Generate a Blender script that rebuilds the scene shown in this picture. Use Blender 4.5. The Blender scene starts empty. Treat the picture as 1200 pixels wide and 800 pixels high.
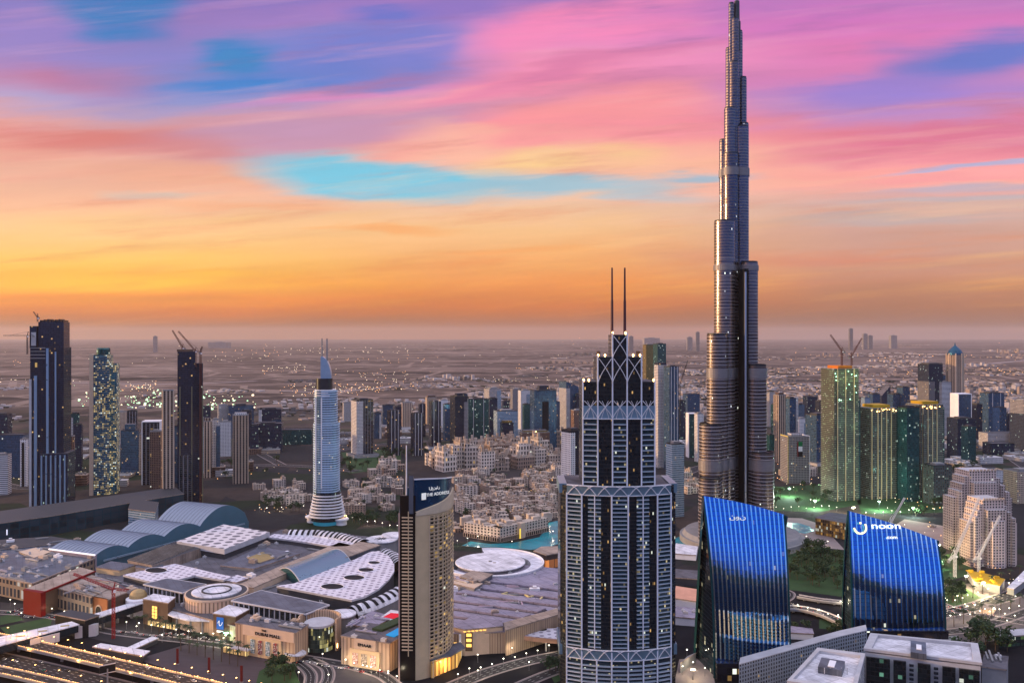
import bpy, math, random
from mathutils import Vector, Matrix
random.seed(7)
R = math.radians
SC = bpy.context.scene
COL = SC.collection
CAM_H, HOR, F = 310.0, 393.0, 1000.0       # camera height, horizon row and focal length of the 1200x800 photograph


def lin(c):
    return tuple((v / 255 / 12.92 if v / 255 <= .04045 else ((v / 255 + .055) / 1.055) ** 2.4) for v in c)


# ------------------------------------------------------------------ camera
cam = bpy.data.cameras.new('camera')
cam.sensor_width, cam.lens = 36, 36 * F / 1200
cam.shift_y = -(400 - HOR) / 1200
cam.clip_start, cam.clip_end = 1, 200000
camo = bpy.data.objects.new('camera', cam)
camo.location, camo.rotation_euler = (0, 0, CAM_H), (R(90), 0, 0)
COL.objects.link(camo)
SC.camera = camo
SC.view_settings.view_transform = 'Standard'
SC.view_settings.look = 'None'
SC.view_settings.exposure = 0.0
SC.view_settings.gamma = 1
SC.cycles.use_denoising = True
SC.cycles.max_bounces = 6
SC.cycles.diffuse_bounces = 2
SC.cycles.glossy_bounces = 4
SC.cycles.volume_bounces = 0
SC.cycles.sample_clamp_indirect = 4
SC.cycles.use_light_tree = True


# ------------------------------------------------------------------ node helper
class T:
    def __init__(s, nt):
        s.nt = nt

    def node(s, t, **kw):
        n = s.nt.nodes.new(t)
        for k, v in kw.items():
            setattr(n, k, v)
        return n

    def put(s, sock, v):
        if v is None:
            return
        if isinstance(v, bpy.types.NodeSocket):
            s.nt.links.new(v, sock)
        else:
            if sock.type == 'RGBA' and len(v) == 3:
                v = (*v, 1)
            sock.default_value = v

    def m(s, op, a, b=None, c=None, clamp=False):
        n = s.node('ShaderNodeMath', operation=op, use_clamp=clamp)
        for k, v in enumerate((a, b, c)):
            s.put(n.inputs[k], v)
        return n.outputs[0]

    def mix(s, f, a, b, blend='MIX'):
        n = s.node('ShaderNodeMix', data_type='RGBA', blend_type=blend)
        s.put(n.inputs[0], f)
        s.put(n.inputs[6], a)
        s.put(n.inputs[7], b)
        return n.outputs[2]

    def fmix(s, f, a, b):
        n = s.node('ShaderNodeMix', data_type='FLOAT')
        s.put(n.inputs[0], f)
        s.put(n.inputs[2], a)
        s.put(n.inputs[3], b)
        return n.outputs[0]

    def ramp(s, f, stops, interp='LINEAR'):
        n = s.node('ShaderNodeValToRGB')
        r = n.color_ramp
        r.interpolation = interp
        while len(r.elements) < len(stops):
            r.elements.new(.5)
        for e, (p, c) in zip(r.elements, sorted(stops, key=lambda q: q[0])):
            e.position = p
            e.color = (*c, 1)
        s.put(n.inputs[0], f)
        return n.outputs[0]

    def ss(s, x, a, b, lo=0., hi=1.):
        n = s.node('ShaderNodeMapRange', interpolation_type='SMOOTHSTEP')
        s.put(n.inputs[0], x)
        for k, v in enumerate((a, b, lo, hi)):
            n.inputs[k + 1].default_value = v
        return n.outputs[0]

    def xyz(s, x, y, z=0.):
        n = s.node('ShaderNodeCombineXYZ')
        for k, v in enumerate((x, y, z)):
            s.put(n.inputs[k], v)
        return n.outputs[0]

    def sep(s, v):
        n = s.node('ShaderNodeSeparateXYZ')
        s.put(n.inputs[0], v)
        return n.outputs

    def noise(s, vec, scale, detail=2., rough=.5, dist=0.):
        n = s.node('ShaderNodeTexNoise')
        s.put(n.inputs['Vector'], vec)
        n.inputs['Scale'].default_value = scale
        n.inputs['Detail'].default_value = detail
        n.inputs['Roughness'].default_value = rough
        n.inputs['Distortion'].default_value = dist
        return n.outputs[0], n.outputs[1]

    def white(s, vec):
        n = s.node('ShaderNodeTexWhiteNoise', noise_dimensions='3D')
        s.put(n.inputs[0], vec)
        return n.outputs[0]


# ------------------------------------------------------------------ world: dusk sky with streaked cloud
SUN_AZ, SUN_EL = -86.0, 6.0                 # sun low in the west, on the left
world = bpy.data.worlds.new('World')
SC.world = world
world.use_nodes = True
world.node_tree.nodes.clear()
w = T(world.node_tree)
g = w.sep(w.node('ShaderNodeTexCoord').outputs['Generated'])
X, Y, Z = g[0], g[1], g[2]
h = w.m('MAXIMUM', w.m('SQRT', w.m('ADD', w.m('MULTIPLY', X, X), w.m('MULTIPLY', Y, Y))), .02)
az0 = w.m('ARCTAN2', X, Y)
cosaz = w.m('DIVIDE', Y, h)
v0 = w.m('DIVIDE', Z, w.m('MAXIMUM', Y, w.m('MULTIPLY', h, .6)))
# wind-drawn streaks: strongly stretched noise bends both coordinates
sv = w.xyz(w.m('MULTIPLY', az0, 2.2), w.m('ADD', w.m('MULTIPLY', v0, 15), w.m('MULTIPLY', az0, -1.2)), 3.1)
n1, c1 = w.noise(sv, 1.0, 5, .58)
n2, _ = w.noise(w.xyz(w.m('MULTIPLY', az0, 5), w.m('ADD', w.m('MULTIPLY', v0, 60), w.m('MULTIPLY', az0, -3)), 9.7), 1.0, 4, .6)
n3, _ = w.noise(w.xyz(w.m('MULTIPLY', az0, 3), w.m('MULTIPLY', v0, 9), 5.5), 1.0, 3, .5)
amp = w.ss(v0, .0, .2, .25, 1.)
dv = w.m('MULTIPLY', w.m('ADD', w.m('MULTIPLY', w.m('SUBTRACT', n1, .5), .075), w.m('MULTIPLY', w.m('SUBTRACT', n2, .5), .022)), amp)
v = w.m('ADD', v0, dv)
az = w.m('ADD', az0, w.m('MULTIPLY', w.m('SUBTRACT', n3, .5), .35))


def vy(py):
    return (HOR - py) / 1000


def skyramp(vv, rows):
    return w.ramp(w.m('DIVIDE', vv, .6), [(max(0, vy(y)) / .6, lin(c)) for y, c in rows])


TOP = [(-60, (178, 130, 190)), (-200, (205, 175, 205))]
rl = skyramp(v, [(393, (140, 92, 74)), (380, (136, 62, 26)), (366, (204, 90, 6)), (348, (242, 126, 0)), (330, (250, 170, 14)),
                 (305, (252, 192, 88)), (275, (252, 196, 130)), (245, (246, 178, 140)), (215, (238, 168, 142)), (185, (232, 150, 130)),
                 (160, (222, 118, 105)), (138, (228, 150, 142)), (118, (180, 150, 195)), (90, (186, 116, 165)), (60, (150, 118, 190)),
                 (25, (140, 105, 180)), (0, (110, 105, 190))] + TOP)
rc = skyramp(v, [(393, (150, 98, 84)), (378, (150, 74, 46)), (358, (206, 100, 46)), (330, (238, 140, 70)), (300, (246, 166, 98)),
                 (268, (250, 190, 132)), (243, (240, 190, 158)), (222, (250, 188, 160)), (200, (254, 190, 150)), (178, (254, 176, 152)),
                 (150, (250, 142, 155)), (120, (246, 146, 165)), (90, (230, 130, 165)), (60, (248, 150, 190)), (25, (215, 125, 190)), (0, (165, 115, 190))] + TOP)
rr = skyramp(v, [(393, (132, 104, 112)), (380, (126, 80, 80)), (360, (158, 88, 78)), (330, (188, 112, 96)), (300, (198, 132, 122)),
                 (272, (206, 148, 138)), (250, (214, 166, 158)), (232, (220, 160, 158)), (212, (255, 168, 155)), (188, (255, 158, 162)),
                 (165, (228, 108, 138)), (140, (205, 130, 180)), (112, (172, 120, 200)), (85, (205, 120, 180)), (55, (226, 118, 180)),
                 (20, (214, 112, 185)), (0, (195, 112, 185))] + TOP)
sky = w.mix(w.ss(az, -.42, -.02), rl, rc)
sky = w.mix(w.ss(az, .05, .42), sky, rr)


def blob(px, py, rx, ry, rot, col, k=1.0, soft=.15):
    """an elongated patch of cloud or clear sky, centre and radii from photograph pixels turned into sky angles"""
    global sky
    a0, b0 = math.atan((px - 600) / 1000), vy(py)
    ra, rb = rx / 1000, ry / 1000
    cr, sr = math.cos(R(rot)), math.sin(R(rot))
    da, db = w.m('SUBTRACT', az, a0), w.m('SUBTRACT', v, b0)
    p = w.m('DIVIDE', w.m('ADD', w.m('MULTIPLY', da, cr), w.m('MULTIPLY', db, sr)), ra)
    q = w.m('DIVIDE', w.m('SUBTRACT', w.m('MULTIPLY', db, cr), w.m('MULTIPLY', da, sr)), rb)
    d = w.m('SQRT', w.m('ADD', w.m('MULTIPLY', p, p), w.m('MULTIPLY', q, q)))
    sky = w.mix(w.ss(d, 1.25, soft, 0., k), sky, lin(col))


# pastel veils
blob(112, 94, 90, 30, -6, (196, 96, 138), .9)
blob(60, 40, 160, 40, -10, (146, 116, 192), .75)
blob(330, 80, 240, 62, 8, (72, 126, 204), .85)
blob(470, 58, 180, 42, 10, (100, 116, 204), .75)
blob(290, 155, 160, 16, 8, (196, 138, 168), .7)
blob(420, 150, 260, 28, 9, (188, 138, 178), .8)
blob(120, 165, 150, 20, -4, (216, 104, 98), .8)
blob(210, 205, 120, 18, 0, (240, 164, 130), .7)
# clear blue windows
blob(140, 12, 80, 34, -3, (0, 112, 186), 1.0, .5)
blob(298, 62, 66, 24, 4, (0, 122, 192), 1., .4)
blob(285, 97, 120, 12, 4, (10, 120, 202), .9)
blob(480, 18, 70, 16, 6, (90, 108, 200), .8)
blob(560, 12, 70, 24, 14, (130, 108, 195), .6)
blob(455, 207, 175, 30, -5, (112, 195, 222), 1.0, .62)
blob(620, 224, 210, 11, -2, (150, 190, 210), .9, .3)
blob(790, 214, 70, 7, 6, (132, 178, 205), .8)
blob(215, 230, 60, 8, 0, (190, 185, 180), .6)
# pink fans sweeping up to the right
blob(590, 95, 190, 16, 10, (252, 142, 172), .85)
blob(420, 106, 170, 9, 8, (222, 132, 185), .8)
blob(660, 190, 90, 26, 2, (254, 208, 138), .85)
blob(540, 172, 90, 22, -14, (255, 186, 160), .7)
blob(690, 130, 150, 26, 10, (254, 150, 150), .8)
blob(680, 72, 220, 12, 14, (222, 118, 165), .75)
blob(690, 28, 170, 26, 16, (252, 138, 185), .85)
blob(960, 20, 150, 30, 4, (215, 112, 190), .7)
blob(1010, 70, 170, 26, 12, (228, 118, 178), .6)
blob(1160, 62, 110, 34, 10, (72, 108, 198), .9, .3)
blob(1010, 112, 170, 30, 9, (150, 118, 205), .85)
blob(1100, 128, 120, 14, 10, (190, 122, 190), .7)
blob(1060, 158, 230, 15, 10, (224, 100, 138), .85)
blob(1120, 188, 120, 6, 7, (172, 172, 212), .9, .3)
blob(960, 196, 120, 10, 5, (255, 160, 152), .8)
blob(1090, 207, 160, 8, 4, (250, 150, 155), .8)
blob(1130, 220, 140, 8, 3, (172, 165, 190), .7)
blob(1100, 240, 170, 8, 2, (180, 170, 182), .65)
blob(1050, 262, 150, 6, 1, (172, 158, 168), .5)
blob(960, 300, 180, 10, 0, (212, 112, 98), .5)
# gold bars low on the left
blob(90, 332, 170, 12, 1, (254, 184, 0), .9)
blob(250, 321, 60, 5, 0, (255, 180, 10), .8)
blob(120, 352, 210, 7, 0, (226, 122, 14), .8)
blob(480, 270, 80, 5, 0, (252, 166, 92), .8)
blob(340, 245, 110, 8, -2, (250, 168, 118), .6)
blob(620, 292, 120, 5, 0, (248, 158, 82), .6)
n4, _ = w.noise(w.xyz(w.m('MULTIPLY', az0, 3.2), w.m('ADD', w.m('MULTIPLY', v0, 46), w.m('MULTIPLY', az0, -5.5)), 14.2), 1.0, 6, .62)
n5, _ = w.noise(w.xyz(w.m('MULTIPLY', az0, 4.1), w.m('ADD', w.m('MULTIPLY', v0, 38), w.m('MULTIPLY', az0, -3.5)), 27.9), 1.0, 6, .62)
lit_ = w.ramp(w.m('DIVIDE', v0, .6), [(0, lin((205, 110, 60))), (.1, lin((255, 190, 90))), (.3, lin((255, 205, 165))), (.5, lin((255, 175, 185))), (.7, lin((235, 160, 205)))])
shd_ = w.ramp(w.m('DIVIDE', v0, .6), [(0, lin((140, 78, 56))), (.1, lin((226, 112, 24))), (.25, lin((226, 128, 92))), (.42, lin((206, 98, 118))), (.7, lin((120, 92, 176)))])
sky = w.mix(w.ss(n4, .50, .78, 0., .34), sky, lit_)
sky = w.mix(w.ss(n5, .50, .78, 0., .55), sky, shd_)
fine = w.m('ADD', w.m('MULTIPLY', w.m('SUBTRACT', n2, .5), .24), 1.0)
sky = w.mix(1.0, sky, w.xyz(fine, fine, fine), 'MULTIPLY')
hsv = w.node('ShaderNodeHueSaturation')
hsv.inputs['Saturation'].default_value = 1.04
gam = w.node('ShaderNodeGamma')
gam.inputs[1].default_value = 1.05
w.put(gam.inputs[0], sky)
w.put(hsv.inputs['Color'], gam.outputs[0])
sky = hsv.outputs[0]
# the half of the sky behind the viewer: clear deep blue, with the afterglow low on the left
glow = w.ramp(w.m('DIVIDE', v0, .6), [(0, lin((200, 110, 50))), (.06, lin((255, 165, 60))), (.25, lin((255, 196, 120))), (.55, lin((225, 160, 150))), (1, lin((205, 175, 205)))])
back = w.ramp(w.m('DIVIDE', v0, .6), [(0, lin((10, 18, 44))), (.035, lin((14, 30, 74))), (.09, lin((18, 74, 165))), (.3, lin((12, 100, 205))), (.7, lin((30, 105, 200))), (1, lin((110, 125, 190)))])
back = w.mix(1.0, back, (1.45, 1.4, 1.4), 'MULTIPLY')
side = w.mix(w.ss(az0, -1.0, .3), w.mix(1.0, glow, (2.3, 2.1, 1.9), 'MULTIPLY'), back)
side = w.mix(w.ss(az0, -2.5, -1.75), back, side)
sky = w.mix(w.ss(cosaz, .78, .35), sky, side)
# unseen overhead sky, brightened beyond a true dusk to light the roofs
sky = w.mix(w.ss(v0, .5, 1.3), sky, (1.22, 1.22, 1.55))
sky = w.mix(w.ss(Z, 0., -.05), sky, (.02, .018, .02))
nish = w.node('ShaderNodeTexSky', sky_type='NISHITA', sun_disc=False, sun_elevation=R(SUN_EL), sun_rotation=R(SUN_AZ))
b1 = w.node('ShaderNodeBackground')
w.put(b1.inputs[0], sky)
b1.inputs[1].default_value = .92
b2 = w.node('ShaderNodeBackground')
w.put(b2.inputs[0], nish.outputs[0])
b2.inputs[1].default_value = .05
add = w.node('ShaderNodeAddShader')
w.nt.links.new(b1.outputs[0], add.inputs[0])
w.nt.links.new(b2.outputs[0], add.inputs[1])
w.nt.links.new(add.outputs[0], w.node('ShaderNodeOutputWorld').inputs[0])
world.cycles.sampling_method = 'MANUAL'
world.cycles.sample_map_resolution = 512

sun = bpy.data.lights.new('sun', 'SUN')
sun.energy, sun.angle, sun.color = 3.8, R(1.5), (1.0, .62, .30)
suno = bpy.data.objects.new('sun', sun)
d = Vector((math.sin(R(SUN_AZ)) * math.cos(R(SUN_EL)), math.cos(R(SUN_AZ)) * math.cos(R(SUN_EL)), math.sin(R(SUN_EL))))
suno.rotation_euler = d.to_track_quat('Z', 'Y').to_euler()
COL.objects.link(suno)


# ------------------------------------------------------------------ materials
def principled(name):
    m = bpy.data.materials.new(name)
    m.use_nodes = True
    t = T(m.node_tree)
    return m, t, m.node_tree.nodes['Principled BSDF']


def mat(name, col, rough=.7, metal=0., var=.18, scale=.08, stretch=(1, 1, 1), emit=None, es=0., spec=.18, bump=0., seam=0.):
    m, t, b = principled(name)
    tc = t.node('ShaderNodeTexCoord').outputs['Object']
    mp = t.node('ShaderNodeMapping')
    t.put(mp.inputs[0], tc)
    mp.inputs[3].default_value = stretch
    nf, _ = t.noise(mp.outputs[0], scale, 5, .65)
    f = t.m('ADD', t.m('MULTIPLY', t.m('SUBTRACT', nf, .5), var * 4), 1.0)
    if seam:                                       # sheet joints, patched sheets and dust stains
        q = t.sep(tc)
        u = t.m('ADD', t.m('MULTIPLY', q[0], .86 / seam), t.m('MULTIPLY', q[1], .5 / seam))
        v_ = t.m('SUBTRACT', t.m('MULTIPLY', q[1], .86 / seam / 1.7), t.m('MULTIPLY', q[0], .5 / seam / 1.7))
        ln = t.m('MAXIMUM', t.m('LESS_THAN', t.m('FRACT', u), .07), t.m('LESS_THAN', t.m('FRACT', v_), .05))
        pt = t.white(t.xyz(t.m('FLOOR', u), t.m('FLOOR', v_), 3.))
        f = t.m('MULTIPLY', f, t.m('SUBTRACT', t.m('ADD', t.m('MULTIPLY', pt, .22), .89), t.m('MULTIPLY', ln, .30)))
        st, _ = t.noise(tc, .022, 6, .75, 1.5)
        f = t.m('MULTIPLY', f, t.ss(st, .30, .56, .62, 1.05))
    t.put(b.inputs['Base Color'], t.mix(1., col, t.xyz(f, f, f), 'MULTIPLY'))
    t.put(b.inputs['Roughness'], t.m('ADD', t.m('MULTIPLY', nf, .2), rough - .1, clamp=True))
    b.inputs['Metallic'].default_value = metal
    b.inputs['Specular IOR Level'].default_value = spec
    if emit:
        t.put(b.inputs['Emission Color'], emit)
        b.inputs['Emission Strength'].default_value = es
        m.cycles.emission_sampling = 'NONE' if es < 50 else 'AUTO'
    if bump:
        bn = t.node('ShaderNodeBump')
        bn.inputs['Distance'].default_value = bump
        t.put(bn.inputs['Height'], nf)
        t.put(b.inputs['Normal'], bn.outputs[0])
    return m


WARM, COOL = (1.0, .62, .22), (.75, 1.0, .85)


def facade(name, wall, glass, bw=3.2, fh=3.6, wx=.7, wy=.62, lit=.05, litcol=WARM, lites=1.6, gmetal=.55, grough=.1, wrough=.65, wmetal=0.,
           band=0, bandcol=None, wobble=.02, gvar=.7):
    """window grid in metres on the wall's own UVs: bays bw wide, storeys fh high; a share of the rooms is lit"""
    m, t, b = principled(name)
    uv = t.sep(t.node('ShaderNodeUVMap').outputs[0])
    cu, cv = t.m('DIVIDE', uv[0], bw), t.m('DIVIDE', uv[1], fh)
    iu, iv = t.m('FLOOR', cu), t.m('FLOOR', cv)
    fu, fv = t.m('FRACT', cu), t.m('FRACT', cv)
    win = t.m('MULTIPLY', t.m('LESS_THAN', t.m('ABSOLUTE', t.m('SUBTRACT', fu, .5)), wx / 2),
              t.m('LESS_THAN', t.m('ABSOLUTE', t.m('SUBTRACT', fv, .5)), wy / 2))
    oi = t.node('ShaderNodeObjectInfo').outputs['Random']
    hs = t.white(t.xyz(iu, iv, t.m('MULTIPLY', oi, 97.)))
    hs2 = t.white(t.xyz(iv, t.m('ADD', iu, 31.7), 4.4))
    clump, _ = t.noise(t.xyz(t.m('MULTIPLY', iu, .35), t.m('MULTIPLY', iv, .5), t.m('MULTIPLY', oi, 50.)), 1., 1.)
    share = t.m('MULTIPLY', t.ss(clump, .35, .75, .1, 2.0), lit * .55)
    on = t.m('MULTIPLY', t.m('LESS_THAN', hs, share), win)
    tc = t.node('ShaderNodeTexCoord').outputs['Object']
    nf, _ = t.noise(tc, .05, 5, .6)
    wf = t.m('ADD', t.m('MULTIPLY', t.m('SUBTRACT', nf, .5), .5), 1.)
    wf = t.m('MULTIPLY', wf, t.m('ADD', t.m('MULTIPLY', oi, .5), .75))
    wc = t.mix(1., wall, t.xyz(wf, wf, wf), 'MULTIPLY')
    if band:
        wc = t.mix(t.m('LESS_THAN', t.m('FRACT', t.m('DIVIDE', cv, band)), 1 / band), wc, bandcol)
    gf = t.m('ADD', t.m('MULTIPLY', hs2, gvar), 1 - gvar / 2)
    gc = t.mix(1., glass, t.xyz(gf, gf, gf), 'MULTIPLY')
    t.put(b.inputs['Base Color'], t.mix(win, wc, gc))
    t.put(b.inputs['Metallic'], t.fmix(win, wmetal, gmetal))
    t.put(b.inputs['Specular IOR Level'], t.fmix(win, .15, .6))
    t.put(b.inputs['Roughness'], t.fmix(win, wrough, t.m('ADD', t.m('MULTIPLY', hs2, grough), grough)))
    if lit > 0:
        t.put(b.inputs['Emission Color'], t.mix(t.m('GREATER_THAN', hs2, .9), litcol, (.9, .95, .8)))
        t.put(b.inputs['Emission Strength'], t.m('MULTIPLY', on, t.m('MULTIPLY', t.m('ADD', t.m('POWER', hs2, 2.), .15), lites * .8)))
    if wobble:
        # every pane sits a hair out of true, which breaks up what the glass mirrors
        nm = t.node('ShaderNodeNewGeometry').outputs['Normal']
        n = t.node('ShaderNodeVectorMath', operation='ADD')
        t.put(n.inputs[0], nm)
        wob = t.xyz(t.m('MULTIPLY', t.m('SUBTRACT', hs, .5), wobble), t.m('MULTIPLY', t.m('SUBTRACT', hs2, .5), wobble), t.m('MULTIPLY', t.m('SUBTRACT', t.white(t.xyz(iu, iv, 7.)), .5), wobble))
        t.put(n.inputs[1], wob)
        nn = t.node('ShaderNodeVectorMath', operation='NORMALIZE')
        t.put(nn.inputs[0], n.outputs[0])
        t.put(b.inputs['Normal'], nn.outputs[0])
    m.cycles.emission_sampling = 'NONE'
    return m


# ------------------------------------------------------------------ mesh helper
class MB:
    """collects faces with UVs in metres; build() links them as ONE mesh object"""
    def __init__(s):
        s.v, s.f, s.uv, s.mi = [], [], [], []

    def poly(s, pts, uvs=None, m=0):
        i = len(s.v)
        s.v += [tuple(p) for p in pts]
        s.f.append(tuple(range(i, i + len(pts))))
        s.uv += uvs if uvs else [(p[0], p[1]) for p in pts]
        s.mi.append(m)

    def prism(s, poly, z0, z1, m=0, top=None, bottom=False, closed=True, u0=0.):
        """poly counter-clockwise; z1 a number or one height per corner"""
        n = len(poly)
        zt = z1 if isinstance(z1, (list, tuple)) else [z1] * n
        u = u0
        for k in range(n if closed else n - 1):
            a, b = poly[k], poly[(k + 1) % n]
            L = math.hypot(b[0] - a[0], b[1] - a[1])
            za, zb = zt[k], zt[(k + 1) % n]
            s.poly([(a[0], a[1], z0), (b[0], b[1], z0), (b[0], b[1], zb), (a[0], a[1], za)], [(u, z0), (u + L, z0), (u + L, zb), (u, za)], m)
            u += L
        if closed:
            s.poly([(p[0], p[1], z) for p, z in zip(poly, zt)], None, m if top is None else top)
            if bottom:
                s.poly([(p[0], p[1], z0) for p in reversed(poly)], None, m)
        return s

    def box(s, cx, cy, z0, sx, sy, hh, rot=0., m=0, top=None, bottom=True):
        c, q = math.cos(rot), math.sin(rot)
        P = [(cx + c * x - q * y, cy + q * x + c * y) for x, y in ((-sx / 2, -sy / 2), (sx / 2, -sy / 2), (sx / 2, sy / 2), (-sx / 2, sy / 2))]
        return s.prism(P, z0, z0 + hh, m, top, bottom)

    def bar(s, p, q, wd, m=0, n=4, w2=None):
        p, q = Vector(p), Vector(q)
        dd = (q - p).normalized()
        up = Vector((0, 0, 1)) if abs(dd.z) < .95 else Vector((1, 0, 0))
        a = dd.cross(up).normalized()
        b = dd.cross(a)
        w2 = wd if w2 is None else w2
        off = math.pi / n
        ra = [p + (a * math.cos(off + 2 * math.pi * k / n) + b * math.sin(off + 2 * math.pi * k / n)) * wd * .7 for k in range(n)]
        rb = [q + (a * math.cos(off + 2 * math.pi * k / n) + b * math.sin(off + 2 * math.pi * k / n)) * w2 * .7 for k in range(n)]
        for k in range(n):
            j = (k + 1) % n
            s.poly([ra[j], ra[k], rb[k], rb[j]], [(0, 0), (1, 0), (1, 1), (0, 1)], m)
        s.poly(ra, None, m)
        s.poly(list(reversed(rb)), None, m)
        return s

    def ring(s, cx, cy, prof, n=24, m=0, cap=True, a0=0., sq=1., top=None):
        """lathe: prof = [(radius, z), ...] bottom to top"""
        L = 2 * math.pi * max(r for r, _ in prof)
        def P(r, z, k):
            a = a0 + 2 * math.pi * k / n
            return (cx + r * math.cos(a), cy + sq * r * math.sin(a), z)
        for (r0, z0), (r1, z1) in zip(prof, prof[1:]):
            for k in range(n):
                u0, u1 = L * k / n, L * (k + 1) / n
                s.poly([P(r0, z0, k), P(r0, z0, k + 1), P(r1, z1, k + 1), P(r1, z1, k)], [(u0, z0), (u1, z0), (u1, z1), (u0, z1)], m)
        if cap:
            r, z = prof[-1]
            s.poly([P(r, z, k) for k in range(n)], None, m if top is None else top)
        return s

    def build(s, name, mats, parent=None, loc=None, rotz=0., smooth=False, merge=False):
        me = bpy.data.meshes.new(name)
        me.from_pydata(s.v, [], s.f)
        ul = me.uv_layers.new(name='UVMap')
        ul.data.foreach_set('uv', [c for q in s.uv for c in q])
        mats = mats if isinstance(mats, (list, tuple)) else [mats]
        for q in mats:
            me.materials.append(q)
        if len(mats) > 1:
            me.polygons.foreach_set('material_index', s.mi)
        if smooth:
            me.polygons.foreach_set('use_smooth', [True] * len(s.f))
        o = bpy.data.objects.new(name, me)
        COL.objects.link(o)
        if merge:
            import bmesh
            bm = bmesh.new()
            bm.from_mesh(me)
            bmesh.ops.remove_doubles(bm, verts=bm.verts, dist=.001)
            bm.to_mesh(me)
            bm.free()
            if smooth:
                me.set_sharp_from_angle(angle=R(35))
        if parent:
            o.parent = parent
        if loc:
            o.location = loc
        o.rotation_euler.z = rotz
        return o


def tag(o, label=None, cat=None, group=None, kind=None):
    for k, vv in (('label', label), ('category', cat), ('group', group), ('kind', kind)):
        if vv:
            o[k] = vv
    return o


def thing(name, label, cat, loc=(0, 0, 0), rotz=0., group=None):
    o = bpy.data.objects.new(name, None)
    COL.objects.link(o)
    o.empty_display_size = 2
    o.location, o.rotation_euler = loc, (0, 0, rotz)
    return tag(o, label, cat, group)


def copy_tree(o, loc=None, rotz=None, scale=None, label=None, parent=None):
    c = o.copy()
    COL.objects.link(c)
    if parent:
        c.parent = parent
    for ch in list(o.children):
        copy_tree(ch, parent=c)
    if loc is not None:
        c.location = loc
    if rotz is not None:
        c.rotation_euler.z = rotz
    if scale is not None:
        c.scale = scale
    if label:
        c['label'] = label
    return c


def G(px, py, z=0.):
    """ground (or level z) point seen at a pixel of the 1200x800 photograph"""
    yy = (CAM_H - z) * F / (py - HOR)
    return ((px - 600) * yy / F, yy)


def ZP(py, yy):
    return CAM_H - (py - HOR) * yy / F


def XP(px, yy):
    return (px - 600) * yy / F


def DB(py):
    return CAM_H * F / (py - HOR)


# ------------------------------------------------------------------ ground, water, haze
def ground_material():
    m, t, b = principled('ground_soil')
    co = t.node('ShaderNodeNewGeometry').outputs['Position']
    s = t.sep(co)
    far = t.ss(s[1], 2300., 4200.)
    big, _ = t.noise(co, .00045, 6, .62)
    mid, _ = t.noise(co, .004, 6, .65)
    fin, _ = t.noise(co, .05, 4, .6)
    lay, _ = t.noise(t.xyz(t.m('MULTIPLY', s[0], .00012), t.m('MULTIPLY', s[1], .0011)), 1., 5, .6)
    des = t.ramp(big, [(.34, (.022, .021, .022)), (.45, (.075, .056, .048)), (.56, (.15, .108, .09)), (.7, (.23, .175, .15))])
    des = t.mix(t.ss(lay, .48, .62), des, (.030, .026, .026))
    des = t.mix(t.m('MULTIPLY', t.ss(mid, .52, .66), .7), des, (.26, .19, .15))
    vo = t.node('ShaderNodeTexVoronoi', feature='DISTANCE_TO_EDGE')
    t.put(vo.inputs['Vector'], co)
    vo.inputs['Scale'].default_value = .0016
    des = t.mix(t.m('MULTIPLY', t.m('LESS_THAN', vo.outputs[0], .035), .6), des, (.30, .22, .18))
    vc = t.node('ShaderNodeTexVoronoi')
    t.put(vc.inputs['Vector'], co)
    vc.inputs['Scale'].default_value = .011
    plot = t.ramp(t.sep(vc.outputs['Color'])[0], [(.0, (.03, .03, .032)), (.35, (.055, .048, .045)), (.36, (.06, .046, .04)), (.7, (.10, .074, .06)), (.71, (.022, .034, .018)), (1, (.03, .04, .022))], 'CONSTANT')
    near = t.mix(t.ss(mid, .35, .62, .25, .9), (.022, .021, .024), plot)
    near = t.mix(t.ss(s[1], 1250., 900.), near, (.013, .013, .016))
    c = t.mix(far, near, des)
    f = t.m('ADD', t.m('MULTIPLY', t.m('SUBTRACT', fin, .5), .8), 1.)
    t.put(b.inputs['Base Color'], t.mix(1., c, t.xyz(f, f, f), 'MULTIPLY'))
    b.inputs['Roughness'].default_value = .9
    b.inputs['Specular IOR Level'].default_value = .05
    return m


gb = MB()
xs = [-70000, -12000, -3000, 0, 3000, 12000, 70000]
ys = [-3500, 0, 2500, 6000, 15000, 35000, 68000]
for i in range(6):
    for j in range(6):
        gb.poly([(xs[i], ys[j], 0), (xs[i + 1], ys[j], 0), (xs[i + 1], ys[j + 1], 0), (xs[i], ys[j + 1], 0)])
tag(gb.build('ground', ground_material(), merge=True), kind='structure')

hz = MB().prism([(-69000, -3400), (69000, -3400), (69000, 67500), (-69000, 67500)], -1.2, 862, bottom=True)
hm = bpy.data.materials.new('haze_air')
hm.use_nodes = True
hm.node_tree.nodes.clear()
ht = T(hm.node_tree)
pv = ht.node('ShaderNodeVolumePrincipled')
pv.inputs['Color'].default_value = (.95, .80, .74, 1)
pv.inputs['Density'].default_value = 1 / 90000
pv.inputs['Anisotropy'].default_value = .2
ht.nt.links.new(pv.outputs[0], ht.node('ShaderNodeOutputMaterial').inputs['Volume'])
tag(hz.build('haze', hm), kind='stuff', label='thin dusty evening haze lying over the desert and the far city')


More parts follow.
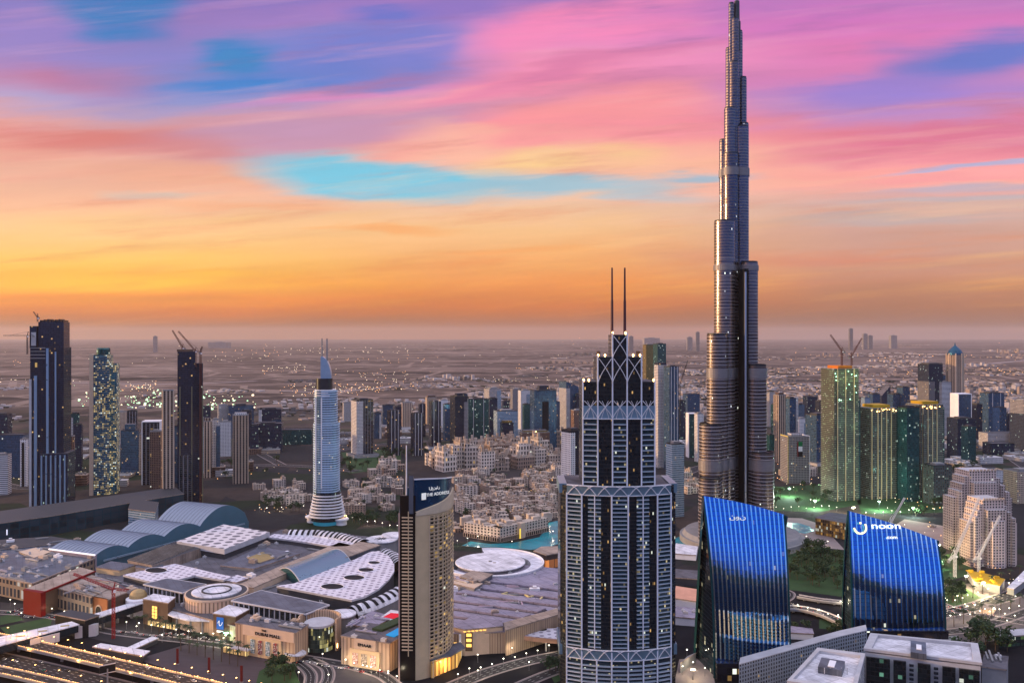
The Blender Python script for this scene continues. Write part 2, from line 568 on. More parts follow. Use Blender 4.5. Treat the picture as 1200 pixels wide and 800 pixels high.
# ------------------------------------------------------------------ shared building materials
M = {}
M['black'] = mat('black_paint', (.008, .009, .011), .6, spec=.15)
M['darkgrey'] = mat('dark_grey_paint', (.05, .052, .058), .6)
M['grey'] = mat('grey_concrete', (.24, .235, .235), .8)
M['lightgrey'] = mat('light_grey_panel', (.45, .44, .45), .6)
M['white'] = mat('white_paint', (.78, .76, .77), .55, var=.07)
M['roofwhite'] = mat('white_roof_membrane', (.66, .64, .67), .7, var=.16, scale=.10, seam=9)
M['roofpurple'] = mat('mauve_grey_roof_sheet', (.27, .24, .30), .7, var=.12, scale=.06, stretch=(1, 3, 1), seam=11)
M['roofgrey'] = mat('grey_roof_felt', (.11, .105, .12), .8, var=.2, seam=10)
M['slate'] = mat('slate_grey_metal_roof', (.12, .135, .165), .45, .3, var=.12, seam=7)
M['tanroof'] = mat('tan_roof_gravel', (.34, .265, .215), .85, var=.12, seam=9)
M['beige'] = mat('beige_stone', (.62, .45, .26), .75, var=.10)
M['sand'] = mat('sand_render', (.58, .43, .31), .8, var=.12, scale=.12)
M['brown'] = mat('brown_stone', (.12, .075, .05), .7)
M['terracotta'] = mat('terracotta_panel', (.34, .13, .05), .7)
M['red'] = mat('red_panel', (.17, .004, .004), .5, var=.06)
M['alu'] = mat('brushed_aluminium', (.62, .63, .66), .3, .85, var=.06)
M['paleblue'] = mat('pale_blue_metal', (.36, .50, .62), .3, .6, var=.06)
M['steel'] = mat('dark_steel', (.05, .055, .06), .35, .8)
M['glassdark'] = mat('dark_tinted_glass', (.012, .02, .028), .06, .0, var=.05, spec=.9)
M['tealglass'] = mat('teal_glass', (.012, .075, .085), .12, .35, var=.15)
M['foliage'] = mat('foliage_green', (.030, .055, .022), .7, var=.3, scale=.4)
M['foliage2'] = mat('palm_frond_green', (.032, .05, .02), .7, var=.3, scale=.4)
M['bark'] = mat('tree_bark', (.07, .05, .035), .9)
M['grass'] = mat('lawn_grass', (.028, .062, .022), .9, var=.25, scale=.05)
M['asphalt'] = mat('asphalt', (.024, .023, .026), .85, var=.16, scale=.05)
M['paving'] = mat('pale_paving', (.26, .21, .20), .8, var=.14, scale=.06)
M['paint'] = mat('road_paint', (.30, .29, .28), .6)
M['orange'] = mat('orange_formwork', (.50, .15, .02), .7)
M['yellow'] = mat('yellow_formwork', (.46, .27, .015), .6)
M['cranered'] = mat('crane_red_paint', (.30, .008, .010), .5)
M['cranewhite'] = mat('crane_white_paint', (.7, .68, .66), .5)
M['lampwarm'] = mat('warm_lamp', (1, .7, .35), emit=(1, .55, .18), es=9.)
M['lampwhite'] = mat('white_lamp', (1, 1, .9), emit=(1, .92, .72), es=4.5)
M['lampgreen'] = mat('green_floodlight', (.6, 1, .7), emit=(.45, 1, .62), es=6.)
M['gold'] = mat('lit_golden_glass', (.9, .6, .2), emit=(1, .56, .10), es=1.5)
M['letters'] = mat('lit_white_letters', (.7, .7, .7), emit=(.95, .93, .85), es=.45)
M['letterdark'] = mat('dark_letters', (.015, .012, .012), .4)


def text(name, s, size, parent, loc, rot, m, depth=.25, align='CENTER', sx=1.):
    """lettering as real extruded mesh letters"""
    cu = bpy.data.curves.new(name, 'FONT')
    cu.body, cu.size, cu.extrude, cu.align_x = s, size, depth, align
    cu.resolution_u = 2
    to = bpy.data.objects.new(name, cu)
    me = bpy.data.meshes.new_from_object(to)
    bpy.data.objects.remove(to)
    me.materials.clear()
    me.materials.append(m)
    o = bpy.data.objects.new(name, me)
    COL.objects.link(o)
    o.parent, o.location, o.rotation_euler, o.scale = parent, loc, rot, (sx, 1, 1)
    return o


def circle(cx, cy, r, n=20, a0=0., a1=2 * math.pi):
    return [(cx + r * math.cos(a0 + (a1 - a0) * k / n), cy + r * math.sin(a0 + (a1 - a0) * k / n)) for k in range(n)]


# ------------------------------------------------------------------ the very tall stepped tower
def supertall():
    D = 1319.
    s = D / F
    cx = XP(863, D)
    t = thing('supertall_tower', 'silvery supertall tower stepping up like clustered tubes to a needle', 'skyscraper', (cx, D, 0))
    glass = facade('supertall_glass', (.21, .17, .155), (.085, .085, .125), 1.6, 4.4, .80, .66, .01, (.9, .95, 1), 2.2, .9, .12, .32, .75, wobble=.03)
    # px centre, px radius, row of the top, depth offset
    tubes = [(857, 3.2, 5, -2), (861.5, 4, 23, -8), (866, 4.2, 38, 2), (855, 4.6, 58, 2), (870.3, 4.6, 92, 0), (860, 5.6, 74, -12),
             (871.5, 5.8, 146, -2), (855.5, 6.8, 128, -14), (848, 5, 165, 4), (856.5, 9, 181, -14), (868.5, 8.8, 150, -8), (863, 10, 182, 6),
             (849, 12, 260, -34), (841, 12.5, 392, -46), (833, 13.6, 497, -56), (831.5, 12.8, 560, -72),
             (878, 10, 308, -30), (872.5, 6, 330, -20), (886, 12, 428, -44), (893.5, 13, 530, -56), 
             (863, 12, 240, 26), (863, 13, 350, 46), (863, 14, 455, 66), (863, 15, 545, 86)]
    bands = [(199, 208), (313, 319), (430, 441), (532, 544)]
    bandmb = [MB() for _ in bands]
    fl = MB()
    caps = MB()
    for k, (px, r, yt, dy) in enumerate(tubes):
        x, rr_, zt = XP(px, D + dy) - cx, r * (D + dy) / F, ZP(yt, D + dy)
        b = MB().ring(x, dy, [(rr_, 0), (rr_, zt)], 28, top=1)
        b.build('tube_bay', [glass, M['steel']], t, smooth=True, merge=True)
        caps.ring(x, dy, [(rr_ - .6, zt), (rr_ - .6, zt + 2.2), (rr_ - 1.4, zt + 2.2), (rr_ - 1.4, zt + .3)], 20)
        z = 6.
        while z < min(zt - 2, ZP(300, D)):
            hh = .85 if z < ZP(400, D) else .5
            e = .3 if z < ZP(400, D) else .15
            fl.ring(x, dy, [(rr_, z), (rr_ + e, z + .1), (rr_ + e, z + hh), (rr_, z + hh + .1)], 28, cap=False)
            z += 5.3 if z < ZP(330, D) else 8.8
        for q, (ya, yb) in enumerate(bands):
            za, zb = ZP(yb, D), ZP(ya, D)
            if zb < zt + 8:
                zb = min(zb, zt + .5)
                bandmb[q].ring(x, dy, [(rr_ + 1., za), (rr_ + 1., zb)], 28)
    fl.build('floor_fins', mat('satin_floor_fin', (.42, .39, .40), .45, .35, var=.05), t, smooth=True)
    caps.build('roof_parapets', M['steel'], t)
    for q in bandmb:
        q.build('mechanical_floor_band', mat('louvre_band', (.20, .19, .20), .5, .4, stretch=(1, 1, 8)), t, smooth=True)
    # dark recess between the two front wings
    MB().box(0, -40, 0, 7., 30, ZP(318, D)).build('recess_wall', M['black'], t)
    MB().box(-1.4 * s, -56, 0, 2.2, 6, ZP(322, D)).build('recess_rib', M['alu'], t)
    sp = MB()
    sp.ring(0.6, 0, [(4.6 * s, ZP(60, D)), (4.4 * s, ZP(26, D)), (3.4 * s, ZP(25, D)), (3.1 * s, ZP(2, D)), (2.2 * s, ZP(1, D)), (2., 826)], 18)
    sp.build('spire', M['steel'], t, smooth=True)
    for px, py in ((869, 101), (872, 101), (866, 119), (862, 160), (865, 182), (871, 182), (868, 251), (874, 251), (869, 270)):
        pass
    pod = MB().ring(0, -30, [(92, 0), (92, 9), (88, 9), (84, 15)], 40)
    pod.build('podium', [M['grey']], t)
    return t


# ------------------------------------------------------------------ stepped tower with white lattice bands and twin masts
def arch_x(mb, xa, xb, z0, z1, y, r=.45):
    """two crossing parabolic arcs: a lattice panel of white ribs"""
    xm, n = (xa + xb) / 2, 7
    for sg in (1, -1):
        pts = []
        for k in range(n + 1):
            u = k / n
            xx = (xa if sg > 0 else xb) + (xb - xa) * .92 * sg * u ** 1.35
            pts.append((xx, y, z0 + (z1 - z0) * u))
        for a, b in zip(pts, pts[1:]):
            mb.bar(a, b, r)


def lattice_tower():
    D = 752.
    s = D / F
    t = thing('lattice_hotel_tower', 'stepped dark glass tower with white balcony ladders, arched lattice bands and twin masts', 'skyscraper', (XP(725, D), D, 0))
    def x_(px):
        return (px - 725) * s
    dark = facade('lattice_tower_dark_glass', (.02, .022, .026), (.025, .035, .045), 1.3, 3.4, .9, .7, .07, (1, .58, .2), 1.0, .5, .07, .4, .3, wobble=.06)
    bal = facade('lattice_tower_balcony_glass', (.03, .04, .05), (.03, .075, .095), 1.6, 3.55, .9, .6, .17, (.95, .78, .42), .9, .45, .08, .4, .3, wobble=.05)
    white = M['white']
    rib = mat('pale_grey_rib', (.72, .74, .80), .5, .0, var=.05)
    slab = mat('pale_balcony_slab', (.68, .73, .80), .5, .0, var=.06)
    ribs_px = [664, 681, 698, 715, 734, 752, 769, 786]
    zb1, zb0 = ZP(567, D), ZP(578, D)             # upper band of the lower block
    zl1, zl0 = ZP(756, D), ZP(768, D)             # lower band
    def yf(px):                                    # shallow bow of the front
        return 11 * ((px - 725) / 61) ** 2 - 11
    # lower block
    front = [(x_(p), yf(p)) for p in ribs_px]
    side = [(x_(793), 6), (x_(793), 46), (x_(786), 56), (x_(664), 56), (x_(657), 46), (x_(657), 6)]
    MB().prism(front + side, 0, zb1 - 1, 0, top=1).build('lower_block', [dark, M['roofgrey']], t)
    def ladder(pa, pb, z0, z1, yo, mid=False, step=3.55, n=1, dep=1.5):
        mb, gb_ = MB(), MB()
        ax, ay, bx, by = x_(pa), yo(pa), x_(pb), yo(pb)
        gb_.prism([(ax, ay - .35), (bx, by - .35), (bx, by + 2), (ax, ay + 2)], z0, z1)
        gb_.build('balcony_glazing', bal, t)
        L = math.hypot(bx - ax, by - ay)
        a = math.atan2(by - ay, bx - ax)
        z = z0 + 1
        while z < z1 - 1:
            mb.box((ax + bx) / 2, (ay + by) / 2 - .3 - dep / 2, z, L - .5, dep, .55, a)
            mb.box((ax + bx) / 2, (ay + by) / 2 - .3 - dep, z + .38, L - .5, .12, .72, a, m=1)
            z += step
        o = mb.build('balcony_stack', [slab, mat('frosted_balustrade', (.22, .30, .36), .4, var=.05) if 'frosted_balustrade' not in bpy.data.materials else bpy.data.materials['frosted_balustrade']], t)
        if mid:
            MB().box((ax + bx) / 2, (ay + by) / 2 - .5 - dep, z0, .8, .8, z1 - z0, a).build('centre_rib', rib, t)
        return o
    for pa, pb, mid in ((664.8, 680.4, 0), (688, 703, 1), (715.8, 733.3, 0), (744, 759, 1), (769.8, 785.4, 0)):
        ladder(pa, pb, zl1 + 1, zb0 - .5, yf, mid)
    for pa, pb in zip(ribs_px, ribs_px[1:]):       # full-width balconies under the lower band
        ladder(pa + .8, pb - .8, 4, zl0 - 1, yf, dep=2.2)
    for p in ribs_px:
        full = p in (664, 681, 715, 734, 769, 786)
        MB().box(x_(p), yf(p) - 1., 0, 1.15, 2.4, (zb0 + 1 if full else zl0 + 1)).build('vertical_rib', rib, t)
    for (z0, z1) in ((zb0, zb1), (zl0, zl1)):
        pan, lat = MB(), MB()
        for pa, pb in zip(ribs_px, ribs_px[1:]):
            ax, ay, bx, by = x_(pa), yf(pa), x_(pb), yf(pb)
            pan.poly([(ax, ay - 1.2, z0), (bx, by - 1.2, z0), (bx, by - 2.4, z1), (ax, ay - 2.4, z1)])
            pan.poly([(ax, ay + 2, z1), (ax, ay - 2.4, z1), (bx, by - 2.4, z1), (bx, by + 2, z1)])
            xa, xb, ym = ax + .6, bx - .6, (ay + by) / 2
            for sg in (1, -1):
                pts = []
                for k in range(7):
                    u = k / 6
                    xx = (xa if sg > 0 else xb) + (xb - xa) * .8 * sg * u
                    pts.append((xx, ay + (by - ay) * (xx - ax) / (bx - ax) - 2. - .9 * math.sin(u * 1.5), z0 + (z1 - z0) * math.sin(u * 1.57)))
                for a, b in zip(pts, pts[1:]):
                    lat.bar(a, b, .5)
            lat.bar((ax, ay - 2.5, z1), (bx, by - 2.5, z1), .7)
            lat.bar((ax, ay - 1.6, z0), (bx, by - 1.6, z0), .6)
        for xx in (x_(657), x_(786)):
            pan.box(xx + (x_(793) - x_(786)) / 2 + (.3 if xx > 0 else -.3), 26, z0, x_(793) - x_(786) + 1.5, 44, z1 - z0)
        pan.build('band_panels', mat('blue_grey_band', (.22, .34, .42), .35, .5, var=.06), t)
        lat.build('band_lattice', white, t)
    # upper block: five bays, stepping up to the middle
    up = [683, 700, 717, 734, 751, 767]
    zu0, zu1 = ZP(490, D), ZP(469, D)
    tops = [447, 418, 392, 418, 447]
    yu = lambda p: 4 * ((p - 725) / 42) ** 2 - 4
    blocks = [((683, 767), 447, 38), ((700, 751), 418, 32), ((717, 734.4), 392, 22)]
    for k, ((pa, pb), yt, dp) in enumerate(blocks):
        pts = [(x_(p), yu(p) - .3 * k) for p in up if pa - 1 <= p <= pb + 1]
        MB().prism(pts + [(pts[-1][0], dp + 6), (pts[0][0], dp + 6)], zb1 - 3 if k == 0 else ZP(448 if k == 1 else 419, D) - 4, ZP(yt, D), 0, top=1).build(
            'upper_block' if k == 0 else 'crown_block', [dark, M['roofgrey']], t)
    for pa, pb in ((683.8, 699.4), (717.8, 733.3), (751.8, 766.4)):
        ladder(pa, pb, zb1 + 1, zu0 - .5, yu, step=4.6)
    for k, p in enumerate(up):
        z = ZP([447, 418, 392, 392, 418, 447][k], D)
        MB().box(x_(p), yu(p) - 1., zb1 - 2, 1.1, 2.2, z - zb1 + 3.5).build('vertical_rib', rib, t)
    lat, pan = MB(), MB()
    for pa, pb in zip(up, up[1:]):
        y = min(yu(pa), yu(pb)) - 1.
        arch_x(lat, x_(pa), x_(pb), zu0, zu1, y - .6, .5)
        arch_x(lat, x_(pa) + 3.2, x_(pb) - 3.2, zu0, zu1, y - .5, .35)
        pan.box((x_(pa) + x_(pb)) / 2, y + .7, zu0, x_(pb) - x_(pa) - 1., 1., (zu1 - zu0) * .72)
        lat.bar((x_(pa), y - .6, zu0), (x_(pb), y - .6, zu0), .7)
    pan.build('band_panels', bpy.data.materials['blue_grey_band'], t)
    for pa, pb, y0, y1 in ((700, 717, 448, 420), (734, 751, 448, 420), (717, 734, 448, 420), (717, 734, 419, 394)):
        arch_x(lat, x_(pa), x_(pb), ZP(y0, D), ZP(y1, D), -6.3, .5)
    lat.build('crown_lattice', white, t)
    for p in (717.5, 732.5):
        mm = MB()
        mm.bar((x_(p), 2, ZP(394, D)), (x_(p), 2, ZP(352, D)), 1.9, n=8, w2=1.7)
        mm.bar((x_(p), 2, ZP(352, D)), (x_(p), 2, ZP(313.5, D)), 1.4, n=8, w2=1.1)
        mm.build('mast', mat('mast_dark_red', (.09, .035, .04), .5), t)
    for p, yt in ((684, 447), (766, 447), (701, 418), (750, 418), (718, 392), (733, 392), (690, 447), (742, 418), (709, 418)):
        MB().ring(x_(p), 0, [(.5, ZP(yt, D)), (.9, ZP(yt, D) + 1.6), (.5, ZP(yt, D) + 2.6)], 8).build('crown_lamp', M['lampwarm'], t)
    for p in (702, 749):
        MB().box(x_(p), 6, ZP(418, D), 3, 4, 5).build('corner_pylon', M['brown'], t)
    return t


# ------------------------------------------------------------------ curved beige hotel slab
def curved_hotel():
    t = thing('curved_hotel_tower', 'beige curved hotel slab with balcony-lined narrow end and blue roof sign', 'hotel')
    fr = facade('hotel_window_grid', (.50, .36, .21), (.020, .014, .010), 5.2, 3.45, .66, .62, .42, (1, .62, .18), 1.1, .2, .12, .7, wobble=.0)
    stone = M['beige']
    P0, P1 = G(467.5, 796), G(487, 797.)
    P2 = (XP(531, 822), 822)
    n = 16
    cv = []
    for k in range(n + 1):
        u = k / n
        bx, by = P1[0] + (P2[0] - P1[0]) * u, P1[1] + (P2[1] - P1[1]) * u
        o = 13 * math.sin(math.pi * u) * (1 - .25 * u)
        nx, ny = (P2[1] - P1[1]), -(P2[0] - P1[0])
        q = math.hypot(nx, ny)
        cv.append((bx + nx / q * o, by + ny / q * o))
    bk = [(P2[0] - 12, P2[1] + 4), (P0[0] - 3, P0[1] + 30)]
    zr = 163.
    k0 = 3
    base = [P0] + cv + bk
    MB().prism(base, 0, 150, 0, top=1).build('tower_wall', [stone, M['roofgrey']], t)
    # window face stands 0.4 m proud of the stone between the corner strip and the far end
    def offs(a, k):
        p, q = a[max(0, k - 1)], a[min(len(a) - 1, k + 1)]
        dx, dy = q[0] - p[0], q[1] - p[1]
        L = math.hypot(dx, dy)
        return (a[k][0] + dy / L * .4, a[k][1] - dx / L * .4)
    face = [offs(cv, k) for k in range(k0, n + 1)]
    fb = MB()
    u = 0
    for a, b in zip(face, face[1:]):
        L = math.hypot(b[0] - a[0], b[1] - a[1])
        fb.poly([(a[0], a[1], 17), (b[0], b[1], 17), (b[0], b[1], 146), (a[0], a[1], 146)], [(u, 17), (u + L, 17), (u + L, 146), (u, 146)])
        u += L
    fb.prism([face[0], (face[0][0] + .1, face[0][1] - .1), face[-1], (face[-1][0] - .2, face[-1][1] + .2)], 146, 146.3)
    fb.build('window_grid', fr, t)
    lg = MB()
    for k in range(0, len(face) - 1):
        a, b = face[k], face[k + 1]
        for z in [18 + 3.45 * i for i in range(37)]:
            ang = math.atan2(b[1] - a[1], b[0] - a[0])
            lg.box((a[0] + b[0]) / 2 + .3, (a[1] + b[1]) / 2 - .2, z - .25, math.hypot(b[0] - a[0], b[1] - a[1]), .35, .4, ang)
    for k in range(0, len(face) - 1):
        a, b = face[k], face[k + 1]
        if k % 2 == 0:
            lg.box(a[0] + .1, a[1] - .1, 17, .5, .5, 129)
    lg.build('window_ledges', mat('pale_stone_ledge', (.66, .50, .34), .7), t)
    # parapet sweeping up toward the corner and the blue sign panel
    cr = MB()
    for k in range(len(cv) - 1):
        a, b = cv[k], cv[k + 1]
        za, zb_ = 150 + 13 * (k / n) ** .8, 150 + 13 * ((k + 1) / n) ** .8
        cr.poly([(a[0] + .6, a[1] - .3, 148), (b[0] + .6, b[1] - .3, 148), (b[0] + .6, b[1] - .3, zb_ + 1), (a[0] + .6, a[1] - .3, za + 1)])
        cr.poly([(b[0] + .6, b[1] - .3, zb_ + 1), (a[0] + .6, a[1] - .3, za + 1), (a[0] - 1, a[1] + 1, za + 1), (b[0] - 1, b[1] + 1, zb_ + 1)])
    cr.build('curved_parapet', mat('pale_crown_stone', (.62, .49, .34), .6), t)
    sg = MB()
    zs0 = 153
    for k in range(len(cv) - 1):
        a, b = cv[k], cv[k + 1]
        z0a, z0b = 151 + 13 * (k / n) ** .8, 151 + 13 * ((k + 1) / n) ** .8
        ta, tb = 180 - 7 * (k / n) ** 1.5, 180 - 7 * ((k + 1) / n) ** 1.5
        sg.poly([(a[0] - 1.5, a[1] + 1.5, z0a), (b[0] - 1.5, b[1] + 1.5, z0b), (b[0] - 1.5, b[1] + 1.5, tb), (a[0] - 1.5, a[1] + 1.5, ta)])
        sg.poly([(b[0] - 1.5, b[1] + 1.5, tb), (a[0] - 1.5, a[1] + 1.5, ta), (a[0] - 5.5, a[1] + 3, ta), (b[0] - 5.5, b[1] + 3, tb)])
    sg.prism([(P0[0] + 5, P0[1] + 6), (P0[0] + 12, P0[1] + 4), (P2[0] - 8, P2[1] - 2), (P2[0] - 12, P2[1])], 149, 172)
    so = sg.build('sign_panel', mat('deep_blue_sign_glass', (.010, .055, .13), .25, .5, var=.05), t)
    # white rim along the panel top
    rm = MB()
    for k in range(len(cv) - 1):
        a, b = cv[k], cv[k + 1]
        rm.bar((a[0] - 1.5, a[1] + 1.5, 180.4 - 7 * (k / n) ** 1.5), (b[0] - 1.5, b[1] + 1.5, 180.4 - 7 * ((k + 1) / n) ** 1.5), 1.0)
    rm.build('roof_rim', M['white'], t)
    ang = math.atan2(cv[6][1] - cv[1][1], cv[6][0] - cv[1][0])
    text('sign_lettering', 'THE ADDRESS', 4.0, so, ((cv[5][0] + cv[6][0]) / 2 - .7, (cv[5][1] + cv[6][1]) / 2 + .9, 164), (R(90), 0, ang), M['letters'], .2)
    text('sign_lettering', 'العنوان', 3.4, so, ((cv[4][0] + cv[5][0]) / 2 - .7, (cv[4][1] + cv[5][1]) / 2 + .9, 170), (R(90), 0, ang), M['letters'], .2)
    lq = cv[2]
    MB().box(lq[0] - 1.1, lq[1] + .6, 161.5, 4.5, .5, 6, ang).build('sign_emblem', M['letters'], so)
    # the narrow end: black glass with a ladder of balconies
    en = MB()
    en.prism([(P0[0] + 1, P0[1] - .8), (P1[0] - .2, P1[1] - .8), (P1[0] - .2, P1[1] + 2), (P0[0] + 1, P0[1] + 2)], 0, 166)
    en.build('end_glazing', mat('bronze_black_glass', (.014, .011, .009), .25, spec=.3), t)
    bl = MB()
    for i in range(40):
        z = 27 + 3.05 * i
        bl.box((P0[0] + P1[0]) / 2 + 1.2, P0[1] - 1.6, z, (P1[0] - P0[0]) * .78, 1.6, 1.0)
    bl.build('balcony_stack', mat('cream_balcony', (.74, .53, .32), .6), t)
    MB().box((P0[0] + P1[0]) / 2 + 1.2, P0[1] - 2.6, 22, .8, .5, 130).build('end_rib', M['beige'], t)
    MB().box(P0[0] + .3, P0[1], 0, 1.2, 2.4, 150).build('edge_strip', mat('pink_stone', (.55, .36, .28), .7), t)
    fin = MB().prism([(P1[0] - 6, P1[1] - .6), (P1[0] - 2, P1[1] - 1), (P1[0] - 2, P1[1] + 6), (P1[0] - 6, P1[1] + 6)], 150, [184, 184, 180, 182])
    fin.build('roof_fin', M['slate'], t)
    MB().bar((P0[0] + 6.5, P0[1] + 2, 150), (P0[0] + 6.5, P0[1] + 2, ZP(522, P0[1])), 1.1, n=8, w2=.7).build('mast', M['white'], t)
    # lit entrance canopy at the foot
    a = G(508, 790)
    MB().prism([G(504, 773, 16), G(528, 768, 16), G(545, 758, 16), G(540, 752, 16), G(515, 757, 16)], 15, 16.2, bottom=True).build('entrance_canopy', M['slate'], t)
    lb = MB().prism([G(505, 795), G(536, 782), G(541, 770), G(515, 770)], .5, 14.8)
    lb.build('entrance_lobby', facade('lobby_glow', (.45, .25, .08), (.9, .55, .15), 5.2, 14, .55, .9, 3., (1, .55, .12), 1.3, 0, .3, wobble=0), t)
    cl = MB()
    for k in range(5):
        p = G(507 + 7 * k, 793 - 3.4 * k)
        cl.ring(p[0] + .5, p[1] - 1.5, [(.9, 0), (.9, 15)], 8)
    cl.build('entrance_columns', M['beige'], t)
    return t


# ------------------------------------------------------------------ twin sail-shaped blue glass towers
def sail_tower(label, D, xl, xr, yl, yr, foot, T_, sign, xtl=None, kb=2.1):
    s = D / F
    zl, zr = ZP(yl, D), ZP(yr, D)
    wl, wr = XP(xl, D), XP(xr, D)
    cx = (wl + wr) / 2
    t = thing('sail_office_tower', label, 'office tower', (cx, D, 0))
    a, b = wl - cx, wr - cx
    nx, nz, p = 22, 26, 2.1
    lean = (XP(xtl, D) - wl) if xtl else 0
    def zt(u):
        return zl + (zr - zl) * u + 2.0 * math.sin(math.pi * u)
    def P(u, w_, back=False, e=0.):
        z = zt(u) * w_
        th = (T_ * (kb if back else 1)) * (1 - w_ ** p) + e
        x = a + (b - a) * u + lean * (1 - u) * w_ ** 2.4 - (7 * (1 - u) * (1 - w_) if back and kb > 1 else 0)
        return (x, (th if back else -th) + 3 * (1 - (2 * u - 1) ** 2) * (1 if back else -1) * (1 - w_), z)
    gl = facade('sail_glass', (.02, .05, .10), (.045, .26, .68), 2.2, 4.0, .95, .93, .015, (.9, .8, .5), 1.0, 1.0, .02, .2, .9, wobble=.012, gvar=.25) if 'sail_glass' not in bpy.data.materials else bpy.data.materials['sail_glass']
    mb = MB()
    for back in (False, True):
        for i in range(nx):
            for j in range(nz):
                q = [P(i / nx, j / nz, back), P((i + 1) / nx, j / nz, back), P((i + 1) / nx, (j + 1) / nz, back), P(i / nx, (j + 1) / nz, back)]
                uvs = [(c[0] + 100, c[2]) for c in q]
                if back:
                    q.reverse(), uvs.reverse()
                mb.poly(q, uvs)
    mb.build('glass_sail', gl, t, smooth=True, merge=True)
    for u in (0, 1):
        ends = MB()
        for j in range(nz):
            q = [P(u, j / nz), P(u, j / nz, True), P(u, (j + 1) / nz, True), P(u, (j + 1) / nz)]
            q = [(c[0] + (2.2 if u == 0 else -.5), c[1] * .93, c[2]) for c in q]
            if u == 0:
                q.reverse()
            ends.poly(q, [(c[1] + 50, c[2]) for c in q])
        ends.build('end_wall', M['sailend'], t)
    for u in (0, 1):
        fr = MB()
        for back in (False, True):
            for j in range(nz):
                q0, q1 = P(u, j / nz, back), P(u, (j + 1) / nz, back)
                sy = 1 if back else -1
                w_ = (8.5 if kb > 1 else 2) if back else 1.3
                fr.poly([q0, q1, (q1[0], q1[1] - sy * w_, q1[2]), (q0[0], q0[1] - sy * w_, q0[2])][::1 if (u == 0) != back else -1])
                fr.poly([(q0[0], q0[1] + sy * .3, q0[2]), (q1[0], q1[1] + sy * .3, q1[2]), (q1[0] + (1.6 if u == 0 else -1.6), q1[1] + sy * .3, q1[2]), (q0[0] + (1.6 if u == 0 else -1.6), q0[1] + sy * .3, q0[2])][::1 if (u == 1) != back else -1])
        fr.build('edge_frame', M['tealglass'], t)
    for k in range(18):
        u = (k + .6) / 18.2
        fb = MB()
        for j in range(nz):
            q0, q1 = P(u, j / nz), P(u, (j + 1) / nz)
            hw = .62
            fb.poly([(q0[0] - hw, q0[1] - .9, q0[2]), (q0[0] + hw, q0[1] - .9, q0[2]), (q1[0] + hw, q1[1] - .9, q1[2]), (q1[0] - hw, q1[1] - .9, q1[2])])
            fb.poly([(q0[0] - hw, q0[1], q0[2]), (q0[0] - hw, q0[1] - .9, q0[2]), (q1[0] - hw, q1[1] - .9, q1[2]), (q1[0] - hw, q1[1], q1[2])])
            fb.poly([(q0[0] + hw, q0[1] - .9, q0[2]), (q0[0] + hw, q0[1], q0[2]), (q1[0] + hw, q1[1], q1[2]), (q1[0] + hw, q1[1] - .9, q1[2])])
        fb.build('vertical_fin', M['sailfin'], t)
    # lettering high on the sail
    def at(u, z, off=1.6):
        w_ = z / zt(u)
        q = P(u, w_)
        q2 = P(u, w_ + .01)
        return (q[0], q[1] - off, q[2]), math.atan2(q2[1] - q[1], q2[2] - q[2])
    if sign == 'word':
        zc = ZP(618, D)
        loc, tl = at(.41, zc, 2.4)
        M['signletters'] = mat('bright_sign_letters', (.9, .9, .85), emit=(1, .97, .86), es=1.1)
        so = text('name_lettering', 'noon', 9.5, t, loc, (R(90) - tl, 0, 0), M['signletters'], .5, sx=1.55)
        loc, tl = at(.46, ZP(629, D), 2.4)
        text('name_lettering', '.com', 5., t, loc, (R(90) - tl, 0, 0), M['signletters'], .3, sx=1.2)
        em = MB()
        loc, tl = at(.12, ZP(617, D), 2.2)
        pr = None
        for k in range(15):
            an = R(185 + 205 * k / 14)
            rr_ = 6.2
            c = (loc[0] + rr_ * math.cos(an), loc[1] + math.tan(tl) * rr_ * math.sin(an), loc[2] + 1 + rr_ * math.sin(an))
            if pr:
                em.bar(pr, c, 1.3, n=6)
            pr = c
        em.bar((loc[0] + .6, loc[1] + .6, loc[2] + 4.2), (loc[0] + .6, loc[1] + .9, loc[2] + 6.), 1.4, n=6)
        em.build('smile_emblem', mat('cream_emblem', (.9, .8, .45), emit=(1, .88, .50), es=1.2), t)
    else:
        loc, tl = at(.40, ZP(606, D), 2.4)
        text('name_lettering', 'نون', 6.0, t, loc, (R(90) - tl, 0, 0), M['letters'], .3, sx=1.4)
    # dark lobby at the foot
    MB().box(0, -T_ * .5 - 6, 0, (b - a) * .96, T_ * 1.2, foot).build('base_lobby', facade('sail_lobby', (.01, .01, .012), (.02, .02, .03), 4.5, 6, .8, .8, .18, (1, .6, .2), 1.6, .3, .1), t)
    return t


M['sailend'] = facade('sail_end_glass', (.01, .015, .02), (.02, .05, .07), 3, 4, .9, .85, .06, (.9, .8, .5), 1.2, .5, .06)
M['sailfin'] = mat('pale_blue_fin', (.80, .97, 1.0), .08, 1.0, var=.03)


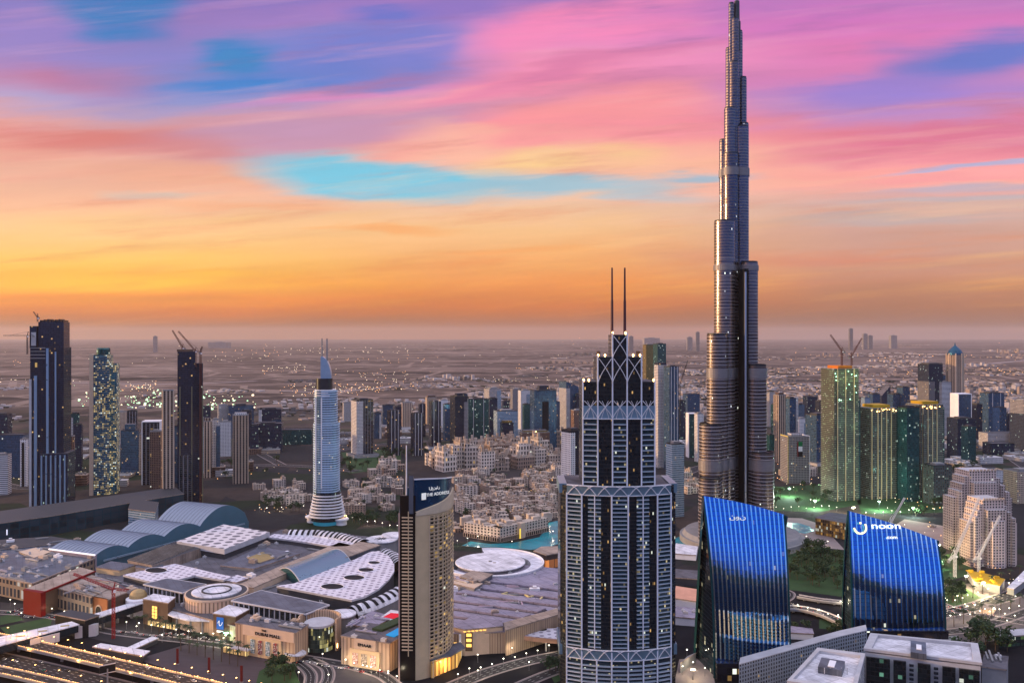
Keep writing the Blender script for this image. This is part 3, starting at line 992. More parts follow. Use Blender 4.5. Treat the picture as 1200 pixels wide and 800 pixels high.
# ------------------------------------------------------------------ tall slim white-and-blue balcony tower
def balcony_tower():
    D = 1415.
    s = D / F
    t = thing('balcony_ring_tower', 'slim blue and white tower ringed by balconies with two thin antennas', 'skyscraper', (XP(382, D), D, 0))
    def x_(px):
        return (px - 382) * s
    gl = facade('balcony_tower_glass', (.30, .42, .52), (.02, .10, .20), 2.4, 3.6, .8, .6, .05, (1, .8, .4), 1.4, .6, .1, wobble=.04)
    def oval(pa, pb, dp, n=28):
        c, r = (x_(pa) + x_(pb)) / 2, (x_(pb) - x_(pa)) / 2
        return [(c + r * math.copysign(abs(math.cos(q)) ** .75, math.cos(q)), dp * math.copysign(abs(math.sin(q)) ** .8, math.sin(q))) for q in [2 * math.pi * (k + .5) / n for k in range(n)]]
    sects = [(368.5, 397, 612, 495, 20, 'lower_shaft'), (369.5, 394.5, 500, 457, 18, 'upper_shaft')]
    for pa, pb, y0, y1, dp, nm in sects:
        MB().prism(oval(pa, pb, dp), max(0, ZP(y0, D)), ZP(y1, D), 0, top=1).build(nm, [gl, M['grey']], t)
        rg = MB()
        z = max(30, ZP(y0, D))
        c0, r0 = (x_(pa) + x_(pb)) / 2, (x_(pb) - x_(pa)) / 2
        while z < ZP(y1, D):
            # balconies wrap the right-hand two thirds and a narrow strip at the left
            o = oval(pa - .9, pb + .9, dp + 1.4)
            n = len(o)
            for k in range(n):
                A, B = o[k], o[(k + 1) % n]
                mx = (A[0] + B[0]) / 2 - c0
                if -.62 * r0 < mx < -.05 * r0 and A[1] < 0:
                    continue
                rg.poly([(A[0], A[1], z), (B[0], B[1], z), (B[0], B[1], z + 1.5), (A[0], A[1], z + 1.5)])
                rg.poly([(A[0], A[1], z + 1.5), (B[0], B[1], z + 1.5), (B[0] * .9, B[1] * .9, z + 1.5), (A[0] * .9, A[1] * .9, z + 1.5)])
            z += 3.9
        rg.build('balcony_rings', mat('white_blue_balcony', (.50, .66, .80), .4, .25, var=.05), t)
    for px in (373.5, 380):
        MB().box(x_(px), -20.5, 60, 1.6, 2.5, ZP(465, D) - 60).build('vertical_rib', M['white'], t)
    cr = MB().prism(oval(371, 389.5, 13), ZP(457, D), ZP(443, D), 0, top=0)
    cr.build('dark_crown', M['steel'], t)
    sl = MB()
    for k in range(3):
        sl.prism(oval(369.5, 393.5, 18.6 - k * .2), ZP(463 - 3 * k, D), ZP(463 - 3 * k, D) + 1.2, bottom=True)
    sl.build('top_balconies', M['white'], t)
    fin = MB()
    for k in range(10):
        u0, u1 = k / 10, (k + 1) / 10
        xa, xb = x_(376.5 + 12 * math.sin(u0 * 1.57)), x_(376.5 + 12 * math.sin(u1 * 1.57))
        za, zb = ZP(443, D) + 36 * math.cos(u0 * 1.57), ZP(443, D) + 36 * math.cos(u1 * 1.57)
        fin.prism([(xa, -5), (xb, -5), (xb, 5), (xa, 5)], ZP(444, D), [za, zb, zb, za])
    fin.build('roof_fin', M['paleblue'], t)
    for px in (377.3, 383.2):
        MB().bar((x_(px), 0, ZP(444, D)), (x_(px), 0, ZP(396.5, D)), 2.2, n=6, w2=1.5).build('antenna', M['grey'], t)
    pod = MB()
    for k in range(8):                            # swirl of widening terraces at the foot
        z = ZP(603 - 3.4 * k, D)
        r = 21.2 * s - k * 1.0
        pod.ring(x_(384), -4, [(r, z), (r, z + 2.0), (r - 3, z + 2.0)], 36, sq=.9)
    pod.build('podium_terraces', M['white'], t)
    MB().ring(x_(384), -4, [(18.5 * s, 6), (18.5 * s - 4, ZP(575, D))], 36, sq=.9).build('podium_core', M['glassdark'], t)
    MB().ring(x_(384), -4, [(16 * s, 0), (16 * s, 12)], 36).build('base_drum', mat('lit_teal_glass', (.05, .30, .42), .2, .3, emit=(.02, .25, .38), es=.25), t)
    for q, (px, yy, r) in enumerate(((402, -14, 9), (366, 6, 10))):
        MB().ring(x_(px), yy, [(r, 0), (r, 8), (r + 3, 8), (r + 3, 10)], 24).build('side_pavilion', [M['white']], t)
    lp = MB()
    for k in range(9):
        lp.box(x_(392 + 1.8 * k), -22 + 2 * k, 12.5, 1.2, 1.2, 1.2)
    lp.build('terrace_lamps', M['lampwarm'], t)
    return t


supertall()
lattice_tower()
curved_hotel()
sail_tower('wide blue glass sail tower with sloping top, standing right before the supertall tower', 790., 831, 920, 580.5, 603, 16, 17, 'small', 822.5)
sail_tower('blue glass sail tower with lit noon lettering and smile emblem near the top', 880., 990.5, 1099.5, 598, 633, 14, 17, 'word', 993, .55)
balcony_tower()


# ------------------------------------------------------------------ the towers of the skyline
FC = {
    'dark': facade('navy_dark_facade', (.045, .05, .068), (.02, .035, .075), 1.8, 3.8, .92, .8, .06, COOL, 1.0, .4, .1, .4, .4, wobble=.04),
    'darkv': facade('dark_striped_facade', (.16, .155, .165), (.02, .028, .045), 7.5, 3.8, .72, .9, .05, WARM, 1.0, .6, .1, .5, .2, wobble=.03),
    'navy': facade('blue_glass_facade', (.05, .085, .13), (.07, .16, .30), 2.4, 3.8, .9, .78, .05, WARM, 1.0, .7, .1, .4, .3, wobble=.04),
    'sky': facade('pale_blue_facade', (.34, .40, .46), (.10, .26, .40), 2.6, 3.7, .84, .6, .05, WARM, 1.0, .5, .12, .6, wobble=.04),
    'grey': facade('grey_grid_facade', (.25, .235, .24), (.03, .035, .045), 3.4, 3.6, .6, .55, .10, WARM, 1.2, .4, .12, .75),
    'pale': facade('pale_grid_facade', (.52, .49, .48), (.04, .05, .06), 3.4, 3.6, .55, .5, .10, WARM, 1.2, .4, .12, .75),
    'beige': facade('beige_grid_facade', (.44, .34, .26), (.03, .03, .03), 3.4, 3.6, .5, .5, .10, WARM, 1.2, .3, .12, .75),
    'beigev': facade('beige_striped_facade', (.48, .36, .27), (.03, .03, .035), 6.2, 3.6, .52, .9, .02, WARM, 1.0, .3, .12, .75),
    'white': facade('white_facade', (.72, .70, .70), (.05, .07, .09), 4., 3.6, .5, .45, .02, WARM, 1.0, .4, .12, .7),
    'whiteh': facade('white_ribbon_facade', (.66, .65, .66), (.06, .09, .12), 40., 3.8, 1.01, .45, .02, COOL, 1.0, .4, .12, .7),
    'brown': facade('brown_grid_facade', (.20, .12, .09), (.025, .025, .03), 3.4, 3.6, .6, .6, .10, WARM, 1.2, .4, .12, .75),
    'teal': facade('teal_glass_facade', (.02, .05, .055), (.03, .13, .14), 2.4, 3.8, .9, .8, .08, COOL, 1.0, .6, .1, .4, .3, wobble=.04),
    'litbal': facade('balcony_tower_lit_facade', (.05, .16, .20), (.02, .11, .16), 3.0, 3.5, .8, .66, 1.2, (1, .70, .22), 1.0, .3, .1, .5, wobble=.03),
    'site': facade('bare_concrete_frame', (.075, .08, .065), (.03, .055, .045), 3.6, 3.6, .62, .62, .75, (.62, 1, .5), .55, .1, .3, .85, wobble=0),  # green floodlight on the frame is put in as glow in its openings
    'site2': facade('bare_frame_teal_glass', (.10, .085, .075), (.02, .07, .075), 4.4, 3.6, .66, .66, .28, (.7, 1, .75), .5, .3, .2, .85, wobble=0),
    'gold': facade('gold_mirror_facade', (.20, .16, .07), (.40, .32, .12), 2.4, 3.8, .9, .8, .03, WARM, 1.0, .8, .12, .4, .6),
    'stripe': facade('dark_stepped_facade', (.03, .034, .05), (.018, .03, .062), 2.6, 3.6, .85, .7, .05, WARM, 1.1, .4, .1, .45, .3, wobble=.04),
}


def rect(W, dep, rot):
    """box of unit depth ratio dep whose rotated outline is W wide when seen from the front"""
    c, q = abs(math.cos(rot)), abs(math.sin(rot))
    a = W / (c + dep * q)
    return a, a * dep


def tower(x0, x1, yt, yb, label, fac='dark', rot=22., dep=.9, cat='tower', name='office_tower', plant=(.5, 4), side=None, fins=None, podium=None,
          crown=None, roof='roofgrey', lamp=None, group=None, arcade=None):
    D = DB(yb)
    s = D / F
    W = (x1 - x0) * s
    r = R(rot)
    a, b = rect(W, dep, r)
    H = ZP(yt, D)
    dy = (a * abs(math.sin(r)) + b * abs(math.cos(r))) / 2
    t = thing(name, label, cat, (XP((x0 + x1) / 2, D + dy), D + dy, 0), r, group)
    m = FC[fac]
    if crown and crown[0] == 'slant':
        k = crown[1] * H
        P = [(-a / 2, -b / 2), (a / 2, -b / 2), (a / 2, b / 2), (-a / 2, b / 2)]
        zz = [H, H - abs(k), H - abs(k), H] if k > 0 else [H - abs(k), H, H, H - abs(k)]
        MB().prism(P, 0, zz, 0, top=1).build('shaft', [m, M[roof]], t)
    else:
        MB().box(0, 0, 0, a, b, H, top=1).build('shaft', [m, M[roof]], t)
        pp = MB()
        for sx, sy, px, py in ((a, .6, 0, -b / 2 + .31), (a, .6, 0, b / 2 - .31), (.6, b - 1.3, -a / 2 + .31, 0), (.6, b - 1.3, a / 2 - .31, 0)):
            pp.box(px, py, H, sx, sy, 1.6)
        pp.build('roof_parapet', M['grey'] if fac in ('grey', 'pale', 'beige', 'beigev', 'white', 'whiteh', 'brown') else M['steel'], t)
        if plant:
            MB().box(0, 0, H, a * plant[0], b * plant[0], plant[1]).build('roof_plant', M['darkgrey'] if fac in ('dark', 'darkv', 'navy', 'stripe', 'teal') else M['grey'], t)
    if crown and crown[0] == 'box':
        MB().box(0, 0, H, a * crown[1], b * crown[1], crown[2], top=1).build('crown', [FC[crown[3]] if len(crown) > 3 else m, M[roof]], t)
    if crown and crown[0] == 'frame':
        cb = MB()
        for sx in (-1, 1):
            cb.box(sx * (a / 2 + .4), 0, 0, 1.6, b + 1.4, H + 2)
        cb.box(0, 0, H + 2, a + 2.4, b + 1.4, 2.4)
        cb.build('white_frame', M['white'], t)
    if side:                                       # a lower or lighter slab against one flank
        sgn, frac, ytop, fs = side
        hh = ZP(ytop, D)
        MB().box(sgn * (a / 2 - a * frac / 2 + .8), -.9, 0, a * frac, b + 1.2, hh, top=1).build('side_slab', [FC[fs], M[roof]], t)
    if fins:
        for k in range(fins[0]):
            MB().box(-a / 2 + a * (k + .5) / fins[0], -b / 2 - .5, 0, fins[1], 1.2, H + fins[2]).build('vertical_fin', M[fins[3]], t)
    if podium:
        MB().box(0, -b * .1, 0, a * podium[0], b * podium[0], podium[1], top=1).build('podium', [FC[podium[2]], M['roofgrey']], t)
    if lamp:
        MB().ring(0, -b / 2 - .4, [(1.3, H + 1.7), (1.6, H + 3.2), (.6, H + 4)], 8).build('roof_lamp', M['lampwarm'], t)
    return t


# left side of the picture, west of the mall
L = tower
L(-6, 12, 486, 535, 'dark block of flats at the far left frame edge', 'dark', 10)
L(0, 31, 510, 560, 'long low navy block behind the small white tower, far left', 'navy', 8, .5, plant=None)
L(25, 32, 515, 570, 'narrow white tower with a dark centre strip beside the tall dark tower', 'white', 5, fins=(1, 4.5, -6, 'black'))
L(-8, 12, 534, 580, 'rounded white office block with ribbon windows at the left edge', 'whiteh', 14, .8)
L(72, 83, 487, 545, 'grey slab tower, left half of the pair right of the tall dark tower', 'grey', 18)
L(82, 94, 485, 548, 'teal glass slab tower, right half of the pair beside the tall dark tower', 'teal', 22, side=(-1, .35, 489, 'pale'))
L(74, 88, 512, 572, 'brown apartment tower standing low behind the tall dark tower', 'brown', 20)
L(131, 141, 498, 548, 'small pale blue tower touching the lit balcony tower', 'sky', 20)
L(135, 149, 483, 520, 'rose grey tower, left of a close pair beyond the lit balcony tower', 'beige', 15)
L(148, 162, 482, 522, 'dark grey tower, right of a close pair beyond the lit balcony tower', 'darkv', 20)
L(141, 165, 505, 557, 'blue grey stepped tower with a recessed crown, left of the white framed tower', 'navy', 18, crown=('box', .6, 14))
L(162, 170, 509, 556, 'thin beige tower squeezed against the white framed tower', 'beige', 12)
L(168, 190, 496, 568, 'white portal framed tower with dark glass centre', 'darkv', 10, crown=('frame',))
L(176, 190, 506, 573, 'dark red brown tower before the white portal frame', 'brown', 12)
L(189, 205, 458, 592, 'plain sand coloured slab with a window strip against the black crane tower', 'beigev', 28, .8, plant=None)
L(228, 240, 490, 556, 'slim grey tower right of the black crane tower', 'grey', 24, side=(1, .4, 500, 'sky'))
L(238, 249, 494, 560, 'beige tower with a flat white crown, left of its blue shadowed neighbour', 'beigev', 20, crown=('box', .7, 8))
L(247, 258, 492, 558, 'cream tower with blue glass flank and white crown', 'pale', 24, side=(1, .5, 499, 'navy'))
L(233, 248, 477, 512, 'small dark round-shouldered tower behind the beige pair', 'dark', 15)
L(254, 268, 475, 513, 'white concrete tower far behind the beige pair', 'pale', 25)
L(266, 298, 476, 514, 'broad blue grey office slab with rooftop boxes', 'navy', 22, .5, plant=(.4, 6))
L(256, 272, 495, 535, 'pale low tower between two beige towers', 'white', 20)
L(271, 293, 487, 567, 'tan tower with tall dark window strips and white cap', 'beigev', 18, crown=('box', .75, 6, 'white'))
L(292, 304, 499, 532, 'black low tower beside the tan striped tower', 'dark', 15)
L(302, 332, 480, 522, 'dark boxy office tower with pale left edge', 'dark', 14, side=(-1, .14, 480, 'pale'))
L(297, 332, 497, 530, 'wide black block in front of the boxy office tower', 'dark', 9, .6)
L(332, 367, 504, 521, 'long low teal glass block left of the balcony ring tower', 'teal', 6, .5, plant=None)
# middle, between the balcony ring tower and the lattice tower
L(401, 412, 472, 494, 'grey white tower far behind, just right of the balcony ring tower', 'pale', 20)
L(411, 438, 469, 536, 'pale slab tower joined to a navy slab, widest of the dark row', 'darkv', 30, side=(-1, .4, 470, 'pale'), podium=(1.5, 8, 'pale'))
L(447, 461, 475, 500, 'hazy blue grey tower behind the row of dark towers', 'navy', 15, podium=(1.3, 8, 'pale'))
L(453, 469, 482, 534, 'dark bronze tower with rounded pale shoulder, first of the matching pair', 'stripe', 26, fins=(3, 1.4, 3, 'lightgrey'))
L(470, 484, 472, 503, 'cream tower with grey centre strip behind the dark row', 'beigev', 12, podium=(1.4, 8, 'white'))
L(481, 496, 485, 534, 'dark bronze tower left of the mast of the curved hotel', 'stripe', 26, fins=(3, 1.4, 2, 'lightgrey'))
L(498, 512, 466, 497, 'rose beige tower with brown roof behind the dark row', 'beige', 18, crown=('box', .8, 8, 'brown'))
L(502, 517, 471, 526, 'black glass tower with slim pale spine above the low hotel roof', 'stripe', 24, fins=(2, 1.8, 5, 'lightgrey'), podium=(1.7, 7, 'white'))
L(514, 525, 469, 504, 'chalk white tower touching the black glass tower with the spine', 'white', 16)
L(527, 548, 465, 529, 'tall navy tower with stepped top and pale right flank', 'stripe', 28, side=(1, .3, 471, 'grey'), crown=('box', .45, 9))
L(547, 573, 468, 517, 'broad dark green glass tower mirroring patchy lights', 'teal', 10, .5, fins=(2, 1.2, 0, 'lightgrey'))
L(572, 583, 467, 514, 'navy slab tower against the broad dark green tower', 'dark', 12)
L(567, 587, 456, 489, 'pale office tower with blue glass flank, standing farthest of the middle group', 'pale', 28, side=(1, .35, 458, 'sky'), plant=(.6, 6))
L(578, 607, 482, 523, 'light blue ribbon windowed tower near the orange lit building site', 'sky', 14, .8)
L(586, 602, 496, 527, 'small navy tower with a golden lit crown', 'dark', 12, crown=('box', .8, 7, 'gold'))
L(598, 610, 456, 492, 'mauve tower with a pale edge behind the light blue tower', 'grey', 18)
L(607, 623, 458, 508, 'white framed tower with sky blue strip', 'white', 16, side=(1, .5, 462, 'sky'))
L(621, 652, 458, 532, 'blue grey tower with dark rooftop cube and pointed dark panel', 'navy', 12, .8, crown=('box', .42, 13, 'stripe'), fins=(1, 17, -28, 'black'))
L(609, 644, 507, 536, 'dark unfinished block with orange lamp lit top floors', 'brown', 8, .5, lamp=1, crown=('box', .85, 5, 'gold'))
L(655, 678, 447, 512, 'tower with slanting pale roof and blue right side', 'navy', 30, crown=('slant', .10), roof='lightgrey', side=(-1, .3, 455, 'pale'))
L(669, 684, 481, 520, 'brown grey tower half hidden by the white tower beside the lattice tower', 'brown', 15)
L(658, 684, 505, 604, 'white tower with dark glass right half, touching the lattice tower on its left', 'stripe', 34, .9, side=(-1, .34, 507, 'white'))
L(754, 768, 404, 486, 'olive gold mirrored tower behind the lattice tower spires', 'gold', 10, 1.0, crown=('box', .9, 2))
L(766, 780, 403, 490, 'dark teal slab tower joined to the olive gold tower', 'teal', 18, 1.0)
L(767, 781, 428, 548, 'cream tower strip beside a navy tower, right of the lattice tower', 'pale', 15, 1.0, crown=('box', .9, 6, 'stripe'))
L(778, 795, 430, 551, 'navy glass tower with pale vertical edges, right of the lattice tower', 'navy', 26, fins=(3, 1.5, 1, 'lightgrey'))
L(781, 801, 521, 606, 'pale blue apartment tower with white balconies, near the lattice tower right side', 'sky', 20, plant=(.5, 5))
L(801, 819, 462, 500, 'dark blue cube-like tower left of the supertall tower', 'navy', 12, plant=None)
L(805, 816, 486, 536, 'white portal framed tower with teal centre, left of the supertall tower', 'teal', 8, crown=('frame',))
L(814, 824, 485, 541, 'plain chalk white tower touching the left flank of the supertall tower', 'white', 18)
# right of the supertall tower
L(897, 909, 461, 500, 'round shouldered pale grey tower close behind the supertall tower', 'pale', 20)
L(899, 907, 510, 572, 'narrow teal lit tower against the right flank of the supertall tower', 'teal', 15)
L(907, 920, 463, 542, 'bronze and cream tower, left of a tight pair right of the supertall tower', 'beigev', 22, crown=('box', .7, 6, 'brown'))
L(918, 934, 467, 540, 'blue mirrored tower with white edges, right of a tight pair', 'navy', 26, side=(1, .25, 466, 'pale'))
L(942, 956, 465, 501, 'dark tapered tower behind the white-topped blue tower', 'dark', 10, plant=None)
L(931, 946, 491, 532, 'white and aqua tower with a rounded top', 'white', 18, side=(1, .5, 496, 'sky'))
L(945, 971, 487, 545, 'grey blue office tower with fine window grid left of the green lit site', 'navy', 24, plant=(.6, 5), podium=(1.6, 7, 'pale'))
L(1010, 1019, 466, 520, 'slim pale blue tower right behind the green lit site tower', 'sky', 14)
L(1028, 1042, 452, 490, 'dark leaning tower with slanted top behind the yellow topped sites', 'dark', 14, crown=('slant', -.30))
L(1041, 1054, 462, 505, 'low half of the slate blue twin behind the yellow topped sites', 'navy', 18)
L(1052, 1065, 454, 505, 'high half of the slate blue twin behind the yellow topped sites', 'navy', 20)
L(1054, 1075, 478, 588, 'dark teal tower shaded between the two yellow topped sites', 'teal', 16)
L(1078, 1102, 427, 512, 'black topped tower with mauve side slab, left of the domed tower', 'dark', 16, side=(-1, .42, 447, 'grey'), plant=(.7, 4))
L(1094, 1117, 448, 512, 'bright white curved tower with ribbon windows near the domed tower', 'whiteh', 14, plant=(.6, 3))
L(1117, 1135, 463, 524, 'navy tower in a white portal frame below the domed tower', 'navy', 8, crown=('frame',))
L(1113, 1140, 491, 538, 'black glass block standing before the white portal tower on the right', 'dark', 10, .8)
L(1150, 1175, 461, 518, 'dark blue twin slab tower with one pale spine', 'navy', 14, .6, fins=(2, 1.6, 1, 'lightgrey'), podium=(1.4, 8, 'pale'))
L(1186, 1212, 470, 530, 'grey mauve tower cut by the right frame edge', 'grey', 20, side=(-1, .3, 485, 'dark'))
L(1176, 1188, 486, 512, 'small black tower left of the grey mauve edge tower', 'dark', 12)
L(1150, 1200, 508, 527, 'long low pale podium block by the right edge', 'pale', 5, .35, plant=None)
L(1126, 1174, 552, 566, 'long low white block with arcaded top, right side', 'white', 4, .4, plant=None)
L(1155, 1185, 520, 533, 'low dark roofed hall with a pale canopy, right side', 'dark', 6, .6, plant=None)
L(1085, 1112, 546, 592, 'grey construction block with green lit floors right of the yellow topped site', 'site2', 10, .8)
L(1180, 1215, 553, 590, 'lit sandstone block behind the stepped apartment towers at the right edge', 'beige', 10, .7)

# the denser dark and blue ranks behind
L(424, 434, 488, 520, 'short black tower filling the gap right of the widest dark pair', 'dark', 18)
L(437, 447, 484, 514, 'narrow navy tower left of the hazy blue grey one', 'navy', 20, side=(1, .3, 486, 'pale'))
L(462, 471, 477, 509, 'slim dark tower peeping between the bronze pair', 'dark', 14)
L(490, 499, 474, 512, 'black glass tower behind the right bronze tower', 'stripe', 20, fins=(1, 1.6, 2, 'lightgrey'))
L(519, 528, 474, 516, 'navy tower wedged between the chalk white tower and the tall stepped one', 'navy', 22)
L(538, 548, 462, 500, 'deep blue tower peeping behind the tall stepped navy tower', 'navy', 12)
L(588, 597, 470, 506, 'dark slate tower behind the light blue ribbon tower', 'dark', 16)
L(638, 650, 464, 514, 'black office slab half behind the tower with the rooftop cube', 'stripe', 20)
L(646, 656, 471, 518, 'blue tower between the rooftop cube tower and the slanted roof tower', 'navy', 24)
L(674, 683, 462, 512, 'thin dark tower touching the lattice tower upper left shoulder', 'dark', 14)
L(612, 621, 474, 515, 'deep teal tower in front of the white framed pale one', 'teal', 18)
L(793, 803, 470, 520, 'dark tower between the navy edge tower and the blue cube', 'dark', 20)
L(904, 911, 474, 520, 'thin teal tower between the grey round shouldered one and the bronze pair', 'teal', 12)
L(932, 942, 474, 512, 'navy tower rising behind the white and aqua tower', 'navy', 18)
L(956, 966, 470, 510, 'slate tower behind the grey blue office tower', 'stripe', 22)
L(964, 973, 478, 530, 'dark glass tower tucked against the green lit site', 'dark', 16)
L(1018, 1030, 462, 500, 'dark blue slab behind the left yellow topped site', 'navy', 16)
L(1064, 1078, 470, 520, 'deep navy tower behind the right yellow topped site', 'dark', 18)
L(1098, 1108, 440, 505, 'slim blue tower behind the bright white curved tower', 'navy', 20)
L(1140, 1150, 474, 520, 'dark tower left of the twin slab with the pale spine', 'stripe', 18)
L(1164, 1178, 478, 524, 'short slate tower in front of the twin slab on the right', 'navy', 22)
L(1128, 1142, 500, 545, 'grey green tower beside the black block below the domed tower', 'teal', 16)
L(86, 97, 498, 552, 'dark narrow tower just left of the lit balcony tower', 'dark', 16)
L(204, 214, 500, 566, 'short navy tower at the foot of the sand coloured slab', 'navy', 18)
L(318, 330, 492, 526, 'navy tower behind the wide black block', 'navy', 20)
L(282, 296, 482, 530, 'charcoal tower behind the tan striped tower', 'stripe', 16)


def flag_tower():
    t = tower(917, 946, 512, 566, 'white framed tower with yellow lit edge and a flag banner', 'grey', 6, .8, crown=('box', .5, 6, 'white'))
    D = DB(566)
    s = D / F
    a = 29 * s / 1.13
    dp = -.4 * a - 1.2
    f = MB()
    for k, (z0, z1) in enumerate(((ZP(535, D), ZP(529, D)), (ZP(529, D), ZP(523, D)), (ZP(523, D), ZP(517.5, D)))):
        f.box(3, dp - .4, z0 + .05, 9, .4, z1 - z0 - .1, m=k)
    f.box(-2.6, dp - .4, ZP(535, D), 2.4, .4, ZP(517.5, D) - ZP(535, D), m=3)
    f.build('flag_banner', [M['black'], M['white'], mat('flag_green', (.0, .16, .05)), M['red']], t)
    for sx in (-1, 1):
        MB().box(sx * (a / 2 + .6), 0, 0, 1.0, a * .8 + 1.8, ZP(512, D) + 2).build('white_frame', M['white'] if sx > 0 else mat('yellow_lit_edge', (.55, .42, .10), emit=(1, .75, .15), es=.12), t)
    return t


flag_tower()


# three tall towers on the left
def dark_tower():
    D = DB(597)
    s = D / F
    t = thing('dark_stepped_tower', 'tallest black tower on the left with pale blue vertical strips and an unfinished top', 'skyscraper', (XP(53, D), D + 24, 0), R(12))
    x_ = lambda p: (p - 53) * s
    m = FC['stripe']
    MB().box(x_(51.5), 0, 0, 36 * s, 46, ZP(407, D), top=1).build('main_shaft', [m, M['roofgrey']], t)
    MB().box(x_(54.5), 2, ZP(408, D), 27.5 * s, 36, ZP(377, D) - ZP(408, D), top=1).build('top_block', [m, M['roofgrey']], t)
    MB().box(x_(35.8), -4, ZP(408, D), 7.5 * s, 30, ZP(382, D) - ZP(408, D), top=1).build('top_shoulder', [m, M['roofgrey']], t)
    MB().box(x_(60), -6, 0, 30 * s, 46, ZP(531, D), top=1).build('lower_wing', [FC['dark'], M['roofgrey']], t)
    for p, y0, w_, mm in ((39.5, 440, 3.0, 'paleblue'), (52.3, 408, 2.6, 'paleblue'), (61, 412, 1.6, 'paleblue'), (34, 444, 2.4, 'lightgrey')):
        MB().box(x_(p), -24, 0, w_ * s, 2.6, ZP(y0, D)).build('vertical_strip', M[mm], t)
    for k in range(6):
        MB().box(x_(47 + 5 * k), -30, 0, 1.6 * s, 1.6, ZP(533, D)).build('lower_strip', M['paleblue'], t)
    MB().box(x_(36.5), -20, ZP(405, D), 5 * s, 1.2, 24).build('pale_panel', M['lightgrey'], t)
    for k in range(4):
        MB().box(x_(42), -23.6, ZP(420 - 4 * k, D), 16 * s, .8, 1.3).build('crown_ledge', M['grey'], t)
    cb = MB()
    for k in range(7):
        cb.box(x_(43 + 4 * k), 0, ZP(377, D), 2.2, 30, 3.2 + (k % 3))
    cb.build('rebar_stubs', M['steel'], t)
    MB().box(x_(40), -23.8, ZP(430, D), 2.2 * s, .6, 8).build('lit_window', mat('dim_gold_window', (.4, .25, .08), emit=(1, .65, .2), es=.35), t)
    return t


def lit_tower():
    D = DB(580)
    s = D / F
    t = thing('lit_balcony_tower', 'teal balcony tower with many lit golden windows and cream left edge', 'skyscraper', (XP(116, D), D + 22, 0), R(16))
    x_ = lambda p: (p - 116) * s
    MB().box(x_(114.2), 0, 0, 19 * s, 40, ZP(416, D), top=1).build('main_shaft', [FC['litbal'], M['roofgrey']], t)
    MB().box(x_(126), 3, 0, 9.5 * s, 34, ZP(426, D), top=1).build('side_shaft', [FC['litbal'], M['roofgrey']], t)
    MB().ring(x_(115), 0, [(7.6 * s, ZP(417, D)), (7.6 * s, ZP(409, D)), (6.8 * s, ZP(407.5, D))], 24).build('crown_drum', [FC['teal']], t)
    MB().box(x_(104.2), -3, 0, 4.2 * s, 40, ZP(415, D)).build('edge_slab', M['sand'], t)
    sl = MB()
    for k in range(74):
        sl.box(x_(114.5), -21, 8 + 3.55 * k, 18 * s, 1.6, .5)
    sl.build('balcony_slabs', M['paleblue'], t)
    return t


def black_tower():
    D = DB(590)
    s = D / F
    t = thing('black_tower_under_construction', 'black nearly windowless tower with cranes on its roof', 'skyscraper', (XP(216, D), D + 24, 0), R(20))
    x_ = lambda p: (p - 216) * s
    MB().box(x_(213), 0, 0, 19.5 * s, 40, ZP(412, D), top=1).build('main_shaft', [FC['stripe'], M['roofgrey']], t)
    MB().box(x_(226), 3, 0, 10.5 * s, 34, ZP(426, D), top=1).build('side_shaft', [FC['stripe'], M['roofgrey']], t)
    MB().box(x_(211.5), 0, ZP(412, D), 18 * s, 34, 4).build('formwork_crown', M['brown'], t)
    for p, yb_ in ((219, 470), (206, 520), (231, 590)):
        MB().box(x_(p), -20.6, 0, 1.1 * s, 1.2, ZP(453, D)).build('vertical_strip', mat('dull_olive_strip', (.16, .15, .09), .5), t)
    MB().box(x_(212), -22, 0, 14 * s, 6, ZP(533, D)).build('lower_wing', FC['darkv'], t)
    return t


dark_tower()
lit_tower()
black_tower()


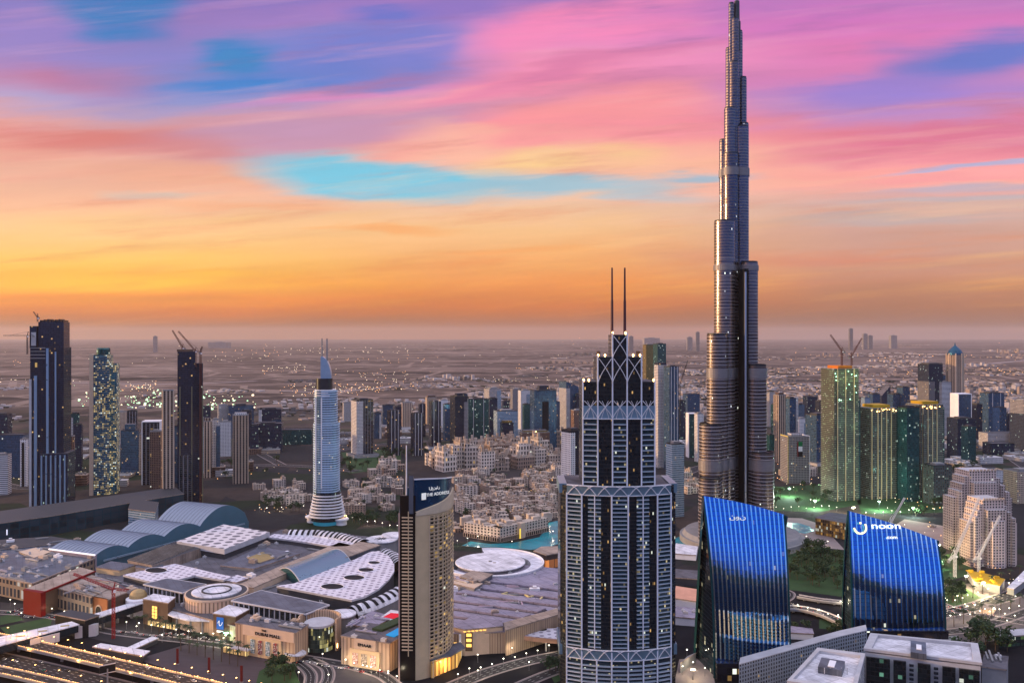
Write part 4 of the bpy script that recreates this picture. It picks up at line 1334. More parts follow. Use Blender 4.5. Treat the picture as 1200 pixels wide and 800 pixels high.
# towers under construction on the right, floodlit green
def site_tower(x0, x1, yt, yb, label, fac, rot, topm, crownpx, strips, wing=None):
    D = DB(yb)
    s = D / F
    c = (x0 + x1) / 2
    W = (x1 - x0) * s
    a, b = rect(W, .8, R(rot))
    t = thing('tower_under_construction', label, 'tower', (XP(c, D), D + b / 2 + 4, 0), R(rot))
    H = ZP(yt, D)
    MB().box(0, 0, 0, a, b, H, top=1).build('concrete_frame', [FC[fac], M['grey']], t)
    sl = MB()
    z = 6.
    while z < H:
        sl.box(0, 0, z, a + 1.8, b + 1.8, .5)
        z += 3.6
    sl.build('floor_slabs', mat('raw_concrete_slab', (.24, .23, .19), .85) if 'raw_concrete_slab' not in bpy.data.materials else bpy.data.materials['raw_concrete_slab'], t)
    for k in strips:
        MB().box(-a / 2 + a * k, -b / 2 - 1., 0, 1.3, 1.4, H).build('column_strip', M['beige'], t)
    cw = crownpx * s
    MB().box(0, 0, H, cw * .9, b * .8, 5.5).build('formwork_crown', M[topm], t)
    lamps = MB()
    rnd = random.Random(int(x0))
    for k in range(16):
        lamps.box(rnd.uniform(-a / 2, a / 2), -b / 2 - 1.3, H - rnd.uniform(2, 60 if fac == 'site' else 8), 1.6, .6, 1.2)
    lamps.build('work_lamps', M['lampgreen'] if fac == 'site' else M['lampwarm'], t)
    if wing:
        MB().box(a / 2 + 4, 3, 0, 10, b * .8, ZP(wing, D), top=1).build('glazed_wing', [FC['teal'], M['roofgrey']], t)
    for zf, wt in (((.93, 45000), (.6, 17000), (.3, 17000)) if fac == 'site' else ((.75, 9000), (.3, 14000))):
        l = bpy.data.lights.new('work_light', 'POINT')
        l.energy, l.color, l.shadow_soft_size = wt, ((.8, 1, .42) if zf > .9 else (.55, 1, .78)), 1.
        lo = bpy.data.objects.new('work_light', l)
        COL.objects.link(lo)
        lo.parent, lo.location = t, (a * .1, -b / 2 - 34, H * zf)
    st = MB()
    for k in range(4):
        st.bar((-a / 2 + 3, -b / 2 - 3 - .2 * k, 0), (-a / 2 + 3, -b / 2 - 3 - .2 * k, H * .9), .5)
    st.build('hoist_mast', M['steel'], t)
    return t


site_tower(971, 1009, 432, 587, 'tallest unfinished tower on the right, floodlit green with an orange crown', 'site', 14, 'orange', 21, (.12, .45, .8), 470)
site_tower(1014, 1053, 478, 585, 'unfinished tower with yellow formwork top right of the green lit tower', 'site2', 12, 'yellow', 24, (.05, .28, .42, .62, .8), 484)
site_tower(1072, 1109, 474, 583, 'unfinished tower with yellow formwork top and a pipe bridge left of the domed tower', 'site2', 15, 'yellow', 24, (.08, .3, .5, .7), 478)


def domed_tower():
    D = DB(512)
    s = D / F
    t = thing('domed_tower', 'rose stone tower with fluted sides and a blue pointed dome', 'tower', (XP(1123.5, D), D + 22, 0))
    r = 9.3 * s
    MB().ring(0, 0, [(r, 0), (r, ZP(416, D))], 8, a0=R(22.5)).build('shaft', [FC['beigev']], t)
    fl = MB()
    for k in range(8):
        an = R(22.5 + 45 * k)
        fl.box(r * math.cos(an), r * math.sin(an), 0, 3, 3, ZP(414, D), an)
    fl.build('corner_flutes', M['sand'], t)
    z0 = ZP(416, D)
    MB().ring(0, 0, [(r * .92, z0), (r * .9, z0 + 6), (r * .72, z0 + 15), (r * .4, z0 + 23), (r * .1, z0 + 29), (.6, z0 + 38)], 20).build('dome', mat('blue_dome', (.02, .08, .14), .3, .5), t, smooth=True)
    return t


domed_tower()


# stepped sandstone apartment towers on the right
def stepped_tower(x0, x1, yt, yb, label):
    D = DB(yb)
    s = D / F
    c = (x0 + x1) / 2
    W = (x1 - x0) * s
    t = thing('stepped_apartment_tower', label, 'apartment tower', (XP(c, D), D + 16, 0), R(6))
    H = ZP(yt, D)
    n = 4
    pale = facade('sandstone_grid', (.56, .45, .40), (.035, .03, .035), 4.2, 3.7, .5, .58, .03, WARM, 1., .2, .2, .8, wobble=0) if 'sandstone_grid' not in bpy.data.materials else bpy.data.materials['sandstone_grid']
    MB().box(0, 4, 0, W * .46, 34, H, top=1).build('central_block', [pale, M['lightgrey']], t)
    cr = MB()
    for i in range(8):
        cr.box(-W * .21 + W * .06 * i, -13.6, H, W * .035, 1.6, 2.6)
    cr.build('roof_crenels', M['sand'], t)
    for sg in (-1, 1):
        for k in range(n):
            w_ = W * .27 / n
            hh = H * (.93 - .085 * k) - 3 * (sg > 0)
            y_ = -1.2 - 3.4 * k if k < 3 else -5
            MB().box(sg * (W * .23 + w_ * (k + .5)), 4 + y_, 0, w_ + .4, 30 - 2 * k, hh, top=1).build('stepped_wing', [pale, M['lightgrey']], t)
    MB().box(0, -16, 0, W * .40, 8, H * .86, top=1).build('front_bay', [pale, M['lightgrey']], t)
    MB().box(0, -21, 0, W * .26, 4, H * .70, top=1).build('front_bay', [pale, M['lightgrey']], t)
    return t


stepped_tower(1115, 1189, 552, 645, 'stepped sandstone apartment tower, the rear and taller of the pair')
stepped_tower(1136, 1194, 586, 664, 'stepped sandstone apartment tower, the front and lower of the pair')


# ------------------------------------------------------------------ tower cranes
def crane(label, px, yfoot, ytop, D, jib, m, z0=None, luff=False, w_=1.6, counter=None):
    """mast from yfoot to ytop at depth D; jib: (px, py) of its tip"""
    t = thing('tower_crane', label, 'crane', (XP(px, D), D, 0))
    zb, zt = (ZP(yfoot, D) if z0 is None else z0), ZP(ytop, D)
    tip = (XP(jib[0], D) - XP(px, D), 0, ZP(jib[1], D))
    def truss(name, p, q, wd):
        mb = MB()
        p, q = Vector(p), Vector(q)
        dd = (q - p).normalized()
        up = Vector((0, 1, 0)) if abs(dd.y) < .9 else Vector((1, 0, 0))
        a = dd.cross(up).normalized() * wd / 2
        b = Vector((0, 1, 0)) * wd / 2
        L = (q - p).length
        cs = [a + b, a - b, -a - b, -a + b]
        for o in cs:
            mb.bar(p + o, q + o, wd * .2)
        n = max(3, int(L / (wd * 1.6)))
        for k in range(n):
            u0, u1 = p + dd * L * k / n, p + dd * L * (k + 1) / n
            for i in range(4):
                mb.bar(u0 + cs[i], u1 + cs[(i + 1) % 4], wd * .12, n=3)
        return mb.build(name, m, t)
    truss('mast', (0, 0, zb), (0, 0, zt), w_)
    truss('jib', (0, 0, zt), tip, w_ * .8)
    c = counter or (-.25 * tip[0], 0, zt + .12 * (zt - tip[2]) + (2 if luff else 0))
    truss('counter_jib', (0, 0, zt), c, w_ * .8)
    MB().box(c[0], 0, c[2] - 3, 3, 2.4, 3).build('counterweight', M['grey'], t)
    MB().box(1.8, -1, zt - 3, 2, 2, 2.4).build('cab', M['white'], t)
    ap = (-.04 * tip[0], 0, zt + 7)
    tb = MB()
    tb.bar((0, 0, zt), ap, .9)
    tb.bar(ap, (tip[0] * .75, 0, zt + (tip[2] - zt) * .75), .3)
    tb.bar(ap, c, .3)
    tb.build('tie_bars', m, t)
    return t


crane('red tower crane with a long jib above the mall roofs', 133, 748, 690, DB(748), (86, 672), M['cranered'], z0=0, w_=2.2, counter=(16, 0, ZP(690, DB(748)) - 1))
crane('dark crane with level jib on the tallest left tower', 32, 415, 393, DB(597) - 8, (4, 393), M['steel'], w_=1.8)
crane('small luffing crane on the roof of the tallest left tower', 44, 377, 372, DB(597) + 20, (39, 365), M['steel'], luff=True)
crane('luffing crane with leftmost raised jib on the black tower', 214, 412, 407, DB(590) + 20, (202, 387), mat('crane_rust_paint', (.10, .030, .02), .5), luff=True, w_=2.4)
crane('luffing crane with second raised jib on the black tower', 229, 430, 411, DB(590) + 10, (209, 388), bpy.data.materials['crane_rust_paint'], luff=True, w_=2.4)
crane('free standing crane mast right of the black tower', 235, 590, 413, DB(590) + 2, (237, 406), bpy.data.materials['crane_rust_paint'], z0=0, luff=True, w_=2.4)
crane('left rust red luffing crane on the green lit tower crown', 986.5, 428, 411, DB(587) + 15, (973, 392), bpy.data.materials['crane_rust_paint'], luff=True, w_=2.6)
crane('right rust red luffing crane on the green lit tower crown', 998, 428, 417, DB(587) + 22, (1010, 396), bpy.data.materials['crane_rust_paint'], luff=True, w_=2.2)
crane('white luffing crane rising left of the stepped apartment towers', 1119, 676, 650, DB(676), (1148, 582), M['cranewhite'], z0=0, luff=True, w_=2.6)
crane('white luffing crane in front of the stepped apartment towers', 1147, 672, 652, DB(674), (1172, 604), M['cranewhite'], z0=0, luff=True, w_=2.4)
crane('pale luffing crane behind the tower with the lit lettering', 1044, 640, 612, DB(640), (1060, 583), M['cranewhite'], z0=0, luff=True, w_=2.2)
crane('distant thin crane right of the lattice tower', 797, 520, 450, DB(520), (806, 422), M['steel'], z0=0, luff=True, w_=2.6)


# ------------------------------------------------------------------ the shopping mall and its roofs
FM = {
    'slots': facade('beige_slotted_wall', (.56, .40, .27), (.25, .17, .11), 4.2, 60, .34, 1.01, 0, wrough=.8, gmetal=0, grough=.7, wobble=0),
    'ribs': facade('beige_ribbed_wall', (.52, .37, .25), (.30, .20, .13), 2.6, 60, .42, 1.01, 0, wrough=.8, gmetal=0, grough=.7, wobble=0),
    'shop': facade('shop_window_wall', (.30, .22, .15), (.06, .07, .09), 7., 14, .62, .7, .35, (.95, .85, .75), .9, .3, .15, .8, wobble=0),
    'teal': facade('teal_panel_wall', (.012, .045, .060), (.010, .030, .045), 14., 9, .9, .9, .0, gmetal=.3, grough=.3, wobble=0),
    'colonnade': facade('dark_colonnade_wall', (.42, .38, .36), (.012, .012, .015), 6.5, 30, .82, 1.01, .0, gmetal=.1, wobble=0),
    'perf': facade('perforated_white_wall', (.24, .27, .30), (.02, .02, .03), 3.2, 3.4, .5, .6, .02, WARM, .8, .1, .2, .6, wobble=0),
    'louvre': facade('dark_ribbed_roof', (.022, .024, .030), (.07, .072, .08), 5, 400, .25, 1.01, 0, gmetal=.2, grough=.4, wobble=0),
}


def dotted(name, col, dotc, pitch, rad, stag=True):
    """flat roofing with a grid of small dark openings, metres on the roof"""
    m, t, b = principled(name)
    uv = t.sep(t.node('ShaderNodeUVMap').outputs[0])
    u = t.m('ADD', t.m('MULTIPLY', uv[0], .88 / pitch), t.m('MULTIPLY', uv[1], .47 / pitch))
    v_ = t.m('SUBTRACT', t.m('MULTIPLY', uv[1], .88 / pitch), t.m('MULTIPLY', uv[0], .47 / pitch))
    if stag:
        u = t.m('ADD', u, t.m('MULTIPLY', t.m('MODULO', t.m('ABSOLUTE', t.m('FLOOR', v_)), 2.), .5))
    fu, fv = t.m('SUBTRACT', t.m('FRACT', u), .5), t.m('SUBTRACT', t.m('FRACT', v_), .5)
    d = t.m('SQRT', t.m('ADD', t.m('MULTIPLY', fu, fu), t.m('MULTIPLY', fv, fv)))
    hs = t.white(t.xyz(t.m('FLOOR', u), t.m('FLOOR', v_), 1.))
    dot = t.m('LESS_THAN', d, t.m('ADD', t.m('MULTIPLY', hs, rad * .5), rad * .6))
    nf, _ = t.noise(t.node('ShaderNodeTexCoord').outputs['Object'], .06, 5, .65)
    f = t.m('ADD', t.m('MULTIPLY', t.m('SUBTRACT', nf, .5), .5), 1.)
    t.put(b.inputs['Base Color'], t.mix(1., t.mix(dot, col, dotc), t.xyz(f, f, f), 'MULTIPLY'))
    b.inputs['Roughness'].default_value = .75
    return m


M['dots'] = dotted('white_roof_with_small_openings', (.62, .58, .63), (.24, .21, .26), 8.5, .30)
M['bigdots'] = dotted('pale_roof_with_round_skylights', (.62, .57, .58), (.14, .13, .15), 15., .34)


def centroid(P):
    return (sum(p[0] for p in P) / len(P), sum(p[1] for p in P) / len(P))


def ccw(P):
    a = sum(P[i][0] * P[(i + 1) % len(P)][1] - P[(i + 1) % len(P)][0] * P[i][1] for i in range(len(P)))
    return P if a > 0 else P[::-1]


def grow(P, e):
    c = centroid(P)
    out = []
    for p in P:
        L = math.hypot(p[0] - c[0], p[1] - c[1])
        out.append((c[0] + (p[0] - c[0]) * (1 + e / L), c[1] + (p[1] - c[1]) * (1 + e / L)))
    return out


def hall(label, px, z, wall, roof, cat='mall building', name='mall_hall', z0=0., over=.8, th=1.2, holes=None, clutter=0, par=False, base=None):
    """roof outline traced in pixels at level z, stood on the ground: wall + roof slab (+ rooftop units)"""
    P = ccw([G(x, y, z) for x, y in px])
    c = centroid(P)
    Q = [(p[0] - c[0], p[1] - c[1]) for p in P]
    t = thing(name, label, cat, (c[0], c[1], 0))
    MB().prism(base or grow(Q, -over), z0, z - th, 0).build('wall', wall, t)
    rf = MB().prism(Q, z - th + .02, z, 0, top=1, bottom=True).build('roof', [M['lightgrey'] if th > 1.5 else M['tanroof'], roof], t)
    if par:
        pb = MB()
        for a, b in zip(Q, Q[1:] + Q[:1]):
            pb.bar((a[0], a[1], z + .5), (b[0], b[1], z + .5), 1.2)
        pb.build('parapet', M['tanroof'], t)
    if clutter:
        rnd = random.Random(int(px[0][0] * 7 + px[0][1]))
        xs_, ys_ = [q[0] for q in Q], [q[1] for q in Q]
        ang = math.atan2(Q[1][1] - Q[0][1], Q[1][0] - Q[0][0])
        n = 0
        for _ in range(clutter * 6):
            x, y = rnd.uniform(min(xs_), max(xs_)), rnd.uniform(min(ys_), max(ys_))
            ins = False
            for a, b in zip(Q, Q[1:] + Q[:1]):
                if (a[1] > y) != (b[1] > y) and x < (b[0] - a[0]) * (y - a[1]) / (b[1] - a[1]) + a[0]:
                    ins = not ins
            if not ins:
                continue
            u = MB()
            k = rnd.random()
            if k < .45:
                u.box(0, 0, 0, rnd.uniform(3, 6), rnd.uniform(2.5, 4), rnd.uniform(1.5, 3))
                u.ring(0, 0, [(.8, 3.01), (.8, 3.5)], 8)
                u.build('rooftop_unit', M['lightgrey'], t, (x, y, z), ang)
            elif k < .8:
                u.box(0, 0, .5, rnd.uniform(14, 34), 1.5, 1.3)
                u.box(0, 3, .5, rnd.uniform(8, 20), 1.2, 1.1)
                u.build('duct_run', M['alu'] if k < .6 else M['grey'], t, (x, y, z), ang + (math.pi / 2 if rnd.random() < .3 else 0))
            else:
                u.box(0, 0, 0, rnd.uniform(7, 12), rnd.uniform(5, 8), rnd.uniform(2.5, 4.5))
                u.box(0, 0, 4.6, 4, 4, .6)
                u.build('plant_room', M[rnd.choice(('sand', 'grey', 'white', 'tanroof'))], t, (x, y, z), ang)
            n += 1
            if n >= clutter:
                break
    t['_c'] = 0
    del t['_c']
    return t, c, Q


# broad base decks that everything else stands on
hall('sprawling grey mall roof deck full of ducts, between the wave roof and the front pavilions', [(40, 668), (300, 740), (400, 700), (470, 650), (430, 628), (330, 620), (180, 672)], 17, FM['ribs'], M['roofgrey'], clutter=90, name='mall_deck')
hall('mauve mall roof deck right of the curved hotel, striped with long ridges', [(528, 742), (592, 740), (672, 712), (676, 668), (600, 660), (528, 668)], 21, FM['ribs'], M['roofpurple'], clutter=40, name='mall_deck')
hall('left beige department store with long flat blue grey roof', [(-40, 668), (38, 684), (112, 654), (60, 636), (-40, 640)], 22, FM['shop'], M['slate'], clutter=60, par=True, name='department_store')


def red_store():
    z = 26
    t, c, Q = hall('store with a glossy red sign wall and dark brown roof', [(28, 690), (49, 694), (112, 669), (94, 664)], z, M['brown'], M['tanroof'], name='red_front_store', cat='store')
    a, b = G(28, 691, z), G(48.5, 695, z)
    MB().prism([(a[0] - c[0], a[1] - c[1] - 1.2), (b[0] - c[0], b[1] - c[1] - 1.2), (b[0] - c[0] + 2, b[1] - c[1] + 5), (a[0] - c[0], a[1] - c[1] + 3)], 0, z + 1).build('red_sign_wall', M['red'], t)
    rl_ = MB()
    for (p, q) in ((b, G(112, 669, z)), (a, b)):
        rl_.bar((p[0] - c[0], p[1] - c[1] - .5, z), (q[0] - c[0], q[1] - c[1] - .5, z), 1.6)
    rl_.build('red_edge', M['red'], t)
    sw = MB()                                      # a flowing white script mark on the red wall
    pr = None
    for k in range(15):
        u = k / 14
        p = (a[0] - c[0] + 5 + 8 * u, a[1] - c[1] - 1.9 - .9 * u, z - 5 + 1.4 * math.sin(u * 14) - u * 1.5)
        if pr:
            sw.bar(pr, p, .5)
        pr = p
    sw.build('script_sign', M['letters'], t)


red_store()
hall('beige block with tall shop posters between the red store and the brown arch block', [(65, 688), (107, 699), (140, 683), (104, 672)], 24, FM['shop'], M['tanroof'], clutter=12, name='poster_block', cat='store')


def poster(t, x, y, z0, w_, hh, ang, cols, frame=None):
    """a printed banner on a wall, mottled with colour"""
    key = 'banner_print_' + '_'.join('%d' % (100 * k) for k in cols[0])
    if key not in bpy.data.materials:
        m, tt, b = principled(key)
        nf, nc = tt.noise(tt.node('ShaderNodeTexCoord').outputs['Object'], .55, 3, .6)
        t_ = tt.ramp(nf, [(.36, cols[0]), (.5, cols[1]), (.62, cols[2])])
        tt.put(b.inputs['Base Color'], t_)
        tt.put(b.inputs['Emission Color'], t_)
        b.inputs['Emission Strength'].default_value = .06
    mb = MB().box(0, 0, 0, w_, .3, hh)
    return mb.build('banner', bpy.data.materials[key], t, (x, y, z0), ang)


def arch_block():
    z = 23
    t, c, Q = hall('brown block with a tall pointed arch doorway', [(106, 698), (126, 702), (152, 692), (134, 686)], z, M['brown'], M['tanroof'], name='arch_block', cat='store')
    a, b = G(106, 698, z), G(126, 702, z)
    ax, ay, bx, by = a[0] - c[0], a[1] - c[1], b[0] - c[0], b[1] - c[1]
    MB().prism([(ax, ay - .6), (bx, by - .6), (bx, by + 2), (ax, ay + 2)], 0, z).build('terracotta_front', M['terracotta'], t)
    mx, my = (ax + bx) / 2, (ay + by) / 2
    def arch(w_, h1, h2):
        pts = [(-w_, 0), (w_, 0), (w_, h1)]
        for k in range(1, 6):
            u = k / 6
            pts.append((w_ * math.cos(u * 1.57), h1 + (h2 - h1) * math.sin(u * 1.57)))
        pts.append((0, h2))
        for k in range(5, 0, -1):
            u = k / 6
            pts.append((-w_ * math.cos(u * 1.57), h1 + (h2 - h1) * math.sin(u * 1.57)))
        pts.append((-w_, h1))
        return pts
    ang = math.atan2(by - ay, bx - ax)
    for nm, P, off, m in (('arch_surround', arch(5.2, 8, 15.5), -1.0, M['sand']), ('arch_opening', arch(4.2, 8, 14), -1.4, M['black'])):
        f = MB()
        f.poly([(p[0], -.3, p[1]) for p in P])
        for p, q in zip(P, P[1:] + P[:1]):
            f.poly([(p[0], -.3, p[1]), (p[0], .3, p[1]), (q[0], .3, q[1]), (q[0], -.3, q[1])])
        f.build(nm, m, t, (mx, my + off, .1), ang)


arch_block()


def wave_hall():
    zb = 24
    A, B = G(58, 640, 30), G(112, 647, 30)         # gable end
    C = G(291, 602, 30)
    ax = Vector((C[0] - B[0], C[1] - B[1], 0))
    L = ax.length
    ax.normalize()
    wv = Vector((A[0] - B[0], A[1] - B[1], 0))
    t = thing('wave_roof_hall', 'long hall roofed with four rising blue grey wave vaults', 'mall building', (B[0], B[1], 0))
    humps = [(0, .20, 22, 33), (.20, .42, 24, 36), (.42, .66, 25, 39), (.66, 1.0, 24, 52)]
    prof = []
    for s0, s1, z0, h_ in humps:
        for k in range(12):
            u = k / 12
            prof.append((L * (s0 + (s1 - s0) * u), z0 + (h_ - z0) * math.sin(math.pi * min(1, u * .85 + .12)) ** .9))
    prof.append((L, 19))
    rf, wl, wl2 = MB(), MB(), MB()
    for k in range(1, 12):                         # standing seams along every vault
        sm = MB()
        for (s0, z0), (s1, z1) in zip(prof, prof[1:]):
            p0, p1 = ax * s0 + wv * (k / 12), ax * s1 + wv * (k / 12)
            sm.bar((p0.x, p0.y, z0 + .1), (p1.x, p1.y, z1 + .1), .5, n=3)
        sm.build('standing_seam', M['slate'], t)
    for (s0, z0), (s1, z1) in zip(prof, prof[1:]):
        p0, p1 = ax * s0, ax * s1
        q0, q1 = p0 + wv, p1 + wv
        rf.poly([(p0.x, p0.y, z0), (p1.x, p1.y, z1), (q1.x, q1.y, z1), (q0.x, q0.y, z0)], [(0, s0), (0, s1), (60, s1), (60, s0)])
        wl.poly([(p0.x, p0.y, 0), (p1.x, p1.y, 0), (p1.x, p1.y, z1 - .02), (p0.x, p0.y, z0 - .02)])
        wl2.poly([(q1.x, q1.y, 0), (q0.x, q0.y, 0), (q0.x, q0.y, z0 - .02), (q1.x, q1.y, z1 - .02)])
    rf.build('wave_roof', mat('ribbed_blue_grey_roof', (.22, .27, .35), .45, .35, var=.08, scale=.25, stretch=(1, .2, 1)), t, smooth=True, merge=True)
    wl.build('side_wall', mat('teal_side_cladding', (.07, .16, .21), .5, .2, var=.1), t)
    wl2.build('side_wall', bpy.data.materials['teal_side_cladding'], t)
    e = MB().prism([(wv.x, wv.y - .8), (0, -.8), (1, 1.5), (wv.x + 1, wv.y + 1.5)], 0, 27)
    e.build('gable_wall', mat('mauve_panel_wall', (.30, .25, .27), .7), t)
    MB().bar((wv.x, wv.y - 1.5, 27), (0, -1.5, 27), 1.6).build('lit_gable_edge', mat('white_glow_edge', (.9, .9, .9), emit=(1, .9, .92), es=.6), t)
    g_ = MB()
    p0 = ax * L
    g_.prism([(p0.x, p0.y), (p0.x + .5, p0.y + .5), (p0.x + wv.x, p0.y + wv.y), (p0.x + wv.x - .5, p0.y + wv.y)], 0, 18.8)
    g_.build('end_wall', bpy.data.materials['teal_side_cladding'], t)
    sw = MB()
    off = Vector((ax.y, -ax.x, 0)) * 5
    a, b = off + ax * 8, off + ax * (L * .95)
    sw.bar((a.x, a.y, 18), (b.x, b.y, 18), 2.2)
    sw.build('side_gutter', M['paleblue'], t)


wave_hall()
hall('flat pale roofed hall dotted with round dark skylights', [(207, 634), (263, 643), (316, 623), (262, 614)], 31, M['darkgrey'], M['bigdots'], th=7, over=2.5, name='skylight_hall')


def ribbed_hall():
    z = 27
    px = [(149, 656), (178, 662), (238, 641), (206, 634)]
    t, c, Q = hall('dark hall with a closely ribbed black roof', px, z, M['tanroof'], M['darkgrey'], name='ribbed_hall')
    a, b, d_ = [Vector((*[G(*p, z)[k] - c[k] for k in (0, 1)], z)) for p in (px[0], px[1], px[3])]
    for k in range(22):
        u = (k + .5) / 22
        MB().bar(tuple(a + (d_ - a) * u + Vector((0, 0, .6))), tuple(b + (d_ - a) * u + Vector((0, 0, .6))), .9).build('roof_rib', M['slate'], t)


ribbed_hall()


def ellipse_px(cx, cy, rx, ry, z, n=24):
    return [G(cx + rx * math.cos(2 * math.pi * k / n), cy - ry * math.sin(2 * math.pi * k / n), z) for k in range(n)]


def dotroof(label, px, z, holes, name='white_mall_roof', extra=None, low=9):
    t, c, Q = hall(label, px, z, M['darkgrey'], M['dots'], name=name, th=2.2)
    for (x, y, rx, ry) in holes:
        P = [(p[0] - c[0], p[1] - c[1]) for p in ellipse_px(x, y, rx, ry, z)]
        MB().prism(ccw(P), z - 1, z + .08, 0).build('skylight_opening', M['black'], t)
        rm = MB()
        for p, q in zip(P, P[1:] + P[:1]):
            rm.bar((*p, z + .25), (*q, z + .25), .5)
        rm.build('skylight_rim', M['white'], t)
    return t, c


dotroof('white dotted roof with a C shaped black opening', [(144, 673), (205, 660), (252, 671), (272, 675), (262, 679), (228, 674), (202, 680), (176, 681)], 25, [(183, 668, 13, 3.2)])
dotroof('large white dotted roof with a row of four round black openings', [(324, 686), (345, 683), (418, 654), (434, 646), (444, 645), (456, 651), (462, 661), (462, 669), (456, 678), (444, 689), (428, 698), (412, 702.5)], 26,
        [(389.5, 687, 13.5, 3.4), (415, 676.5, 12.3, 3.1), (429, 667.5, 9.3, 2.4), (438.5, 659, 7.2, 1.8)])
dotroof('narrow white dotted roof below the striped arch roof', [(313, 629), (322, 625), (410, 634), (418, 639), (392, 640), (340, 632)], 24, [])
hall('long sand coloured ridge roof beside the blue barrel vault', [(276, 686), (297, 688), (412, 638), (398, 635), (330, 662)], 24, M['sand'], M['tanroof'], name='ridge_hall')
hall('tan flat roof at the far end of the barrel vault', [(386, 648), (405, 653), (446, 638), (421, 634)], 27, M['slate'], M['tanroof'], name='flat_roof_hall')
hall('grey faceted courtyard roof behind the barrel vault', [(258, 662), (297, 666), (352, 648), (305, 640)], 21, M['grey'], M['slate'], name='faceted_hall', clutter=8)
hall('pale low slab roof with gold coloured sunken court', [(290, 653), (304, 659), (322, 653), (308, 646)], 22.2, M['beige'], mat('dim_gold_court', (.30, .22, .10), .8), name='sunken_court')
hall('small grey blue flat roof by the ribbed hall', [(166, 656), (192, 661), (188, 668), (158, 664)], 24, M['sand'], M['slate'], name='flat_roof_hall')
hall('small grey box hall in front of the wave roof end', [(112, 664), (140, 668), (160, 661), (130, 657)], 24, M['beige'], M['slate'], name='flat_roof_hall')
hall('small bright white tiled roof near the sand coloured ridge', [(262, 679), (276, 682), (291, 677), (278, 673)], 23, M['grey'], M['dots'], name='flat_roof_hall')


def barrel_vault():
    t = thing('barrel_vault_hall', 'blue glass barrel vault roof lying along the sand coloured ridge', 'mall building')
    z = 22
    a0, a1 = Vector((*G(327, 668, z), 0)), Vector((*G(386, 646, z), 0))
    b0 = Vector((*G(354, 684, z), 0))
    c = (a0 + a1 + b0) / 3
    t.location = (c.x, c.y, 0)
    ax, wd = a1 - a0, b0 - a0
    n = 14
    v_, e = MB(), MB()
    def P(u, s):
        p = a0 + ax * s + wd * u - c
        return (p.x, p.y, z + 13 * math.sin(math.pi * (.12 + .83 * u)) - 4)
    for k in range(n):
        v_.poly([P(k / n, 0), P((k + 1) / n, 0), P((k + 1) / n, 1), P(k / n, 1)], [(0, k), (0, k + 1), (90, k + 1), (90, k)])
    v_.build('vault_roof', mat('blue_grey_vault_glass', (.16, .25, .33), .3, .5, var=.05), t, smooth=True, merge=True)
    for s in (0, 1):
        q = [P(k / n, s) for k in range(n + 1)]
        e.poly([(q[0][0], q[0][1], 0)] + q + [(q[-1][0], q[-1][1], 0)])
    p0, p1, q0, q1 = P(0, 0), P(0, 1), P(1, 0), P(1, 1)
    e.poly([(p0[0], p0[1], 0), (p1[0], p1[1], 0), p1, p0])
    e.poly([(q0[0], q0[1], 0), (q1[0], q1[1], 0), q1, q0])
    e.build('wall', M['tealglass'], t)
    rb = MB()
    for s in (0, 1):
        q = [P(k / n, s) for k in range(n + 1)]
        for x, y in zip(q, q[1:]):
            rb.bar(x, y, .9)
    rb.build('arch_rim', M['lightgrey'], t)


barrel_vault()


def striped_arch(label, pts, z, width, n, name='striped_arch_roof'):
    """a curving roof of white ribs and dark slots along a pixel path"""
    path = [Vector((*G(x, y, z), 0)) for x, y in pts]
    seg = [(path[i + 1] - path[i]).length for i in range(len(path) - 1)]
    tot = sum(seg)
    def at(s):
        for i, L_ in enumerate(seg):
            if s <= L_ or i == len(seg) - 1:
                d = (path[i + 1] - path[i]).normalized()
                return path[i] + d * s, d
            s -= L_
    c = path[len(path) // 2]
    t = thing(name, label, 'mall building', (c.x, c.y, 0))
    sh, sl = MB(), MB()
    m = 40
    for k in range(m):
        (p0, d0), (p1, d1) = at(tot * k / m), at(tot * (k + 1) / m)
        for j in range(8):
            u0, u1 = j / 8, (j + 1) / 8
            def Q(p, d, u):
                nn = Vector((-d.y, d.x, 0))
                q = p - c + nn * width * (u - .5)
                return (q.x, q.y, z - 6 + 8 * math.sin(math.pi * u) ** .8)
            sh.poly([Q(p0, d0, u0), Q(p1, d1, u0), Q(p1, d1, u1), Q(p0, d0, u1)])
    sh.build('arched_shell', M['roofwhite'], t, smooth=True, merge=True)
    for k in range(n):
        p, d = at(tot * (k + .5) / n)
        nn = Vector((-d.y, d.x, 0))
        s_ = MB()
        hw = tot / n * .22
        for j in range(6):
            u0, u1 = .10 + .5 * j / 6, .10 + .5 * (j + 1) / 6
            a = p - c + nn * width * (u0 - .5)
            b = p - c + nn * width * (u1 - .5)
            za, zb_ = z - 5.7 + 8 * math.sin(math.pi * u0) ** .8, z - 5.7 + 8 * math.sin(math.pi * u1) ** .8
            s_.poly([(a.x - d.x * hw, a.y - d.y * hw, za), (a.x + d.x * hw, a.y + d.y * hw, za), (b.x + d.x * hw, b.y + d.y * hw, zb_), (b.x - d.x * hw, b.y - d.y * hw, zb_)])
        s_.build('roof_slot', M['black'], t)
    wl = MB()
    for sg in (-.48, .48):
        for k in range(m):
            (p0, d0), (p1, d1) = at(tot * k / m), at(tot * (k + 1) / m)
            a = p0 - c + Vector((-d0.y, d0.x, 0)) * width * sg
            b = p1 - c + Vector((-d1.y, d1.x, 0)) * width * sg
            wl.poly([(a.x, a.y, 0), (b.x, b.y, 0), (b.x, b.y, z - 5.4), (a.x, a.y, z - 5.4)])
    wl.build('wall', M['grey'], t)


